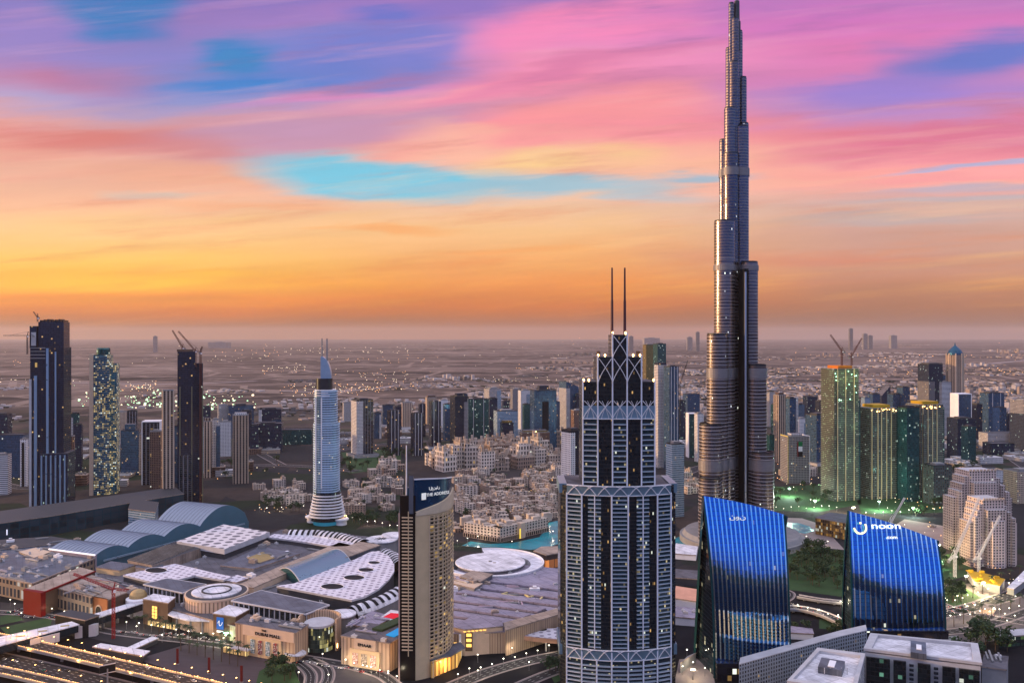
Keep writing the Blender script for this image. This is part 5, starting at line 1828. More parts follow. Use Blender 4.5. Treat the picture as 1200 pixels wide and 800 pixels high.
striped_arch('long white arched roof with a row of dark curved slots, before the balcony ring tower', [(340, 622), (372, 622.5), (400, 626), (426, 633)], 26, 30, 16)
striped_arch('short blue grey arched roof with dark slots beside the row of round openings', [(412, 712), (434, 705), (452, 697), (470, 687)], 22, 22, 8)
striped_arch('small striped arch roof between the white disc and the curved hotel', [(452, 644), (462, 649), (470, 657)], 22, 24, 7)


def disc(label, px, py, rx, z, ring=None, name='round_roof_pavilion', star=False, rim='lightgrey', h0=0):
    c = G(px, py, z)
    r = rx * c[1] / F
    t = thing(name, label, 'mall building', (c[0], c[1], 0))
    MB().ring(0, 0, [(r * .93, h0), (r * .93, z - 1.6)], 40).build('wall', M['grey'], t)
    MB().ring(0, 0, [(r * .95, z - 1.58), (r, z - 1.2), (r, z - .4), (r * .985, z)], 48).build('roof', M['roofwhite'], t)
    if ring:
        rb = MB()
        for k in range(40):
            a, b = 2 * math.pi * k / 40, 2 * math.pi * (k + 1) / 40
            rb.bar((r * ring * math.cos(a), r * ring * math.sin(a), z + .1), (r * ring * math.cos(b), r * ring * math.sin(b), z + .1), 1.6)
        rb.build('dark_ring', M['darkgrey'], t)
    if star:
        sb = MB()
        for k in range(9):
            a = 2 * math.pi * k / 9
            sb.bar((0, 0, z + .15), (r * .45 * math.cos(a), r * .45 * math.sin(a), z + .15), 1.4, w2=.3)
        sb.build('star_vent', M['darkgrey'], t)
    return t, r, z


disc('white disc roof with a dark star shaped vent near the curved hotel', 447, 631, 19, 24, star=True)
disc('plain white disc roof left of the curved hotel, behind the star vent disc', 462, 626, 15, 25)
disc('plain white disc roof behind the curved beige entrance wall', 401, 718, 16.5, 24)


def rotunda():
    z = 30
    c = G(254, 693, z)
    r = 35 * c[1] / F
    t = thing('mall_rotunda', 'round beige drum with slotted wall and white roof with a dark ring', 'mall building', (c[0], c[1], 0))
    MB().ring(0, 0, [(r, 0), (r, z - 1.5)], 48).build('drum_wall', FM['slots'], t)
    MB().ring(0, 0, [(r + .6, z - 2.), (r + .6, z + .3)], 48).build('drum_cornice', M['sand'], t)
    MB().ring(0, 0, [(r * .97, z + .32), (r * .97, z + .5)], 48).build('dark_gutter', M['darkgrey'], t)
    MB().ring(0, 0, [(r * .80, z + .52), (r * .80, z + 1.6), (r * .78, z + 1.9)], 48).build('white_roof', M['roofwhite'], t)
    rb = MB()
    for k in range(40):
        a, b = 2 * math.pi * k / 40, 2 * math.pi * (k + 1) / 40
        rb.bar((r * .46 * math.cos(a), r * .46 * math.sin(a), z + 2.), (r * .46 * math.cos(b), r * .46 * math.sin(b), z + 2.), 1.8)
    rb.build('roof_ring', M['darkgrey'], t)
    a0 = R(195)
    st = MB()
    st.prism(circle(0, 0, r + 9, 14, R(195), R(275)) + circle(0, 0, r - 2, 2, R(270), R(200)), 0, 12)
    st.build('lower_step', M['sand'], t)
    return t


rotunda()


def colonnade_hall(label, px, z, clear=None):
    """slate roof slab on a row of columns"""
    P = ccw([G(x, y, z) for x, y in px])
    c = centroid(P)
    Q = [(p[0] - c[0], p[1] - c[1]) for p in P]
    t = thing('colonnade_hall', label, 'mall building', (c[0], c[1], 0))
    MB().prism(Q, z - 1.8, z, 0, bottom=True).build('roof', M['slate'], t)
    MB().prism(grow(Q, -5), 0, z - 1.85).build('wall', M['glassdark'], t)
    for a, b in zip(Q, Q[1:] + Q[:1]):
        L_ = math.hypot(b[0] - a[0], b[1] - a[1])
        n = max(2, int(L_ / 7))
        for k in range(n):
            u = (k + .3) / n
            x, y = a[0] + (b[0] - a[0]) * u, a[1] + (b[1] - a[1]) * u
            MB().box(x * .975, y * .975, 0, 1.1, 1.1, z - 1.85).build('column', M['lightgrey'], t)
    rim = MB()
    for a, b in zip(Q, Q[1:] + Q[:1]):
        rim.bar((a[0], a[1], z - .6), (b[0], b[1], z - .6), 1.3)
    rim.build('roof_edge', M['lightgrey'], t)


colonnade_hall('slate roofed hall on columns, left of the rotunda', [(168, 684), (214, 694), (242, 684), (196, 677)], 30)
colonnade_hall('slate roofed hall on columns, right of the rotunda', [(271, 703), (358, 719), (386, 708), (306, 691)], 31)


def dome_kiosk():
    c = G(162, 697, 20)
    t = thing('gold_dome_pavilion', 'small tan dome on a white base behind the red crane', 'mall building', (c[0], c[1], 0))
    MB().ring(0, 0, [(13, 0), (13, 17), (11, 18)], 20).build('base', M['white'], t)
    MB().ring(0, 0, [(9.5, 18.1), (9.2, 21), (7, 24.5), (3.5, 26.5), (.5, 27.2)], 20).build('dome', mat('tan_dome', (.40, .28, .13), .5), t, smooth=True)


dome_kiosk()


def window_box():
    z = 27
    t, c, Q = hall('brown box pavilion with a tall glowing yellow window', [(167, 701), (197, 706), (206, 699), (180, 695)], z, M['brown'], M['roofwhite'], name='lit_window_box')
    a, b = G(167, 701, z), G(197, 706, z)
    u = .48
    x, y = a[0] + (b[0] - a[0]) * u - c[0], a[1] + (b[1] - a[1]) * u - c[1]
    ang = math.atan2(b[1] - a[1], b[0] - a[0])
    MB().box(x, y - .4, 8, 6.5, .6, 13, ang).build('glowing_window', M['gold'], t)
    gb_ = MB()
    for k in range(3):
        gb_.box(x, y - .8, 11 + 3.6 * k, 6.7, .3, .5, ang)
    gb_.box(x, y - .8, 8, .5, .3, 13, ang)
    gb_.build('window_bars', M['brown'], t)
    en = MB().box(x + 9, y - 4, .2, 38, 2, 4.6, ang)
    en.build('lit_shopfront', facade('lit_shopfront_glass', (.05, .04, .03), (.9, .7, .3), 4.4, 8, .8, .9, 3., (1, .72, .3), 1.1, 0, .3, wobble=0), t)


window_box()


def canopy():
    z = 15
    arc = [(190, 716), (203, 722), (220, 726), (247, 727)]
    bk = [(247, 720), (225, 718), (206, 714)]
    P = ccw([G(*p, z) for p in arc + bk])
    c = centroid(P)
    Q = [(p[0] - c[0], p[1] - c[1]) for p in P]
    t = thing('curved_entrance_canopy', 'curved white entrance canopy below the rotunda', 'canopy', (c[0], c[1], 0))
    MB().prism(Q, z - 1.4, z, 0, bottom=True).build('canopy_roof', M['roofwhite'], t)
    for p in ((222, 725), (236, 726), (206, 721)):
        q = G(*p, z)
        MB().ring(q[0] - c[0], q[1] - c[1] + 3, [(1.2, 0), (1.2, z - 1.42)], 10).build('column', M['grey'], t)


canopy()


def sign_box():
    z = 26
    px = [(249, 718), (276, 722), (293, 713), (268, 708)]
    t, c, Q = hall('brown corner box with a blue lit sign and flat white roof', px, z, M['brown'], M['roofwhite'], name='sign_box')
    a, b = G(249, 718, z), G(276, 722, z)
    ang = math.atan2(b[1] - a[1], b[0] - a[0])
    x, y = a[0] + (b[0] - a[0]) * .34 - c[0], a[1] + (b[1] - a[1]) * .34 - c[1]
    sg = MB().box(0, 0, 0, 8.6, .5, 12).build('blue_sign', mat('blue_sign_face', (.01, .08, .3), .4, emit=(.01, .12, .5), es=.5), t, (x, y - .5, 11), ang)
    q = MB()                                       # white calligraphic swash
    pr = None
    for k in range(24):
        u = k / 23
        p = (-2.6 + 5.4 * u + .8 * math.sin(9 * u), -.5, 6 + 3.0 * math.sin(u * 7.5) * (1 - .4 * u))
        if pr:
            q.bar(pr, p, .5)
        pr = p
    q.build('swash_mark', M['letters'], sg)
    MB().box(0, -.2, -3.2, 7.8, .5, 1.8).build('lit_name_bar', M['letters'], sg)


sign_box()


def main_front():
    z = 29
    t, c, Q = hall('beige main mall front with the name in dark letters over tall posters', [(275, 729), (346, 741), (362, 731), (290, 719)], z, FM['slots'], M['roofgrey'], name='mall_entrance_hall', clutter=9)
    a, b = Vector((*G(275, 729, z), 0)), Vector((*G(346, 741, z), 0))
    cc = Vector((c[0], c[1], 0))
    ang = math.atan2(b.y - a.y, b.x - a.x)
    def at(u, off=-1.2):
        p = a + (b - a) * u - cc
        return p.x + off * -math.sin(ang), p.y + off * math.cos(ang)
    MB().prism([at(.22), at(.78), at(.78, 2), at(.22, 2)], 0, 19).build('poster_frame', M['beige'], t)
    MB().prism([at(.14, -.4), at(.98, -.4), at(.98, 2), at(.14, 2)], 19.02, z - .5).build('name_wall', M['sand'], t)
    text('name_lettering', 'THE', 2.6, t, (*at(.5, -.9), 25.4), (R(90), 0, ang), M['letterdark'], .3, sx=1.2)
    text('name_lettering', 'DUBAI MALL', 4.3, t, (*at(.56, -.9), 21.), (R(90), 0, ang), M['letterdark'], .3, sx=1.25)
    for k in range(4):
        x, y = at(.32 + .125 * k, -1.7)
        poster(t, x, y, 3, 4.8, 13.5, ang, [((.02, .06, .07), (.25, .35, .35), (.75, .75, .72)), ((.35, .02, .03), (.10, .03, .03), (.7, .6, .55))][k % 2])
    en = MB().prism([at(.02, -7), at(.3, -7), at(.3, -1.4), at(.02, -1.4)], 6, 7)
    en.build('door_canopy', M['roofwhite'], t)
    MB().prism([at(-.14, -5), at(.26, -5), at(.26, -1.5), at(-.14, -1.5)], .2, 5).build('lit_shopfront', bpy.data.materials['lit_shopfront_glass'], t)


main_front()


def curved_entrance():
    zc = G(371, 764)
    t = thing('glass_drum_entrance', 'glass drum entrance glowing yellow inside a tall curved beige wall', 'mall entrance', (zc[0], zc[1], 0))
    r = 14.2
    MB().ring(0, 12, [(r, .2), (r, 24)], 32).build('glass_drum', facade('drum_glass', (.05, .06, .05), (.06, .09, .08), 2.2, 4.2, .92, .9, .9, (1, .86, .32), .75, .5, .08, .3, .5), t)
    MB().ring(0, 12, [(r + .7, 24.02), (r + .7, 26), (r - .6, 26.6)], 32).build('drum_roof', M['lightgrey'], t)
    wl = MB()
    n = 26
    R1, R0 = 21, 19.4
    o = circle(0, 14, R1, n, R(-28), R(208)) + [(R1 * math.cos(R(208)), 14 + R1 * math.sin(R(208)))]
    i_ = circle(0, 14, R0, n, R(-28), R(208)) + [(R0 * math.cos(R(208)), 14 + R0 * math.sin(R(208)))]
    P = o + i_[::-1]
    wl.prism(P, 0, 31)
    wl.build('curved_wall', FM['ribs'], t)
    e = MB().prism([(-R1 - 6, 4), (-R1 + 2, 3), (-R1 + 3, 9), (-R1 - 5, 12)], 0, 30)
    e.build('wall_return', FM['ribs'], t)
    cn = [(p[0] - zc[0], p[1] - zc[1]) for p in ellipse_px(346, 764, 13, 4.2, 8)]
    MB().prism(ccw(cn), 7.2, 8.2, bottom=True).build('canopy_disc', M['roofwhite'], t)
    lp = MB().box(R1 - 1, 2, 4, .6, 1.6, 4)
    lp.build('wall_lamp', M['lampwarm'], t)


curved_entrance()


def ad_block():
    z = 27
    px = [(399, 744), (457, 753), (486, 737), (432, 729)]
    t, c, Q = hall('beige advertising block with three posters and a rooftop pool', px, z, FM['slots'], M['roofgrey'], name='poster_hall', clutter=5)
    a, b = Vector((*G(399, 744, z), 0)), Vector((*G(457, 753, z), 0))
    cc = Vector((c[0], c[1], 0))
    ang = math.atan2(b.y - a.y, b.x - a.x)
    def at(u, off=-1.2):
        p = a + (b - a) * u - cc
        return p.x + off * -math.sin(ang), p.y + off * math.cos(ang)
    MB().prism([at(.2), at(.8), at(.8, 2), at(.2, 2)], 0, 17).build('poster_frame', M['beige'], t)
    MB().prism([at(.28, -.4), at(.72, -.4), at(.72, 2), at(.28, 2)], 17.02, z - .4).build('name_wall', M['sand'], t)
    text('name_lettering', 'EMAAR', 4.0, t, (*at(.5, -.9), 20.), (R(90), 0, ang), M['letterdark'], .3, sx=1.15)
    for k in range(3):
        x, y = at(.32 + .18 * k, -1.7)
        poster(t, x, y, 2.5, 6., 11, ang, [((.25, .02, .02), (.45, .25, .18), (.7, .6, .55)), ((.02, .02, .02), (.25, .18, .12), (.6, .5, .4))][k % 2])
    pl = [G(452, 744, z), G(462, 746.5, z), G(484, 735, z), G(472, 733, z)]
    MB().prism(ccw([(p[0] - c[0], p[1] - c[1]) for p in pl]), z + .1, z + .7).build('rooftop_pool', mat('pool_water', (.01, .22, .45), .1, emit=(.0, .25, .6), es=.45), t)
    hd = [G(436, 738, z), G(448, 740, z), G(478, 727, z), G(466, 725, z)]
    MB().prism(ccw([(p[0] - c[0], p[1] - c[1]) for p in hd]), z + .05, z + 2.2).build('roof_hedge', M['foliage'], t)


ad_block()


def heli_roof():
    z = 25
    t, c, Q = hall('white roof block with a bright red square on top, by the curved hotel', [(444, 724), (470, 728), (474, 716), (458, 714)], z, M['grey'], M['roofwhite'], name='red_square_roof')
    P = ccw([(G(x, y, z)[0] - c[0], G(x, y, z)[1] - c[1]) for x, y in ((449, 723), (469, 726), (470, 719), (458, 718))])
    MB().prism(P, z + .05, z + .4).build('red_square', mat('bright_red_mat', (.75, .01, .03), .6), t)


heli_roof()
hall('white flat roofs with stepped edges between the discs and the poster hall', [(410, 731), (436, 735), (462, 722), (436, 715)], 24, M['slate'], M['roofpurple'], name='flat_roof_hall', clutter=6)


# right of the curved hotel
def big_disc():
    t, r, z = disc('great flat white disc roof beside the turquoise lake', 574.5, 657.5, 41, 26, h0=0, name='great_disc_pavilion')
    MB().ring(0, 0, [(2.2, z + .1), (2.2, z + 1)], 14).build('centre_vent', M['grey'], t)
    cr = MB()
    n = 40
    for k in range(n):                             # crescent walkway round the disc
        a, b = R(-200 + 300 * k / n), R(-200 + 300 * (k + 1) / n)
        for (a0, b0) in ((a, b),):
            w0, w1 = 16 + 8 * math.sin(a * 1.), 16 + 8 * math.sin(b * 1.)
            i0, i1 = (r + 7), (r + 7)
            P = [(i0 * math.cos(a), i0 * math.sin(a)), ((i0 + w0) * math.cos(a), (i0 + w0) * math.sin(a)), ((i1 + w1) * math.cos(b), (i1 + w1) * math.sin(b)), (i1 * math.cos(b), i1 * math.sin(b))]
            cr.poly([(*P[0], z - 3), (*P[1], z - 3), (*P[2], z - 3), (*P[3], z - 3)])
            cr.poly([(*P[1], 0), (*P[2], 0), (*P[2], z - 3), (*P[1], z - 3)])
            cr.poly([(*P[3], 0), (*P[0], 0), (*P[0], z - 3), (*P[3], z - 3)])
    cr.build('crescent_roof', M['roofwhite'], t)
    rl_ = MB()
    for k in range(n):
        a, b = R(-200 + 300 * k / n), R(-200 + 300 * (k + 1) / n)
        w0, w1 = r + 23 + 8 * math.sin(a), r + 23 + 8 * math.sin(b)
        rl_.bar((w0 * math.cos(a), w0 * math.sin(a), z - 2.2), (w1 * math.cos(b), w1 * math.sin(b), z - 2.2), 1.4)
    rl_.build('crescent_parapet', M['white'], t)


big_disc()
hall('dark curved pavilion with orange lit base by the lake', [(625, 645), (640, 650), (662, 646), (664, 639), (634, 640)], 24, facade('orange_lit_base', (.10, .07, .06), (.8, .25, .06), 8, 22, .9, .5, 3., (1, .32, .06), .6, 0, .4, wobble=0), M['tanroof'], name='lake_pavilion')
hall('square tan roofed plant block in front of the great disc', [(538, 675), (563, 681), (578, 672), (553, 668)], 29, M['slate'], M['tanroof'], name='plant_block')
hall('white stepped plant block right of the curved hotel', [(528, 682), (556, 689), (566, 683), (536, 677)], 27, M['grey'], M['sand'], name='plant_block', clutter=3)


def roof_ridges():
    z = 23.4
    for k, (xa, ya, xb, yb_, w_) in enumerate(((575, 676, 672, 688, 3.4), (566, 684, 672, 698, 3.4), (531, 697, 640, 712, 4.2), (530, 706, 622, 719, 4.2), (531, 716, 606, 727, 3.4), (545, 690, 668, 706, 3.4))):
        P = ccw([G(xa, ya, z), G(xb, yb_, z), G(xb - 10, yb_ + w_, z), G(xa - 10, ya + w_, z)])
        c = centroid(P)
        Q = [(p[0] - c[0], p[1] - c[1]) for p in P]
        t = thing('long_roof_ridge', ['topmost', 'second', 'fourth', 'fifth', 'lowest', 'third'][k] + ' of the six long mauve roof ridges right of the curved hotel', 'roof ridge', (c[0], c[1], 21), group='long mauve roof ridges')
        MB().prism(Q, .01, 2.4, 0).build('ridge_roof', M['roofpurple'], t)
        MB().prism(grow(Q, 1.2), .01, .5, 0).build('gutter', M['darkgrey'], t)


roof_ridges()
tj = thing('gold_skylight', 'zigzag gold and white skylight frame on the mauve roof', 'skylight', (*G(615, 699, 21), 21))
zz = MB()
for a, b in (((588, 697), (604, 692)), ((604, 692), (620, 700)), ((588, 697), (632, 704)), ((620, 700), (640, 696)), ((632, 704), (640, 696))):
    p, q, o = G(*a, 21), G(*b, 21), G(615, 699, 21)
    zz.bar((p[0] - o[0], p[1] - o[1], 1), (q[0] - o[0], q[1] - o[1], 1), 1.5)
zz.build('frame', mat('gold_frame', (.62, .50, .22), .5), tj)
hall('long lit beige mall flank with vertical ribs left of the lattice tower', [(592, 738), (672, 714), (676, 706), (590, 729)], 25, FM['ribs'], M['tanroof'], name='ribbed_flank')


def copper_canopy():
    z = 14
    P = ccw([G(x, y, z) for x, y in ((592, 741), (625, 746), (672, 750), (676, 735), (640, 735))])
    c = centroid(P)
    Q = [(p[0] - c[0], p[1] - c[1]) for p in P]
    t = thing('copper_edged_canopy', 'flat pale blue canopy with a copper coloured fascia and one round opening', 'canopy', (c[0], c[1], 0))
    MB().prism(Q, z - 4.5, z - .6, bottom=True).build('fascia', mat('copper_fascia', (.42, .23, .15), .6), t)
    MB().prism(grow(Q, -2), z - .58, z).build('canopy_roof', M['dots'], t)
    o = [(p[0] - c[0], p[1] - c[1]) for p in ellipse_px(634, 737, 7, 1.8, z)]
    MB().prism(ccw(o), z - .3, z + .1).build('round_opening', M['black'], t)
    for p in ((600, 742), (640, 747), (665, 748)):
        q = G(*p, z)
        MB().ring(q[0] - c[0], q[1] - c[1] + 3, [(.9, 0), (.9, z - 4.52)], 8).build('column', M['grey'], t)


copper_canopy()


def side_block():
    z = 26
    t, c, Q = hall('tall blank beige wall block right of the hotel entrance', [(544, 737), (590, 733), (588, 726), (552, 722), (530, 734)], z, M['sand'], M['roofpurple'], name='beige_side_block')
    a, b = G(544, 737, z), G(590, 733, z)
    def at(u, off=-1.0):
        return a[0] + (b[0] - a[0]) * u - c[0], a[1] + (b[1] - a[1]) * u - c[1] + off
    wn = MB()
    for k in range(3):
        wn.box(*at(.12), 9 + 5 * k, 5, .6, 3)
    wn.build('lit_windows', M['gold'], t)
    MB().box(*at(.12, -.8), 5, 7, .5, 18).build('window_recess', M['brown'], t)
    MB().box(*at(-.10, -2), 0, 2, 2, 22).build('white_pylon', M['white'], t)
    tl = MB()
    for k in range(6):
        tl.box(*at(.02 + .1 * k, -.6), z - 2.6, 2.6, .4, 1.)
    tl.build('lit_clerestory', M['gold'], t)


side_block()


# long dark teal parking building behind the wave roof
def parking():
    z = 30
    px = [(-40, 618), (60, 604), (216, 578), (205, 570), (60, 590), (-40, 604)]
    t, c, Q = hall('very long dark teal parking building behind the wave roof', px, z, FM['teal'], M['darkgrey'], name='parking_building', cat='car park')
    fr = MB()
    a, b = G(128, 590, z), G(149, 587, z)
    A, B = (a[0] - c[0], a[1] - c[1] - 3), (b[0] - c[0], b[1] - c[1] - 3)
    fr.bar((*A, 2), (*A, 29), 1.6)
    fr.bar((*B, 2), (*B, 29), 1.6)
    fr.bar((*A, 29), (*B, 29), 1.6)
    fr.bar((*A, 3), (*B, 3), 1.6)
    fr.build('portal_frame', M['grey'], t)
    MB().prism([A, B, (B[0], B[1] + 4), (A[0], A[1] + 4)], 3.5, 28).build('dark_opening', M['black'], t)
    lm = MB()
    for x, y in ((10, 621), (61, 604), (24, 612), (99, 595)):
        q = G(x, y, z - 8)
        lm.box(q[0] - c[0], q[1] - c[1] - 4, z - 14, 1.2, 1., 8)
    lm.build('wall_lights', mat('pale_wall_light', (.8, .8, .9), emit=(.85, .85, 1), es=.8), t)
    t2, c2, Q2 = hall('lower teal glass annex in front of the parking building', [(-30, 634), (60, 628), (100, 634), (30, 640), (-30, 646)], 24, FC['navy'], M['darkgrey'], name='glass_annex', cat='mall building', clutter=6)
    hall('sand coloured stepped block left of the wave hall gable', [(22, 646), (40, 653), (60, 646), (42, 641)], 24, M['beige'], M['sand'], name='stepped_block', clutter=2)
    hall('teal louvred block behind the third wave vault', [(150, 596), (182, 600), (186, 588), (154, 584)], 34, FC['sky'], M['darkgrey'], name='louvred_block')


parking()


# ------------------------------------------------------------------ lake, lawns, roads and paving
def flat(name, px, z, m, z0=0.):
    P = ccw([G(x, y, z0) for x, y in px])
    mb = MB()
    mb.poly([(p[0], p[1], z) for p in P])
    return tag(mb.build(name, m), kind='structure')


def water_mat():
    m, t, b = principled('turquoise_water')
    co = t.node('ShaderNodeNewGeometry').outputs['Position']
    nf, _ = t.noise(co, .02, 4, .6)
    t.put(b.inputs['Base Color'], t.ramp(nf, [(.3, (.0, .13, .17)), (.7, (.005, .30, .34))]))
    b.inputs['Roughness'].default_value = .25
    b.inputs['Specular IOR Level'].default_value = .3
    n2_, _ = t.noise(co, .35, 3, .6)
    bp = t.node('ShaderNodeBump')
    bp.inputs['Distance'].default_value = .4
    t.put(bp.inputs['Height'], n2_)
    t.put(b.inputs['Normal'], bp.outputs[0])
    return m


WAT = water_mat()
flat('lake_water', [(541, 639), (552, 634), (575, 637), (600, 636), (632, 629), (640, 620), (643, 612), (652, 610), (664, 616), (662, 634), (646, 640), (622, 644), (588, 641), (560, 641)], .12, WAT)
flat('lake_water', [(648, 612), (664, 606), (668, 616), (655, 618)], .13, WAT)
flat('pool_water', [(919, 612), (935, 612.5), (948, 616), (955, 622), (944, 625), (919, 622)], .16, WAT)
flat('pool_paving', [(915, 606), (940, 607), (962, 614), (975, 628), (990, 644), (950, 640), (915, 632)], .08, M['paving'])
for px in ([(905, 640), (960, 640), (992, 652), (996, 700), (920, 690)], [(1090, 690), (1130, 688), (1150, 700), (1120, 712), (1088, 706)], [(960, 725), (985, 722), (990, 738), (960, 736)],
           [(0, 735), (62, 722), (58, 735), (12, 747)], [(0, 722), (18, 718), (28, 726), (0, 732)], [(640, 782), (672, 768), (672, 790), (650, 800)],
           [(300, 800), (304, 786), (322, 775), (342, 778), (352, 800)], [(400, 530), (470, 525), (470, 545), (410, 555)], [(905, 570), (1000, 566), (1010, 590), (960, 600), (905, 598)],
           [(1000, 575), (1115, 570), (1120, 600), (1010, 602)], [(1095, 655), (1135, 640), (1140, 672), (1098, 684)]):
    flat('lawn', px, .06, M['grass'])
flat('mall_plaza', [(160, 772), (250, 745), (340, 770), (300, 800), (250, 800)], .05, mat('mauve_paving', (.065, .05, .055), .8, var=.2, scale=.05, stretch=(1, 4, 1)))
flat('mall_forecourt', [(0, 705), (110, 712), (200, 735), (160, 760), (0, 722)], .045, M['asphalt'])
flat('hotel_forecourt', [(360, 800), (340, 770), (400, 775), (470, 800)], .045, mat('warm_grey_paving', (.055, .048, .05), .8, var=.2))
flat('east_plaza', [(1000, 690), (1200, 680), (1210, 745), (1090, 760)], .03, mat('pinkish_paving', (.09, .075, .078), .8, var=.25, scale=.03))
flat('tower_forecourt', [(790, 800), (796, 772), (832, 770), (838, 800)], .05, M['paving'])


def ribbon(path, w0, z):
    """left and right edge points of a strip along a smooth path"""
    pts = []
    n = len(path)
    P = [Vector(p) for p in path]
    for i in range(n - 1):
        p0, p1, p2, p3 = P[max(0, i - 1)], P[i], P[i + 1], P[min(n - 1, i + 2)]
        m = 6 if n > 2 else 4
        for k in range(m):
            u = k / m
            pts.append(.5 * ((2 * p1) + (-p0 + p2) * u + (2 * p0 - 5 * p1 + 4 * p2 - p3) * u * u + (-p0 + 3 * p1 - 3 * p2 + p3) * u ** 3))
    pts.append(P[-1])
    lr = []
    for i, p in enumerate(pts):
        d = pts[min(i + 1, len(pts) - 1)] - pts[max(i - 1, 0)]
        d.normalize()
        nn = Vector((-d.y, d.x))
        lr.append((p, nn))
    return lr


def road(name, px, width, z=0., m='asphalt', kerb=True, lanes=2, parapet=None, deck=False):
    lr = ribbon([Vector(G(x, y, z)) for x, y in px], width, z)
    def strip(mb, a, b, zz):
        for (p0, n0), (p1, n1) in zip(lr, lr[1:]):
            mb.poly([(*(p0 + n0 * b), zz), (*(p0 + n0 * a), zz), (*(p1 + n1 * a), zz), (*(p1 + n1 * b), zz)])
    rb = MB()
    zz = z + .14 if not deck else z
    strip(rb, -width / 2, width / 2, zz)
    o = tag(rb.build(name, M[m]), kind='structure')
    lm = MB()
    for k in range(1, lanes):
        off = -width / 2 + width * k / lanes
        for i, ((p0, n0), (p1, n1)) in enumerate(zip(lr, lr[1:])):
            L_ = (p1 - p0).length
            for q in range(max(1, int(L_ / 9))):
                u0 = (q * 9) / L_
                u1 = min(1, (q * 9 + 4) / L_)
                a, b = p0 + (p1 - p0) * u0, p0 + (p1 - p0) * u1
                lm.poly([(*(a + n0 * (off + .25)), zz + .05), (*(a + n0 * (off - .25)), zz + .05), (*(b + n0 * (off - .25)), zz + .05), (*(b + n0 * (off + .25)), zz + .05)])
    for sg in (-1, 1):
        strip(lm, sg * (width / 2 - .8) - .18, sg * (width / 2 - .8) + .18, zz + .05)
    lm.build('lane_markings', M['paint'], o)
    if kerb:
        kb = MB()
        for sg in (-1, 1):
            a, b = (sg * width / 2 - .02, sg * (width / 2 + 1.8)) if sg > 0 else (sg * (width / 2 + 1.8), sg * width / 2 + .02)
            strip(kb, a, b, zz + .14)
            for (p0, n0), (p1, n1) in zip(lr, lr[1:]):
                e = sg * width / 2
                q = [(*(p0 + n0 * e), zz), (*(p1 + n1 * e), zz), (*(p1 + n1 * e), zz + .14), (*(p0 + n0 * e), zz + .14)]
                kb.poly(q if sg > 0 else q[::-1])
        kb.build('kerb', M['paving'], o)
    if deck:
        dk = MB()
        strip(dk, width / 2 + .6, -width / 2 - .6, z - 1.8)
        for sg in (-1, 1):
            for (p0, n0), (p1, n1) in zip(lr, lr[1:]):
                a, b = p0 + n0 * sg * (width / 2 + .6), p1 + n1 * sg * (width / 2 + .6)
                dk.poly([(*a, z - 1.8), (*b, z - 1.8), (*b, z + .05), (*a, z + .05)])
        dk.build('deck', M['grey'], o)
        pp = MB()
        for sg in (-1, 1):
            for (p0, n0), (p1, n1) in zip(lr, lr[1:]):
                e = sg * (width / 2 + .25)
                a, b = p0 + n0 * e, p1 + n1 * e
                i0, i1 = p0 + n0 * (e - sg * .5), p1 + n1 * (e - sg * .5)
                pp.poly([(*a, z), (*b, z), (*b, z + 1.3), (*a, z + 1.3)])
                pp.poly([(*i0, z), (*i1, z), (*i1, z + 1.3), (*i0, z + 1.3)])
                pp.poly([(*a, z + 1.3), (*b, z + 1.3), (*i1, z + 1.3), (*i0, z + 1.3)])
        pp.build('parapet', M[parapet or 'lightgrey'], o)
        if parapet:
            es = MB()                              # glowing rail lights set into the parapet tops
            for sg in (-1, 1):
                for i, ((p0, n0), (p1, n1)) in enumerate(zip(lr, lr[1:])):
                    e = sg * (width / 2)
                    L_ = (p1 - p0).length
                    for q in range(int(L_ / 3)):
                        a, b = p0 + (p1 - p0) * (q * 3 / L_) + n0 * e, p0 + (p1 - p0) * ((q * 3 + 2) / L_) + n0 * e
                        es.bar((*a, z + 1.42), (*b, z + 1.42), .22, n=4)
            tag(es.build('rail_lights', mat('orange_rail_light', (1, .6, .3), emit=(1, .50, .14), es=3.2) if 'orange_rail_light' not in bpy.data.materials else bpy.data.materials['orange_rail_light'], o), kind='stuff')
        for i in range(2, len(lr) - 1, 3):
            p = lr[i][0]
            MB().box(p.x, p.y, 0, 2.2, 2.2, z - 1.82).build('pier', M['grey'], o)
    return o, lr


M['warmwall'] = mat('warm_concrete_parapet', (.60, .46, .32), .7)
hw, hw_lr = road('elevated_highway', [(-60, 736), (40, 756), (140, 779), (255, 806), (330, 824)], 17, 9, lanes=4, parapet='warmwall', deck=True, kerb=False)
lowr, low_lr = road('lower_highway', [(-70, 757), (20, 777), (140, 806), (250, 834)], 26, 0, m='redasphalt' if 'redasphalt' in M else 'asphalt', lanes=6)
rmp, rmp_lr = road('ramp_road', [(-60, 774), (10, 787), (90, 806), (150, 824)], 12, 6, lanes=3, parapet='warmwall', deck=True, kerb=False)
road('curved_drive', [(335, 770), (352, 778), (364, 790), (362, 806)], 9, 0)
road('curved_drive', [(362, 772), (382, 782), (384, 796), (372, 812)], 9, 0)
road('hotel_drive', [(330, 766), (400, 778), (445, 790), (470, 806), (510, 815)], 11, 0)
road('forecourt_road', [(-20, 716), (60, 722), (130, 740), (230, 752), (330, 768)], 10, 0)
road('tunnel_ramp_road', [(525, 806), (570, 788), (620, 774), (680, 762)], 16, 0, lanes=4)
road('tunnel_ramp_road', [(590, 812), (640, 790), (700, 770)], 12, 0, lanes=3)
road('garden_ramp_road', [(905, 688), (925, 694), (922, 702), (905, 706)], 9, 0)
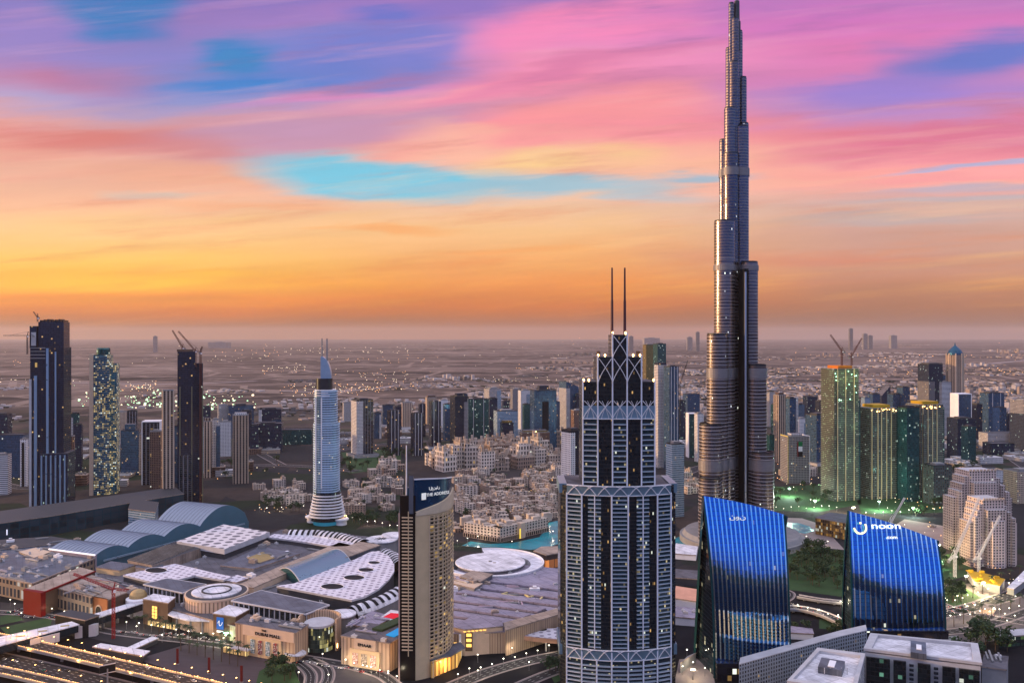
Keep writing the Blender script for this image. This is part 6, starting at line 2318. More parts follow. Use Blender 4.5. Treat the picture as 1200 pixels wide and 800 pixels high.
road('garden_ramp_road', [(905, 712), (935, 712), (962, 718), (985, 728), (1000, 738)], 13, 5, lanes=3, deck=True, kerb=False)
road('garden_ramp_road', [(935, 698), (965, 703), (1000, 706)], 8, 4, deck=True, kerb=False)
road('boulevard', [(1080, 724), (1120, 716), (1160, 705), (1215, 686)], 20, 0, lanes=4)
road('boulevard', [(1080, 742), (1130, 738), (1170, 728), (1215, 712)], 13, 0, lanes=3)
road('boulevard', [(1085, 700), (1125, 716), (1180, 726), (1215, 732)], 14, 0, lanes=3)
road('desert_avenue', [(-20, 562), (40, 572), (110, 560), (200, 548), (330, 545), (420, 552)], 26, 0, lanes=4)
road('desert_avenue', [(330, 545), (300, 528), (280, 512), (240, 500)], 22, 0, lanes=4)
road('desert_avenue', [(380, 530), (450, 520), (560, 514), (660, 512)], 26, 0, lanes=4)
road('desert_avenue', [(790, 560), (830, 545), (900, 535), (980, 532), (1100, 530), (1215, 520)], 30, 0, lanes=4)
road('desert_avenue', [(1120, 500), (1150, 512), (1200, 545), (1240, 570)], 30, 0, lanes=4)
road('far_highway', [(-40, 452), (60, 448), (200, 450), (300, 446)], 60, 0, m='paving', kerb=False)
road('far_highway', [(330, 458), (380, 459), (440, 455), (480, 450), (560, 448)], 55, 0, m='paving', kerb=False)
road('far_highway', [(600, 486), (800, 492), (960, 484), (1230, 482)], 45, 0, kerb=False)
road('far_highway', [(1130, 430), (1180, 424), (1240, 419)], 90, 0, m='paving', kerb=False)


# ------------------------------------------------------------------ metro footbridge
def footbridge():
    z = 15
    for label, px, nm in (('white roofed covered footbridge at the left frame edge', [(-30, 764), (-30, 752), (84, 727.5), (93, 731)], 'covered_footbridge'),
                          ('white roofed covered footbridge between the black junction block and the mall', [(112, 724), (106, 720), (162, 703), (168, 706)], 'covered_footbridge')):
        P = ccw([G(x, y, z) for x, y in px])
        c = centroid(P)
        Q = [(p[0] - c[0], p[1] - c[1]) for p in P]
        t = thing(nm, label, 'footbridge', (c[0], c[1], 0))
        MB().prism(Q, z - .9, z, bottom=True).build('roof', M['roofwhite'], t)
        MB().prism(grow(Q, -.9), z - 8, z - .92, bottom=True).build('glazed_tube', M['glassdark'], t)
        mid = [((Q[0][0] + Q[1][0]) / 2, (Q[0][1] + Q[1][1]) / 2), ((Q[2][0] + Q[3][0]) / 2, (Q[2][1] + Q[3][1]) / 2)]
        for u in (.2, .5, .8):
            x, y = c[0] * 0, 0
            a = centroid(Q[:2]) if True else 0
            b = centroid(Q[2:])
            MB().box(a[0] + (b[0] - a[0]) * u, a[1] + (b[1] - a[1]) * u, 0, 2.4, 2.4, z - 8).build('pier', M['grey'], t)
        if px[0][0] < 0:
            a, b = G(36, 748, z), G(70, 740, z)
            MB().prism([(a[0] - c[0], a[1] - c[1] - 1.2), (b[0] - c[0], b[1] - c[1] - 1.2), (b[0] - c[0], b[1] - c[1]), (a[0] - c[0], a[1] - c[1])], z - 9, z - .5).build('side_panel', M['lightgrey'], t)
            for k in range(3):
                q = G(24 + 26 * k, 745 - 6 * k, z)
                MB().box(q[0] - c[0], q[1] - c[1], z + .02, 8, 3, .4, R(20)).build('roof_hatch', mat('dull_gold', (.35, .28, .12), .5) if 'dull_gold' not in bpy.data.materials else bpy.data.materials['dull_gold'], t)
    t, c, Q = hall('black bridge junction block with a pale lower panel', [(64, 719), (100, 726), (117, 720), (82, 714)], 19, M['black'], M['darkgrey'], name='bridge_junction', cat='bridge block')
    a, b = G(90, 727, 17), G(115, 724, 17)
    MB().prism([(a[0] - c[0], a[1] - c[1] - 4), (b[0] - c[0], b[1] - c[1] - 4), (b[0] - c[0], b[1] - c[1] + 1), (a[0] - c[0], a[1] - c[1] + 1)], 0, 12).build('pale_lower_panel', M['lightgrey'], t)
    hall('long low white shelter roof beside the elevated highway', [(108, 757), (168, 768), (176, 762), (118, 753)], 7, M['darkgrey'], M['roofwhite'], name='shelter_roof', cat='shelter', over=3)
    hall('narrow pale walkway roof crossing the palm plaza', [(140, 762), (148, 764), (186, 747), (178, 745)], 5, M['darkgrey'], M['roofwhite'], name='walkway_roof', cat='shelter', over=1.5)


footbridge()


def gantry():
    p = G(126, 800, 0)
    t = thing('sign_gantry', 'road sign gantry seen from behind over the lower highway', 'road sign', (p[0], p[1], 0))
    MB().box(0, 0, 0, 1.1, 1.1, 13).build('post', M['grey'], t)
    sg = MB().box(0, 0, 9.5, 13, .5, 7, R(35))
    sg.build('sign_board', M['black'], t)
    fr = MB()
    c_, s_ = math.cos(R(35)), math.sin(R(35))
    for z_ in (9.4, 16.6):
        fr.bar((-6.6 * c_, -6.6 * s_, z_), (6.6 * c_, 6.6 * s_, z_), .7)
    fr.build('board_frame', M['lightgrey'], t)


gantry()


# ------------------------------------------------------------------ trees and palms
def leaf_crown(rnd, n, rx, rz, zc, leaf):
    mb = MB()
    lobes = [(rnd.uniform(-.55, .55) * rx, rnd.uniform(-.55, .55) * rx, zc + rnd.uniform(-.5, .5) * rz, rnd.uniform(.42, .66)) for _ in range(6)]
    for _ in range(n):
        lx, ly, lz, lr_ = rnd.choice(lobes)
        d_ = Vector((rnd.gauss(0, 1), rnd.gauss(0, 1), rnd.gauss(0, 1))).normalized() * rnd.uniform(.6, 1.05)
        c = Vector((lx + d_.x * rx * lr_, ly + d_.y * rx * lr_, lz + d_.z * rz * lr_))
        a = Vector((rnd.gauss(0, 1), rnd.gauss(0, 1), rnd.gauss(0, .6))).normalized()
        b = a.cross(Vector((rnd.gauss(0, 1), rnd.gauss(0, 1), rnd.gauss(0, 1)))).normalized()
        s_ = leaf * rnd.uniform(.6, 1.3)
        mb.poly([tuple(c - a * s_), tuple(c - b * s_ * .6), tuple(c + a * s_), tuple(c + b * s_ * .6)])
    return mb


TREES = []
rt = random.Random(3)
for k in range(4):
    t = thing('shade_tree', 'dark green round crowned shade tree among the gardens, lanes and buildings', 'tree', (0, 0, 0), group='shade trees around the towers and roads')
    tr = MB()
    hh = 3.5 + k * .4
    tr.bar((0, 0, 0), (.1, 0, hh), .45, n=6, w2=.28)
    for q in range(4):
        an = q * 1.6 + k
        tr.bar((.1, 0, hh * .8), (1.9 * math.cos(an), 1.9 * math.sin(an), hh + 2.2), .22, n=5, w2=.1)
    tr.build('trunk', M['bark'], t)
    leaf_crown(rt, 150, 4.4 + .3 * k, 3.2, hh + 2.6, .85).build('crown', M['foliage'], t)
    TREES.append(t)
PALMS = []
for k in range(3):
    t = thing('date_palm', 'date palm with drooping fronds along the plazas, roads and old town lanes', 'palm tree', (0, 0, 0), group='palms planted along the plaza and boulevard')
    hh = 8.5 + k
    MB().bar((0, 0, 0), (.3, .1, hh), .42, n=6, w2=.3).build('trunk', M['bark'], t)
    fr = MB()
    for q in range(18):
        an, up = q * 2.4, rt.uniform(.1, 1.1)
        pr, w_ = Vector((.3, .1, hh)), .55
        dr = Vector((math.cos(an), math.sin(an), 0))
        sd = Vector((-dr.y, dr.x, 0))
        for s_ in range(4):
            u = (s_ + 1) / 4
            nx = Vector((.3, .1, hh)) + dr * 4.0 * u * (1 - .2 * up) + Vector((0, 0, 1.9 * up * u - 2.6 * u * u + .8 * u))
            w2 = .6 * (1 - u * .8)
            fr.poly([tuple(pr - sd * w_), tuple(pr + sd * w_), tuple(nx + sd * w2), tuple(nx - sd * w2)])
            pr, w_ = nx, w2
    fr.build('fronds', M['foliage2'], t)
    PALMS.append(t)
used_proto = set()


def plant(protos, x, y, sc, z=0.):
    p = protos[rt.randrange(len(protos))]
    if p.name not in used_proto:
        used_proto.add(p.name)
        p.location, p.scale, p.rotation_euler.z = (x, y, z), (sc,) * 3, rt.uniform(0, 6)
        return p
    return copy_tree(p, (x, y, z), rt.uniform(0, 6.28), (sc, sc, sc * rt.uniform(.85, 1.15)))


def inside(P, x, y):
    r = False
    for a, b in zip(P, P[1:] + P[:1]):
        if (a[1] > y) != (b[1] > y) and x < (b[0] - a[0]) * (y - a[1]) / (b[1] - a[1]) + a[0]:
            r = not r
    return r


def grove(px, n, sc=(1., 1.6)):
    P = [G(x, y) for x, y in px]
    xs_, ys_ = [p[0] for p in P], [p[1] for p in P]
    k = 0
    while k < n:
        x, y = rt.uniform(min(xs_), max(xs_)), rt.uniform(min(ys_), max(ys_))
        if inside(P, x, y):
            plant(TREES, x, y, rt.uniform(*sc))
            k += 1


grove([(922, 643), (955, 642), (990, 655), (992, 694), (922, 686)], 76, (1., 1.8))
grove([(1090, 688), (1128, 688), (1142, 702), (1112, 708)], 12, (1.2, 1.8))
grove([(398, 608), (425, 600), (468, 612), (468, 622), (430, 618)], 18, (1.4, 2.2))
grove([(398, 545), (470, 530), (475, 548), (405, 560)], 14, (1.5, 2.4))
grove([(300, 585), (360, 575), (362, 600), (320, 606)], 12, (1.4, 2.2))
grove([(1130, 745), (1178, 735), (1182, 775), (1120, 775)], 14, (1.6, 2.3))
grove([(302, 800), (306, 786), (324, 776), (342, 780), (350, 800)], 10, (1.1, 1.6))
grove([(905, 575), (1000, 568), (1000, 598), (905, 600)], 14, (1.3, 2.))
grove([(1060, 590), (1115, 588), (1115, 612), (1050, 606)], 12, (1.3, 2.))
grove([(1095, 655), (1135, 645), (1135, 668), (1098, 682)], 8, (1.2, 1.8))
grove([(640, 782), (665, 772), (665, 790), (648, 798)], 6, (1.2, 1.7))
grove([(560, 600), (650, 585), (655, 605), (600, 612)], 10, (1.2, 1.7))
grove([(930, 735), (990, 738), (990, 746), (930, 744)], 7, (1., 1.4))
for x, y in [(212 + 9.5 * i, 762 + 2.6 * i) for i in range(8)] + [(222 + 9.5 * i, 755 + 2.4 * i) for i in range(8)] + [(186 + 8 * i, 744 + 2 * i) for i in range(6)] + \
        [(1118 + 11 * i, 734 - 3.2 * i) for i in range(8)] + [(1140 + 11 * i, 700 - 5 * i) for i in range(6)] + [(160 + 9 * i, 735 + 1.5 * i) for i in range(4)]:
    q = G(x, y)
    plant(PALMS, q[0], q[1], rt.uniform(1.3, 1.7))
for i in range(10):                                # palms lining the highway edge
    q = G(260 + 8 * i, 752 + 2.2 * i)
    plant(PALMS, q[0], q[1], rt.uniform(.8, 1.))
for k, (x, y) in enumerate(((208, 778), (245, 789), (283, 799))):
    q = G(x, y)
    t = thing('banner_pylon', ['leftmost', 'middle', 'rightmost'][k] + ' of three dark red banner pylons standing in the palm plaza', 'banner pylon', (q[0], q[1], 0), group='dark red banner pylons')
    MB().box(0, 0, 0, 2.2, .8, 15).build('banner', mat('dark_red_banner', (.10, .012, .012), .7) if k == 0 else bpy.data.materials['dark_red_banner'], t)
    MB().box(0, 0, 0, 3, 1.6, .8).build('plinth', M['grey'], t)


# ------------------------------------------------------------------ street lamps
def lamp_proto():
    t = thing('street_lamp', 'tall highway lamp with a lit orange head beside the elevated road', 'street lamp', (0, 0, 0), group='highway lamps with orange heads')
    MB().bar((0, 0, 0), (0, 0, 9.4), .28, n=6, w2=.16).build('pole', M['steel'], t)
    ar = MB()
    ar.bar((0, 0, 9.3), (1.8, 0, 9.7), .14)
    ar.build('arm', M['steel'], t)
    MB().box(2.1, 0, 9.45, 1.3, .6, .28).build('lamp_head', M['lampwarm'], t)
    return t


def warm_light(parent, loc, watts, col, r=.4):
    l = bpy.data.lights.new('lamp_glow', 'POINT')
    l.energy, l.color, l.shadow_soft_size = watts, col, r
    o = bpy.data.objects.new('lamp_glow', l)
    COL.objects.link(o)
    o.parent, o.location = parent, loc
    return o


LP = lamp_proto()
first = True
for lr_, z, side_, step, wt in ((hw_lr, 9., 8.2, 1, 1500), (hw_lr, 9., -8.2, 1, 1500), (rmp_lr, 6., 6.2, 2, 1400), (low_lr, .2, 13.5, 3, 1500)):
    for i in range(0, len(lr_), step):
        p, nn = lr_[i]
        q = p + nn * side_
        if not -640 < q.x < -150:
            continue
        a = math.atan2(nn.y, nn.x) + (math.pi if side_ > 0 else 0)
        if first:
            o, first = LP, False
            o.location, o.rotation_euler.z = (q.x, q.y, z), a
        else:
            o = copy_tree(LP, (q.x, q.y, z), a)
        warm_light(o, (2.1, 0, 9.1), wt, (1, .46, .12))
LB = thing('street_lamp', 'slim plaza lamp with a small lit white head by the roads and squares', 'street lamp', (0, 0, 0), group='plaza lamps with white heads')
MB().bar((0, 0, 0), (0, 0, 7.5), .22, n=6, w2=.14).build('pole', M['grey'], LB)
MB().ring(0, 0, [(.25, 7.45), (.7, 7.7), (.5, 8.1)], 8).build('lamp_head', M['lampwhite'], LB)
pl = [(160, 742), (190, 752), (225, 749), (262, 756), (305, 768), (330, 778), (352, 770), (378, 775), (405, 782), (430, 790), (385, 800), (350, 797), (455, 796), (25, 726), (60, 715), (95, 728), (12, 710),
      (560, 776), (600, 768), (560, 795), (640, 762), (620, 785), (925, 712), (960, 722), (985, 712), (915, 700), (1092, 712), (1118, 726), (1142, 716), (1165, 720), (1190, 706), (1180, 735), (1128, 708), (1105, 742),
      (1155, 742), (920, 632), (945, 634), (970, 640), (800, 790), (812, 785), (826, 792), (805, 770), (560, 634), (600, 640), (648, 628), (1010, 640), (1060, 620), (1085, 600), (1040, 600), (950, 590), (930, 575), (965, 575)]
for x0, y0, x1, y1, n in ((1080, 718, 1200, 686, 10), (1085, 735, 1200, 716, 10), (1090, 704, 1195, 730, 9), (905, 708, 1000, 735, 8), (10, 714, 330, 764, 22), (400, 780, 470, 803, 7), (530, 800, 650, 764, 9), (905, 600, 985, 598, 9), (1010, 606, 1110, 600, 10), (530, 640, 650, 612, 10), (400, 610, 470, 622, 8), (300, 600, 360, 596, 7)):
    pl += [(x0 + (x1 - x0) * (k + .5) / n, y0 + (y1 - y0) * (k + .5) / n + rt.uniform(-1.5, 1.5)) for k in range(n)]
for k, (x, y) in enumerate(pl):
    q = G(x, y)
    o = LB if k == 0 else copy_tree(LB, None)
    o.location = (q[0], q[1], 0)
    if k % 3 == 0:
        warm_light(o, (0, 0, 7.2), 2200, (1, .85, .6))


# floodlights of the building sites and pools
def floodlight(x, y, hh, watts, col, label, m='lampgreen'):
    q = G(x, y)
    t = thing('floodlight_mast', label, 'floodlight', (q[0], q[1], 0), group='building site floodlight masts')
    MB().bar((0, 0, 0), (0, 0, hh), .5, n=6, w2=.3).build('mast', M['steel'], t)
    hd = MB()
    for k in (-1, 0, 1):
        hd.box(1.5 * k, -.4, hh, 1.2, .6, .9)
    hd.build('lamp_row', M[m], t)
    warm_light(t, (0, -1.5, hh - .5), watts, col, .6)


GR, YE = (.68, 1, .80), (1, .82, .45)
for x, y, hh, wt, c, lb in ((925, 582, 16, 180000, GR, 'floodlight mast left of the green lit tower, in the park'), (955, 596, 14, 150000, GR, 'floodlight mast by the pale site road below the green lit tower'),
                            (1000, 604, 14, 210000, YE, 'yellow white floodlight mast at the foot of the green lit tower'), (1030, 598, 16, 180000, GR, 'floodlight mast between the lit tower and the yellow topped sites'),
                            (1070, 606, 16, 150000, GR, 'floodlight mast below the yellow topped sites'), (1132, 690, 16, 126000, YE, 'yellow floodlight mast left of the crane base before the apartments'),
                            (1152, 696, 14, 126000, YE, 'floodlight mast over the yellow formwork hall'), (1100, 668, 14, 78000, GR, 'floodlight mast right of the lettered glass tower'),
                            (1100, 650, 14, 78000, YE, 'yellow floodlight mast behind the lettered glass tower'), (812, 796, 9, 6000, YE, 'low floodlight at the foot of the wide sail tower'),
                            (265, 752, 9, 7000, (.3, 1, .75), 'teal floodlight before the main mall front')):
    floodlight(x, y, hh, wt, c, lb, 'lampwhite' if c is YE else 'lampgreen')
q = G(520, 788)
# lamps inside the hotel's porch
cl = bpy.data.lights.new('porch_lamp', 'POINT')
cl.energy, cl.color = 9000, (1, .55, .15)
co_ = bpy.data.objects.new('porch_lamp', cl)
co_.location = (q[0] + 3, q[1] - 5, 10)
COL.objects.link(co_)

# ------------------------------------------------------------------ cars
CARS = []
for nm, c in (('white', (.7, .7, .7)), ('silver', (.35, .36, .38)), ('black', (.02, .02, .022)), ('red', (.35, .02, .02)), ('green', (.02, .2, .1))):
    b = MB()
    def sec(x0, x1, z0, z1, w0, w1, t0=0., t1=0., m=0):
        P = [(x0, -w0), (x1, -w0), (x1, w0), (x0, w0)]
        b.prism(P, z0, z1, m, bottom=True)
    sec(-2.3, 2.3, .3, .85, .9, .9)
    top = [(-1.5, -.72), (.7, -.72), (.7, .72), (-1.5, .72)]
    base = [(-2.0, -.86), (1.3, -.86), (1.3, .86), (-2.0, .86)]
    for k in range(4):
        j = (k + 1) % 4
        b.poly([(*base[k], .85), (*base[j], .85), (*top[j], 1.42), (*top[k], 1.42)], None, 1)
    b.poly([(*p, 1.42) for p in top], None, 0)
    for x in (-1.45, 1.45):
        for y in (-.9, .9):
            b.bar((x, y - .1, .33), (x, y + .1, .33), .46, m=2, n=8)
    for y in (-.62, .62):
        b.box(2.3, y, .55, .12, .36, .2, m=3)
        b.box(-2.3, y, .6, .12, .36, .2, m=4)
    o = b.build('parked_car', [mat('car_paint_' + nm, c, .3, .3, var=.02), M['glassdark'], M['black'], M['lampwhite'], mat('tail_light', (.8, .05, .02), emit=(1, .06, .02), es=4) if nm == 'white' else bpy.data.materials['tail_light']])
    tag(o, nm + ' car on the roads and forecourts around the mall and towers', 'car', 'cars on the roads and forecourts')
    o.name = 'car'
    CARS.append(o)
cu_ = set()


def put_car(x, y, z, a):
    o = CARS[rt.choices(range(5), (6, 4, 5, 1.2, .4))[0]]
    if o.name in cu_:
        o = copy_tree(o)
    else:
        cu_.add(o.name)
    o.location, o.rotation_euler.z = (x, y, z), a


def traffic(lr_, width, lanes, z, dens, xlim):
    for i in range(len(lr_) - 1):
        (p0, n0), (p1, _) = lr_[i], lr_[i + 1]
        L_ = (p1 - p0).length
        d_ = (p1 - p0).normalized()
        for k in range(lanes):
            s_ = rt.uniform(0, 20)
            while s_ < L_:
                if rt.random() < dens:
                    off = -width / 2 + width * (k + .5) / lanes
                    q = p0 + d_ * s_ + n0 * off
                    if xlim[0] < q.x < xlim[1]:
                        put_car(q.x, q.y, z, math.atan2(d_.y, d_.x) + (math.pi if k < lanes / 2 else 0))
                s_ += 16


traffic(hw_lr, 17, 4, 9.02, .14, (-520, -150))
traffic(low_lr, 26, 6, .16, .14, (-560, -150))
for x0, y0, x1, y1, n, dy in ((10, 716, 60, 712, 12, .0), (20, 722, 90, 722, 12, 0), (195, 741, 330, 762, 22, 0), (345, 775, 455, 790, 14, 0), (1095, 722, 1190, 694, 12, 0), (1090, 705, 1185, 728, 9, 0), (925, 714, 990, 732, 5, 0), (140, 742, 200, 745, 9, 0)):
    for k in range(n):
        u = (k + rt.uniform(-.3, .3)) / n
        q = G(x0 + (x1 - x0) * u, y0 + (y1 - y0) * u + rt.uniform(-2, 2))
        a = math.atan2(G(x1, y1)[1] - G(x0, y0)[1], G(x1, y1)[0] - G(x0, y0)[0])
        put_car(q[0], q[1], 5.02 if x0 == 925 else .16, a + rt.choice((0, math.pi)))


# ------------------------------------------------------------------ low sand coloured old-town quarter
FO = [facade('old_town_wall_a', (.50, .39, .31), (.02, .02, .025), 5.2, 4.4, .50, .6, .06, WARM, 1., .1, .2, .85, wobble=0),
      facade('old_town_wall_b', (.62, .52, .44), (.02, .02, .025), 6.2, 4.6, .5, .62, .06, WARM, 1., .1, .2, .85, wobble=0),
      facade('old_town_wall_c', (.34, .24, .185), (.02, .02, .025), 5.0, 4.4, .5, .6, .08, WARM, 1., .1, .2, .85, wobble=0)]
RO = [mat('pale_terrace_roof', (.47, .385, .31), .85, var=.3, scale=.1), mat('pinkish_terrace_roof', (.38, .29, .225), .85, var=.3, scale=.1)]
OT = []
ro_ = random.Random(11)
for k in range(7):
    t = thing('courtyard_block', 'low sand coloured courtyard block with stepped roof terraces in the old town quarter', 'apartment block', (0, 0, 0), group='sand coloured blocks of the old town quarter')
    m_, r_ = FO[k % 3], RO[k % 2]
    w_, d_ = 30 + 4 * (k % 3), 26 + 3 * (k % 2)
    hh = (15, 19, 23, 17, 27, 13, 21)[k]
    b = MB()
    b.box(0, d_ * .34, 0, w_, d_ * .32, hh, top=1)
    b.box(-w_ * .36, -d_ * .16, 0, w_ * .28, d_ * .68, hh - 3.6, top=1)
    b.box(w_ * .36, -d_ * .14, 0, w_ * .28, d_ * .62, hh - 2 + (k % 2) * 3, top=1)
    b.box(0, -d_ * .25, 0, w_ * .44, d_ * .2, hh * .5, top=1)
    b.build('block_walls', [m_, r_], t)
    pp = MB()
    for i in range(7):
        pp.box(-w_ * .45 + w_ * .15 * i, d_ * .19, hh + .01, w_ * .08, .7, 1.5)
    for x, y, s_, z_ in ((-.3, .35, 5, 5), (.12, .38, 7, 3.2), (.36, .3, 4.5, 6.5)):
        pp.box(w_ * x, d_ * y, hh + .02, s_, s_, z_)
    pp.build('stair_towers', RO[(k + 1) % 2], t)
    OT.append(t)
first_ot = set()


def old_block(x, y, sc, a, sz=1.):
    p = OT[ro_.randrange(7)]
    if p.name in first_ot:
        p = copy_tree(p)
    else:
        first_ot.add(p.name)
    p.location, p.rotation_euler.z, p.scale = (x, y, 0), a, (sc, sc, sc * sz)


def quarter(px, pitch, n_max, sc=(.85, 1.2), tall=(.8, 1.2), ang=20, skip=.12):
    P = [G(x, y) for x, y in px]
    xs_, ys_ = [p[0] for p in P], [p[1] for p in P]
    n = 0
    y = min(ys_)
    while y < max(ys_):
        x = min(xs_) + ro_.uniform(0, pitch)
        while x < max(xs_):
            qx, qy = x + ro_.uniform(-6, 6), y + ro_.uniform(-6, 6)
            if inside(P, qx, qy) and ro_.random() > skip and n < n_max:
                old_block(qx, qy, ro_.uniform(*sc), R(ang + ro_.choice((0, 90, 180, 270)) + ro_.uniform(-14, 14)), ro_.uniform(*tall))
                n += 1
            x += pitch * ro_.uniform(.85, 1.15)
        y += pitch * ro_.uniform(.85, 1.1)
    return n


quarter([(534, 628), (552, 631), (600, 629), (640, 612), (652, 598), (652, 572), (600, 586), (540, 600)], 33, 60, (.85, 1.1), (.6, 1.0), skip=.12)
quarter([(532, 598), (600, 584), (656, 568), (656, 546), (590, 552), (532, 560)], 35, 70, (.8, 1.1), (.5, .95), skip=.36)
quarter([(532, 558), (660, 544), (660, 528), (560, 530), (500, 545)], 42, 50, (1., 1.35), (1.3, 2.1), skip=.2)
quarter([(405, 600), (466, 606), (466, 560), (405, 566)], 34, 26, (.75, 1.), (.6, .95), skip=.25)
quarter([(300, 572), (364, 566), (364, 590), (306, 590)], 38, 10, (.8, 1.05), (.7, 1.))
quarter([(436, 562), (468, 556), (468, 545), (440, 550)], 38, 8, (.95, 1.2), (.9, 1.4))
quarter([(795, 585), (818, 580), (818, 556), (797, 560)], 40, 8, (.9, 1.2), (.8, 1.2))
quarter([(905, 566), (970, 560), (970, 552), (905, 556)], 46, 5, (1., 1.2), (.6, .9))


flat('old_town_lanes', [(528, 634), (660, 612), (662, 526), (500, 534), (528, 560)], .03, mat('shade_darkened_lane_paving', (.035, .03, .03), .9, var=.3, scale=.03))  # ground sheet coloured dark to stand for shade in the gaps between blocks
for q_ in ([(534, 626), (650, 600), (652, 545), (534, 560)], [(405, 602), (466, 606), (466, 560), (405, 564)]):
    grove(q_, 22, (.9, 1.5))
q_ = [G(x, y) for x, y in ((534, 626), (650, 600), (652, 545), (534, 560))]
for _ in range(34):
    x, y = rt.uniform(min(a[0] for a in q_), max(a[0] for a in q_)), rt.uniform(min(a[1] for a in q_), max(a[1] for a in q_))
    if inside(q_, x, y):
        plant(PALMS, x, y, rt.uniform(1., 1.5))
LOW = []
for k in range(4):
    t = thing('low_commercial_block', 'low flat roofed commercial block on the plain between the skyline towers', 'low block', (0, 0, 0), group='low blocks between the skyline towers')
    w_, d_, hh = (46, 60, 38, 70)[k], (34, 30, 38, 40)[k], (8, 11, 15, 7)[k]
    MB().box(0, 0, 0, w_, d_, hh, top=1).build('block_walls', [FC[('grey', 'pale', 'brown', 'beige')[k]], M[('roofgrey', 'lightgrey', 'tanroof', 'grey')[k]]], t)
    ru = MB()
    for i in range(9):
        ru.box(ro_.uniform(-.42, .42) * w_, ro_.uniform(-.4, .4) * d_, hh + .01, ro_.uniform(3, 9), ro_.uniform(2, 5), ro_.uniform(1.5, 3.5))
    ru.build('rooftop_units', M['grey'], t)
    LOW.append(t)
lf = set()


def low_blocks(px, n, sc=(.8, 1.4)):
    P = [G(x, y) for x, y in px]
    xs_, ys_ = [p[0] for p in P], [p[1] for p in P]
    k = 0
    while k < n:
        x, y = ro_.uniform(min(xs_), max(xs_)), ro_.uniform(min(ys_), max(ys_))
        if not inside(P, x, y):
            continue
        o = LOW[ro_.randrange(4)]
        if o.name in lf:
            o = copy_tree(o)
        else:
            lf.add(o.name)
        f_ = ro_.uniform(*sc)
        o.location, o.rotation_euler.z, o.scale = (x, y, 0), R(ro_.choice((12, 102)) + ro_.uniform(-6, 6)), (f_, f_, ro_.uniform(.7, 1.5))
        k += 1


low_blocks([(0, 540), (330, 530), (330, 512), (0, 520)], 26)
low_blocks([(78, 574), (200, 566), (300, 558), (300, 548), (78, 556)], 12, (.6, 1.))
low_blocks([(400, 524), (545, 516), (545, 504), (400, 508)], 18, (.7, 1.3))
low_blocks([(800, 535), (960, 528), (1200, 528), (1200, 512), (800, 520)], 30)
low_blocks([(1115, 548), (1200, 545), (1200, 532), (1115, 534)], 8)
low_blocks([(600, 515), (660, 520), (660, 500), (600, 500)], 8)
grove([(240, 545), (330, 538), (330, 556), (250, 562)], 10, (1.3, 2.2))
grove([(60, 575), (100, 570), (100, 560), (60, 562)], 6, (1.3, 2.))
grove([(1115, 545), (1200, 560), (1200, 575), (1120, 560)], 14, (1.3, 2.2))
grove([(440, 530), (500, 524), (500, 532), (445, 540)], 12, (1.3, 2.2))


def lakeside_hotel():
    """the long arcaded block standing in the lake"""
    t = thing('lakeside_arcade_block', 'sand coloured lakeside block with a bright golden gateway and dark arcade at the water', 'hotel')
    a, b, c_ = Vector(G(543, 628)), Vector(G(586, 635)), Vector(G(643, 622))
    o = (a + c_) / 2
    t.location = (o.x, o.y, 0)
    for p, q in ((a, b), (b, c_)):
        d_ = (q - p).normalized()
        nn = Vector((-d_.y, d_.x))
        if nn.y < 0:
            nn = -nn
        L_ = (q - p).length
        ang = math.atan2(d_.y, d_.x)
        m = (p + q) / 2 - o
        MB().box(m.x + nn.x * 10, m.y + nn.y * 10, 0, L_ - 1, 18, 21, ang, top=1).build('hotel_wall', [FO[1], RO[0]], t)
        MB().box(m.x - nn.x * .5, m.y - nn.y * .5, .2, L_ - 3, 4, 6.5, ang, top=1).build('arcade', [facade('arcade_openings', (.40, .30, .23), (.01, .01, .012), 4.2, 7, .6, .75, 0, wobble=0) if 'arcade_openings' not in bpy.data.materials else bpy.data.materials['arcade_openings'], RO[1]], t)
    rf = MB()
    rnd = random.Random(5)
    for k in range(26):
        u = rnd.random()
        q = (a + (b - a) * u if rnd.random() < .45 else b + (c_ - b) * u) - o
        rf.box(q.x, q.y + 14 + rnd.uniform(-3, 18), 14, rnd.uniform(7, 12), rnd.uniform(7, 12), rnd.uniform(8, 14), R(20))
    rf.build('roof_pavilions', RO[0], t)
    g_ = b + (c_ - b) * .42 - o
    MB().box(g_.x, g_.y - 2, .3, 9, 9, 23, math.atan2((c_ - b).y, (c_ - b).x)).build('gateway', M['sand'], t)
    MB().box(g_.x, g_.y - 6.8, .3, 6.4, .8, 15, math.atan2((c_ - b).y, (c_ - b).x)).build('golden_gate', mat('golden_gate_glow', (.9, .6, .1), emit=(1, .72, .08), es=.9), t)


lakeside_hotel()
hall('long sand coloured institute with window rows behind the old town quarter', [(548, 525), (582, 528), (602, 522), (568, 519)], 24, FO[0], RO[1], name='institute_block', cat='hotel')
hall('wedge shaped bronze glass pavilion lit gold from within, by the pool', [(955, 606), (995, 613), (1010, 604), (972, 600)], 26, facade('bronze_wedge_glass', (.16, .09, .05), (.10, .06, .03), 3, 5, .85, .8, 2.2, (1, .5, .1), .5, .4, .15, .5), M['slate'], name='wedge_pavilion', cat='pavilion')


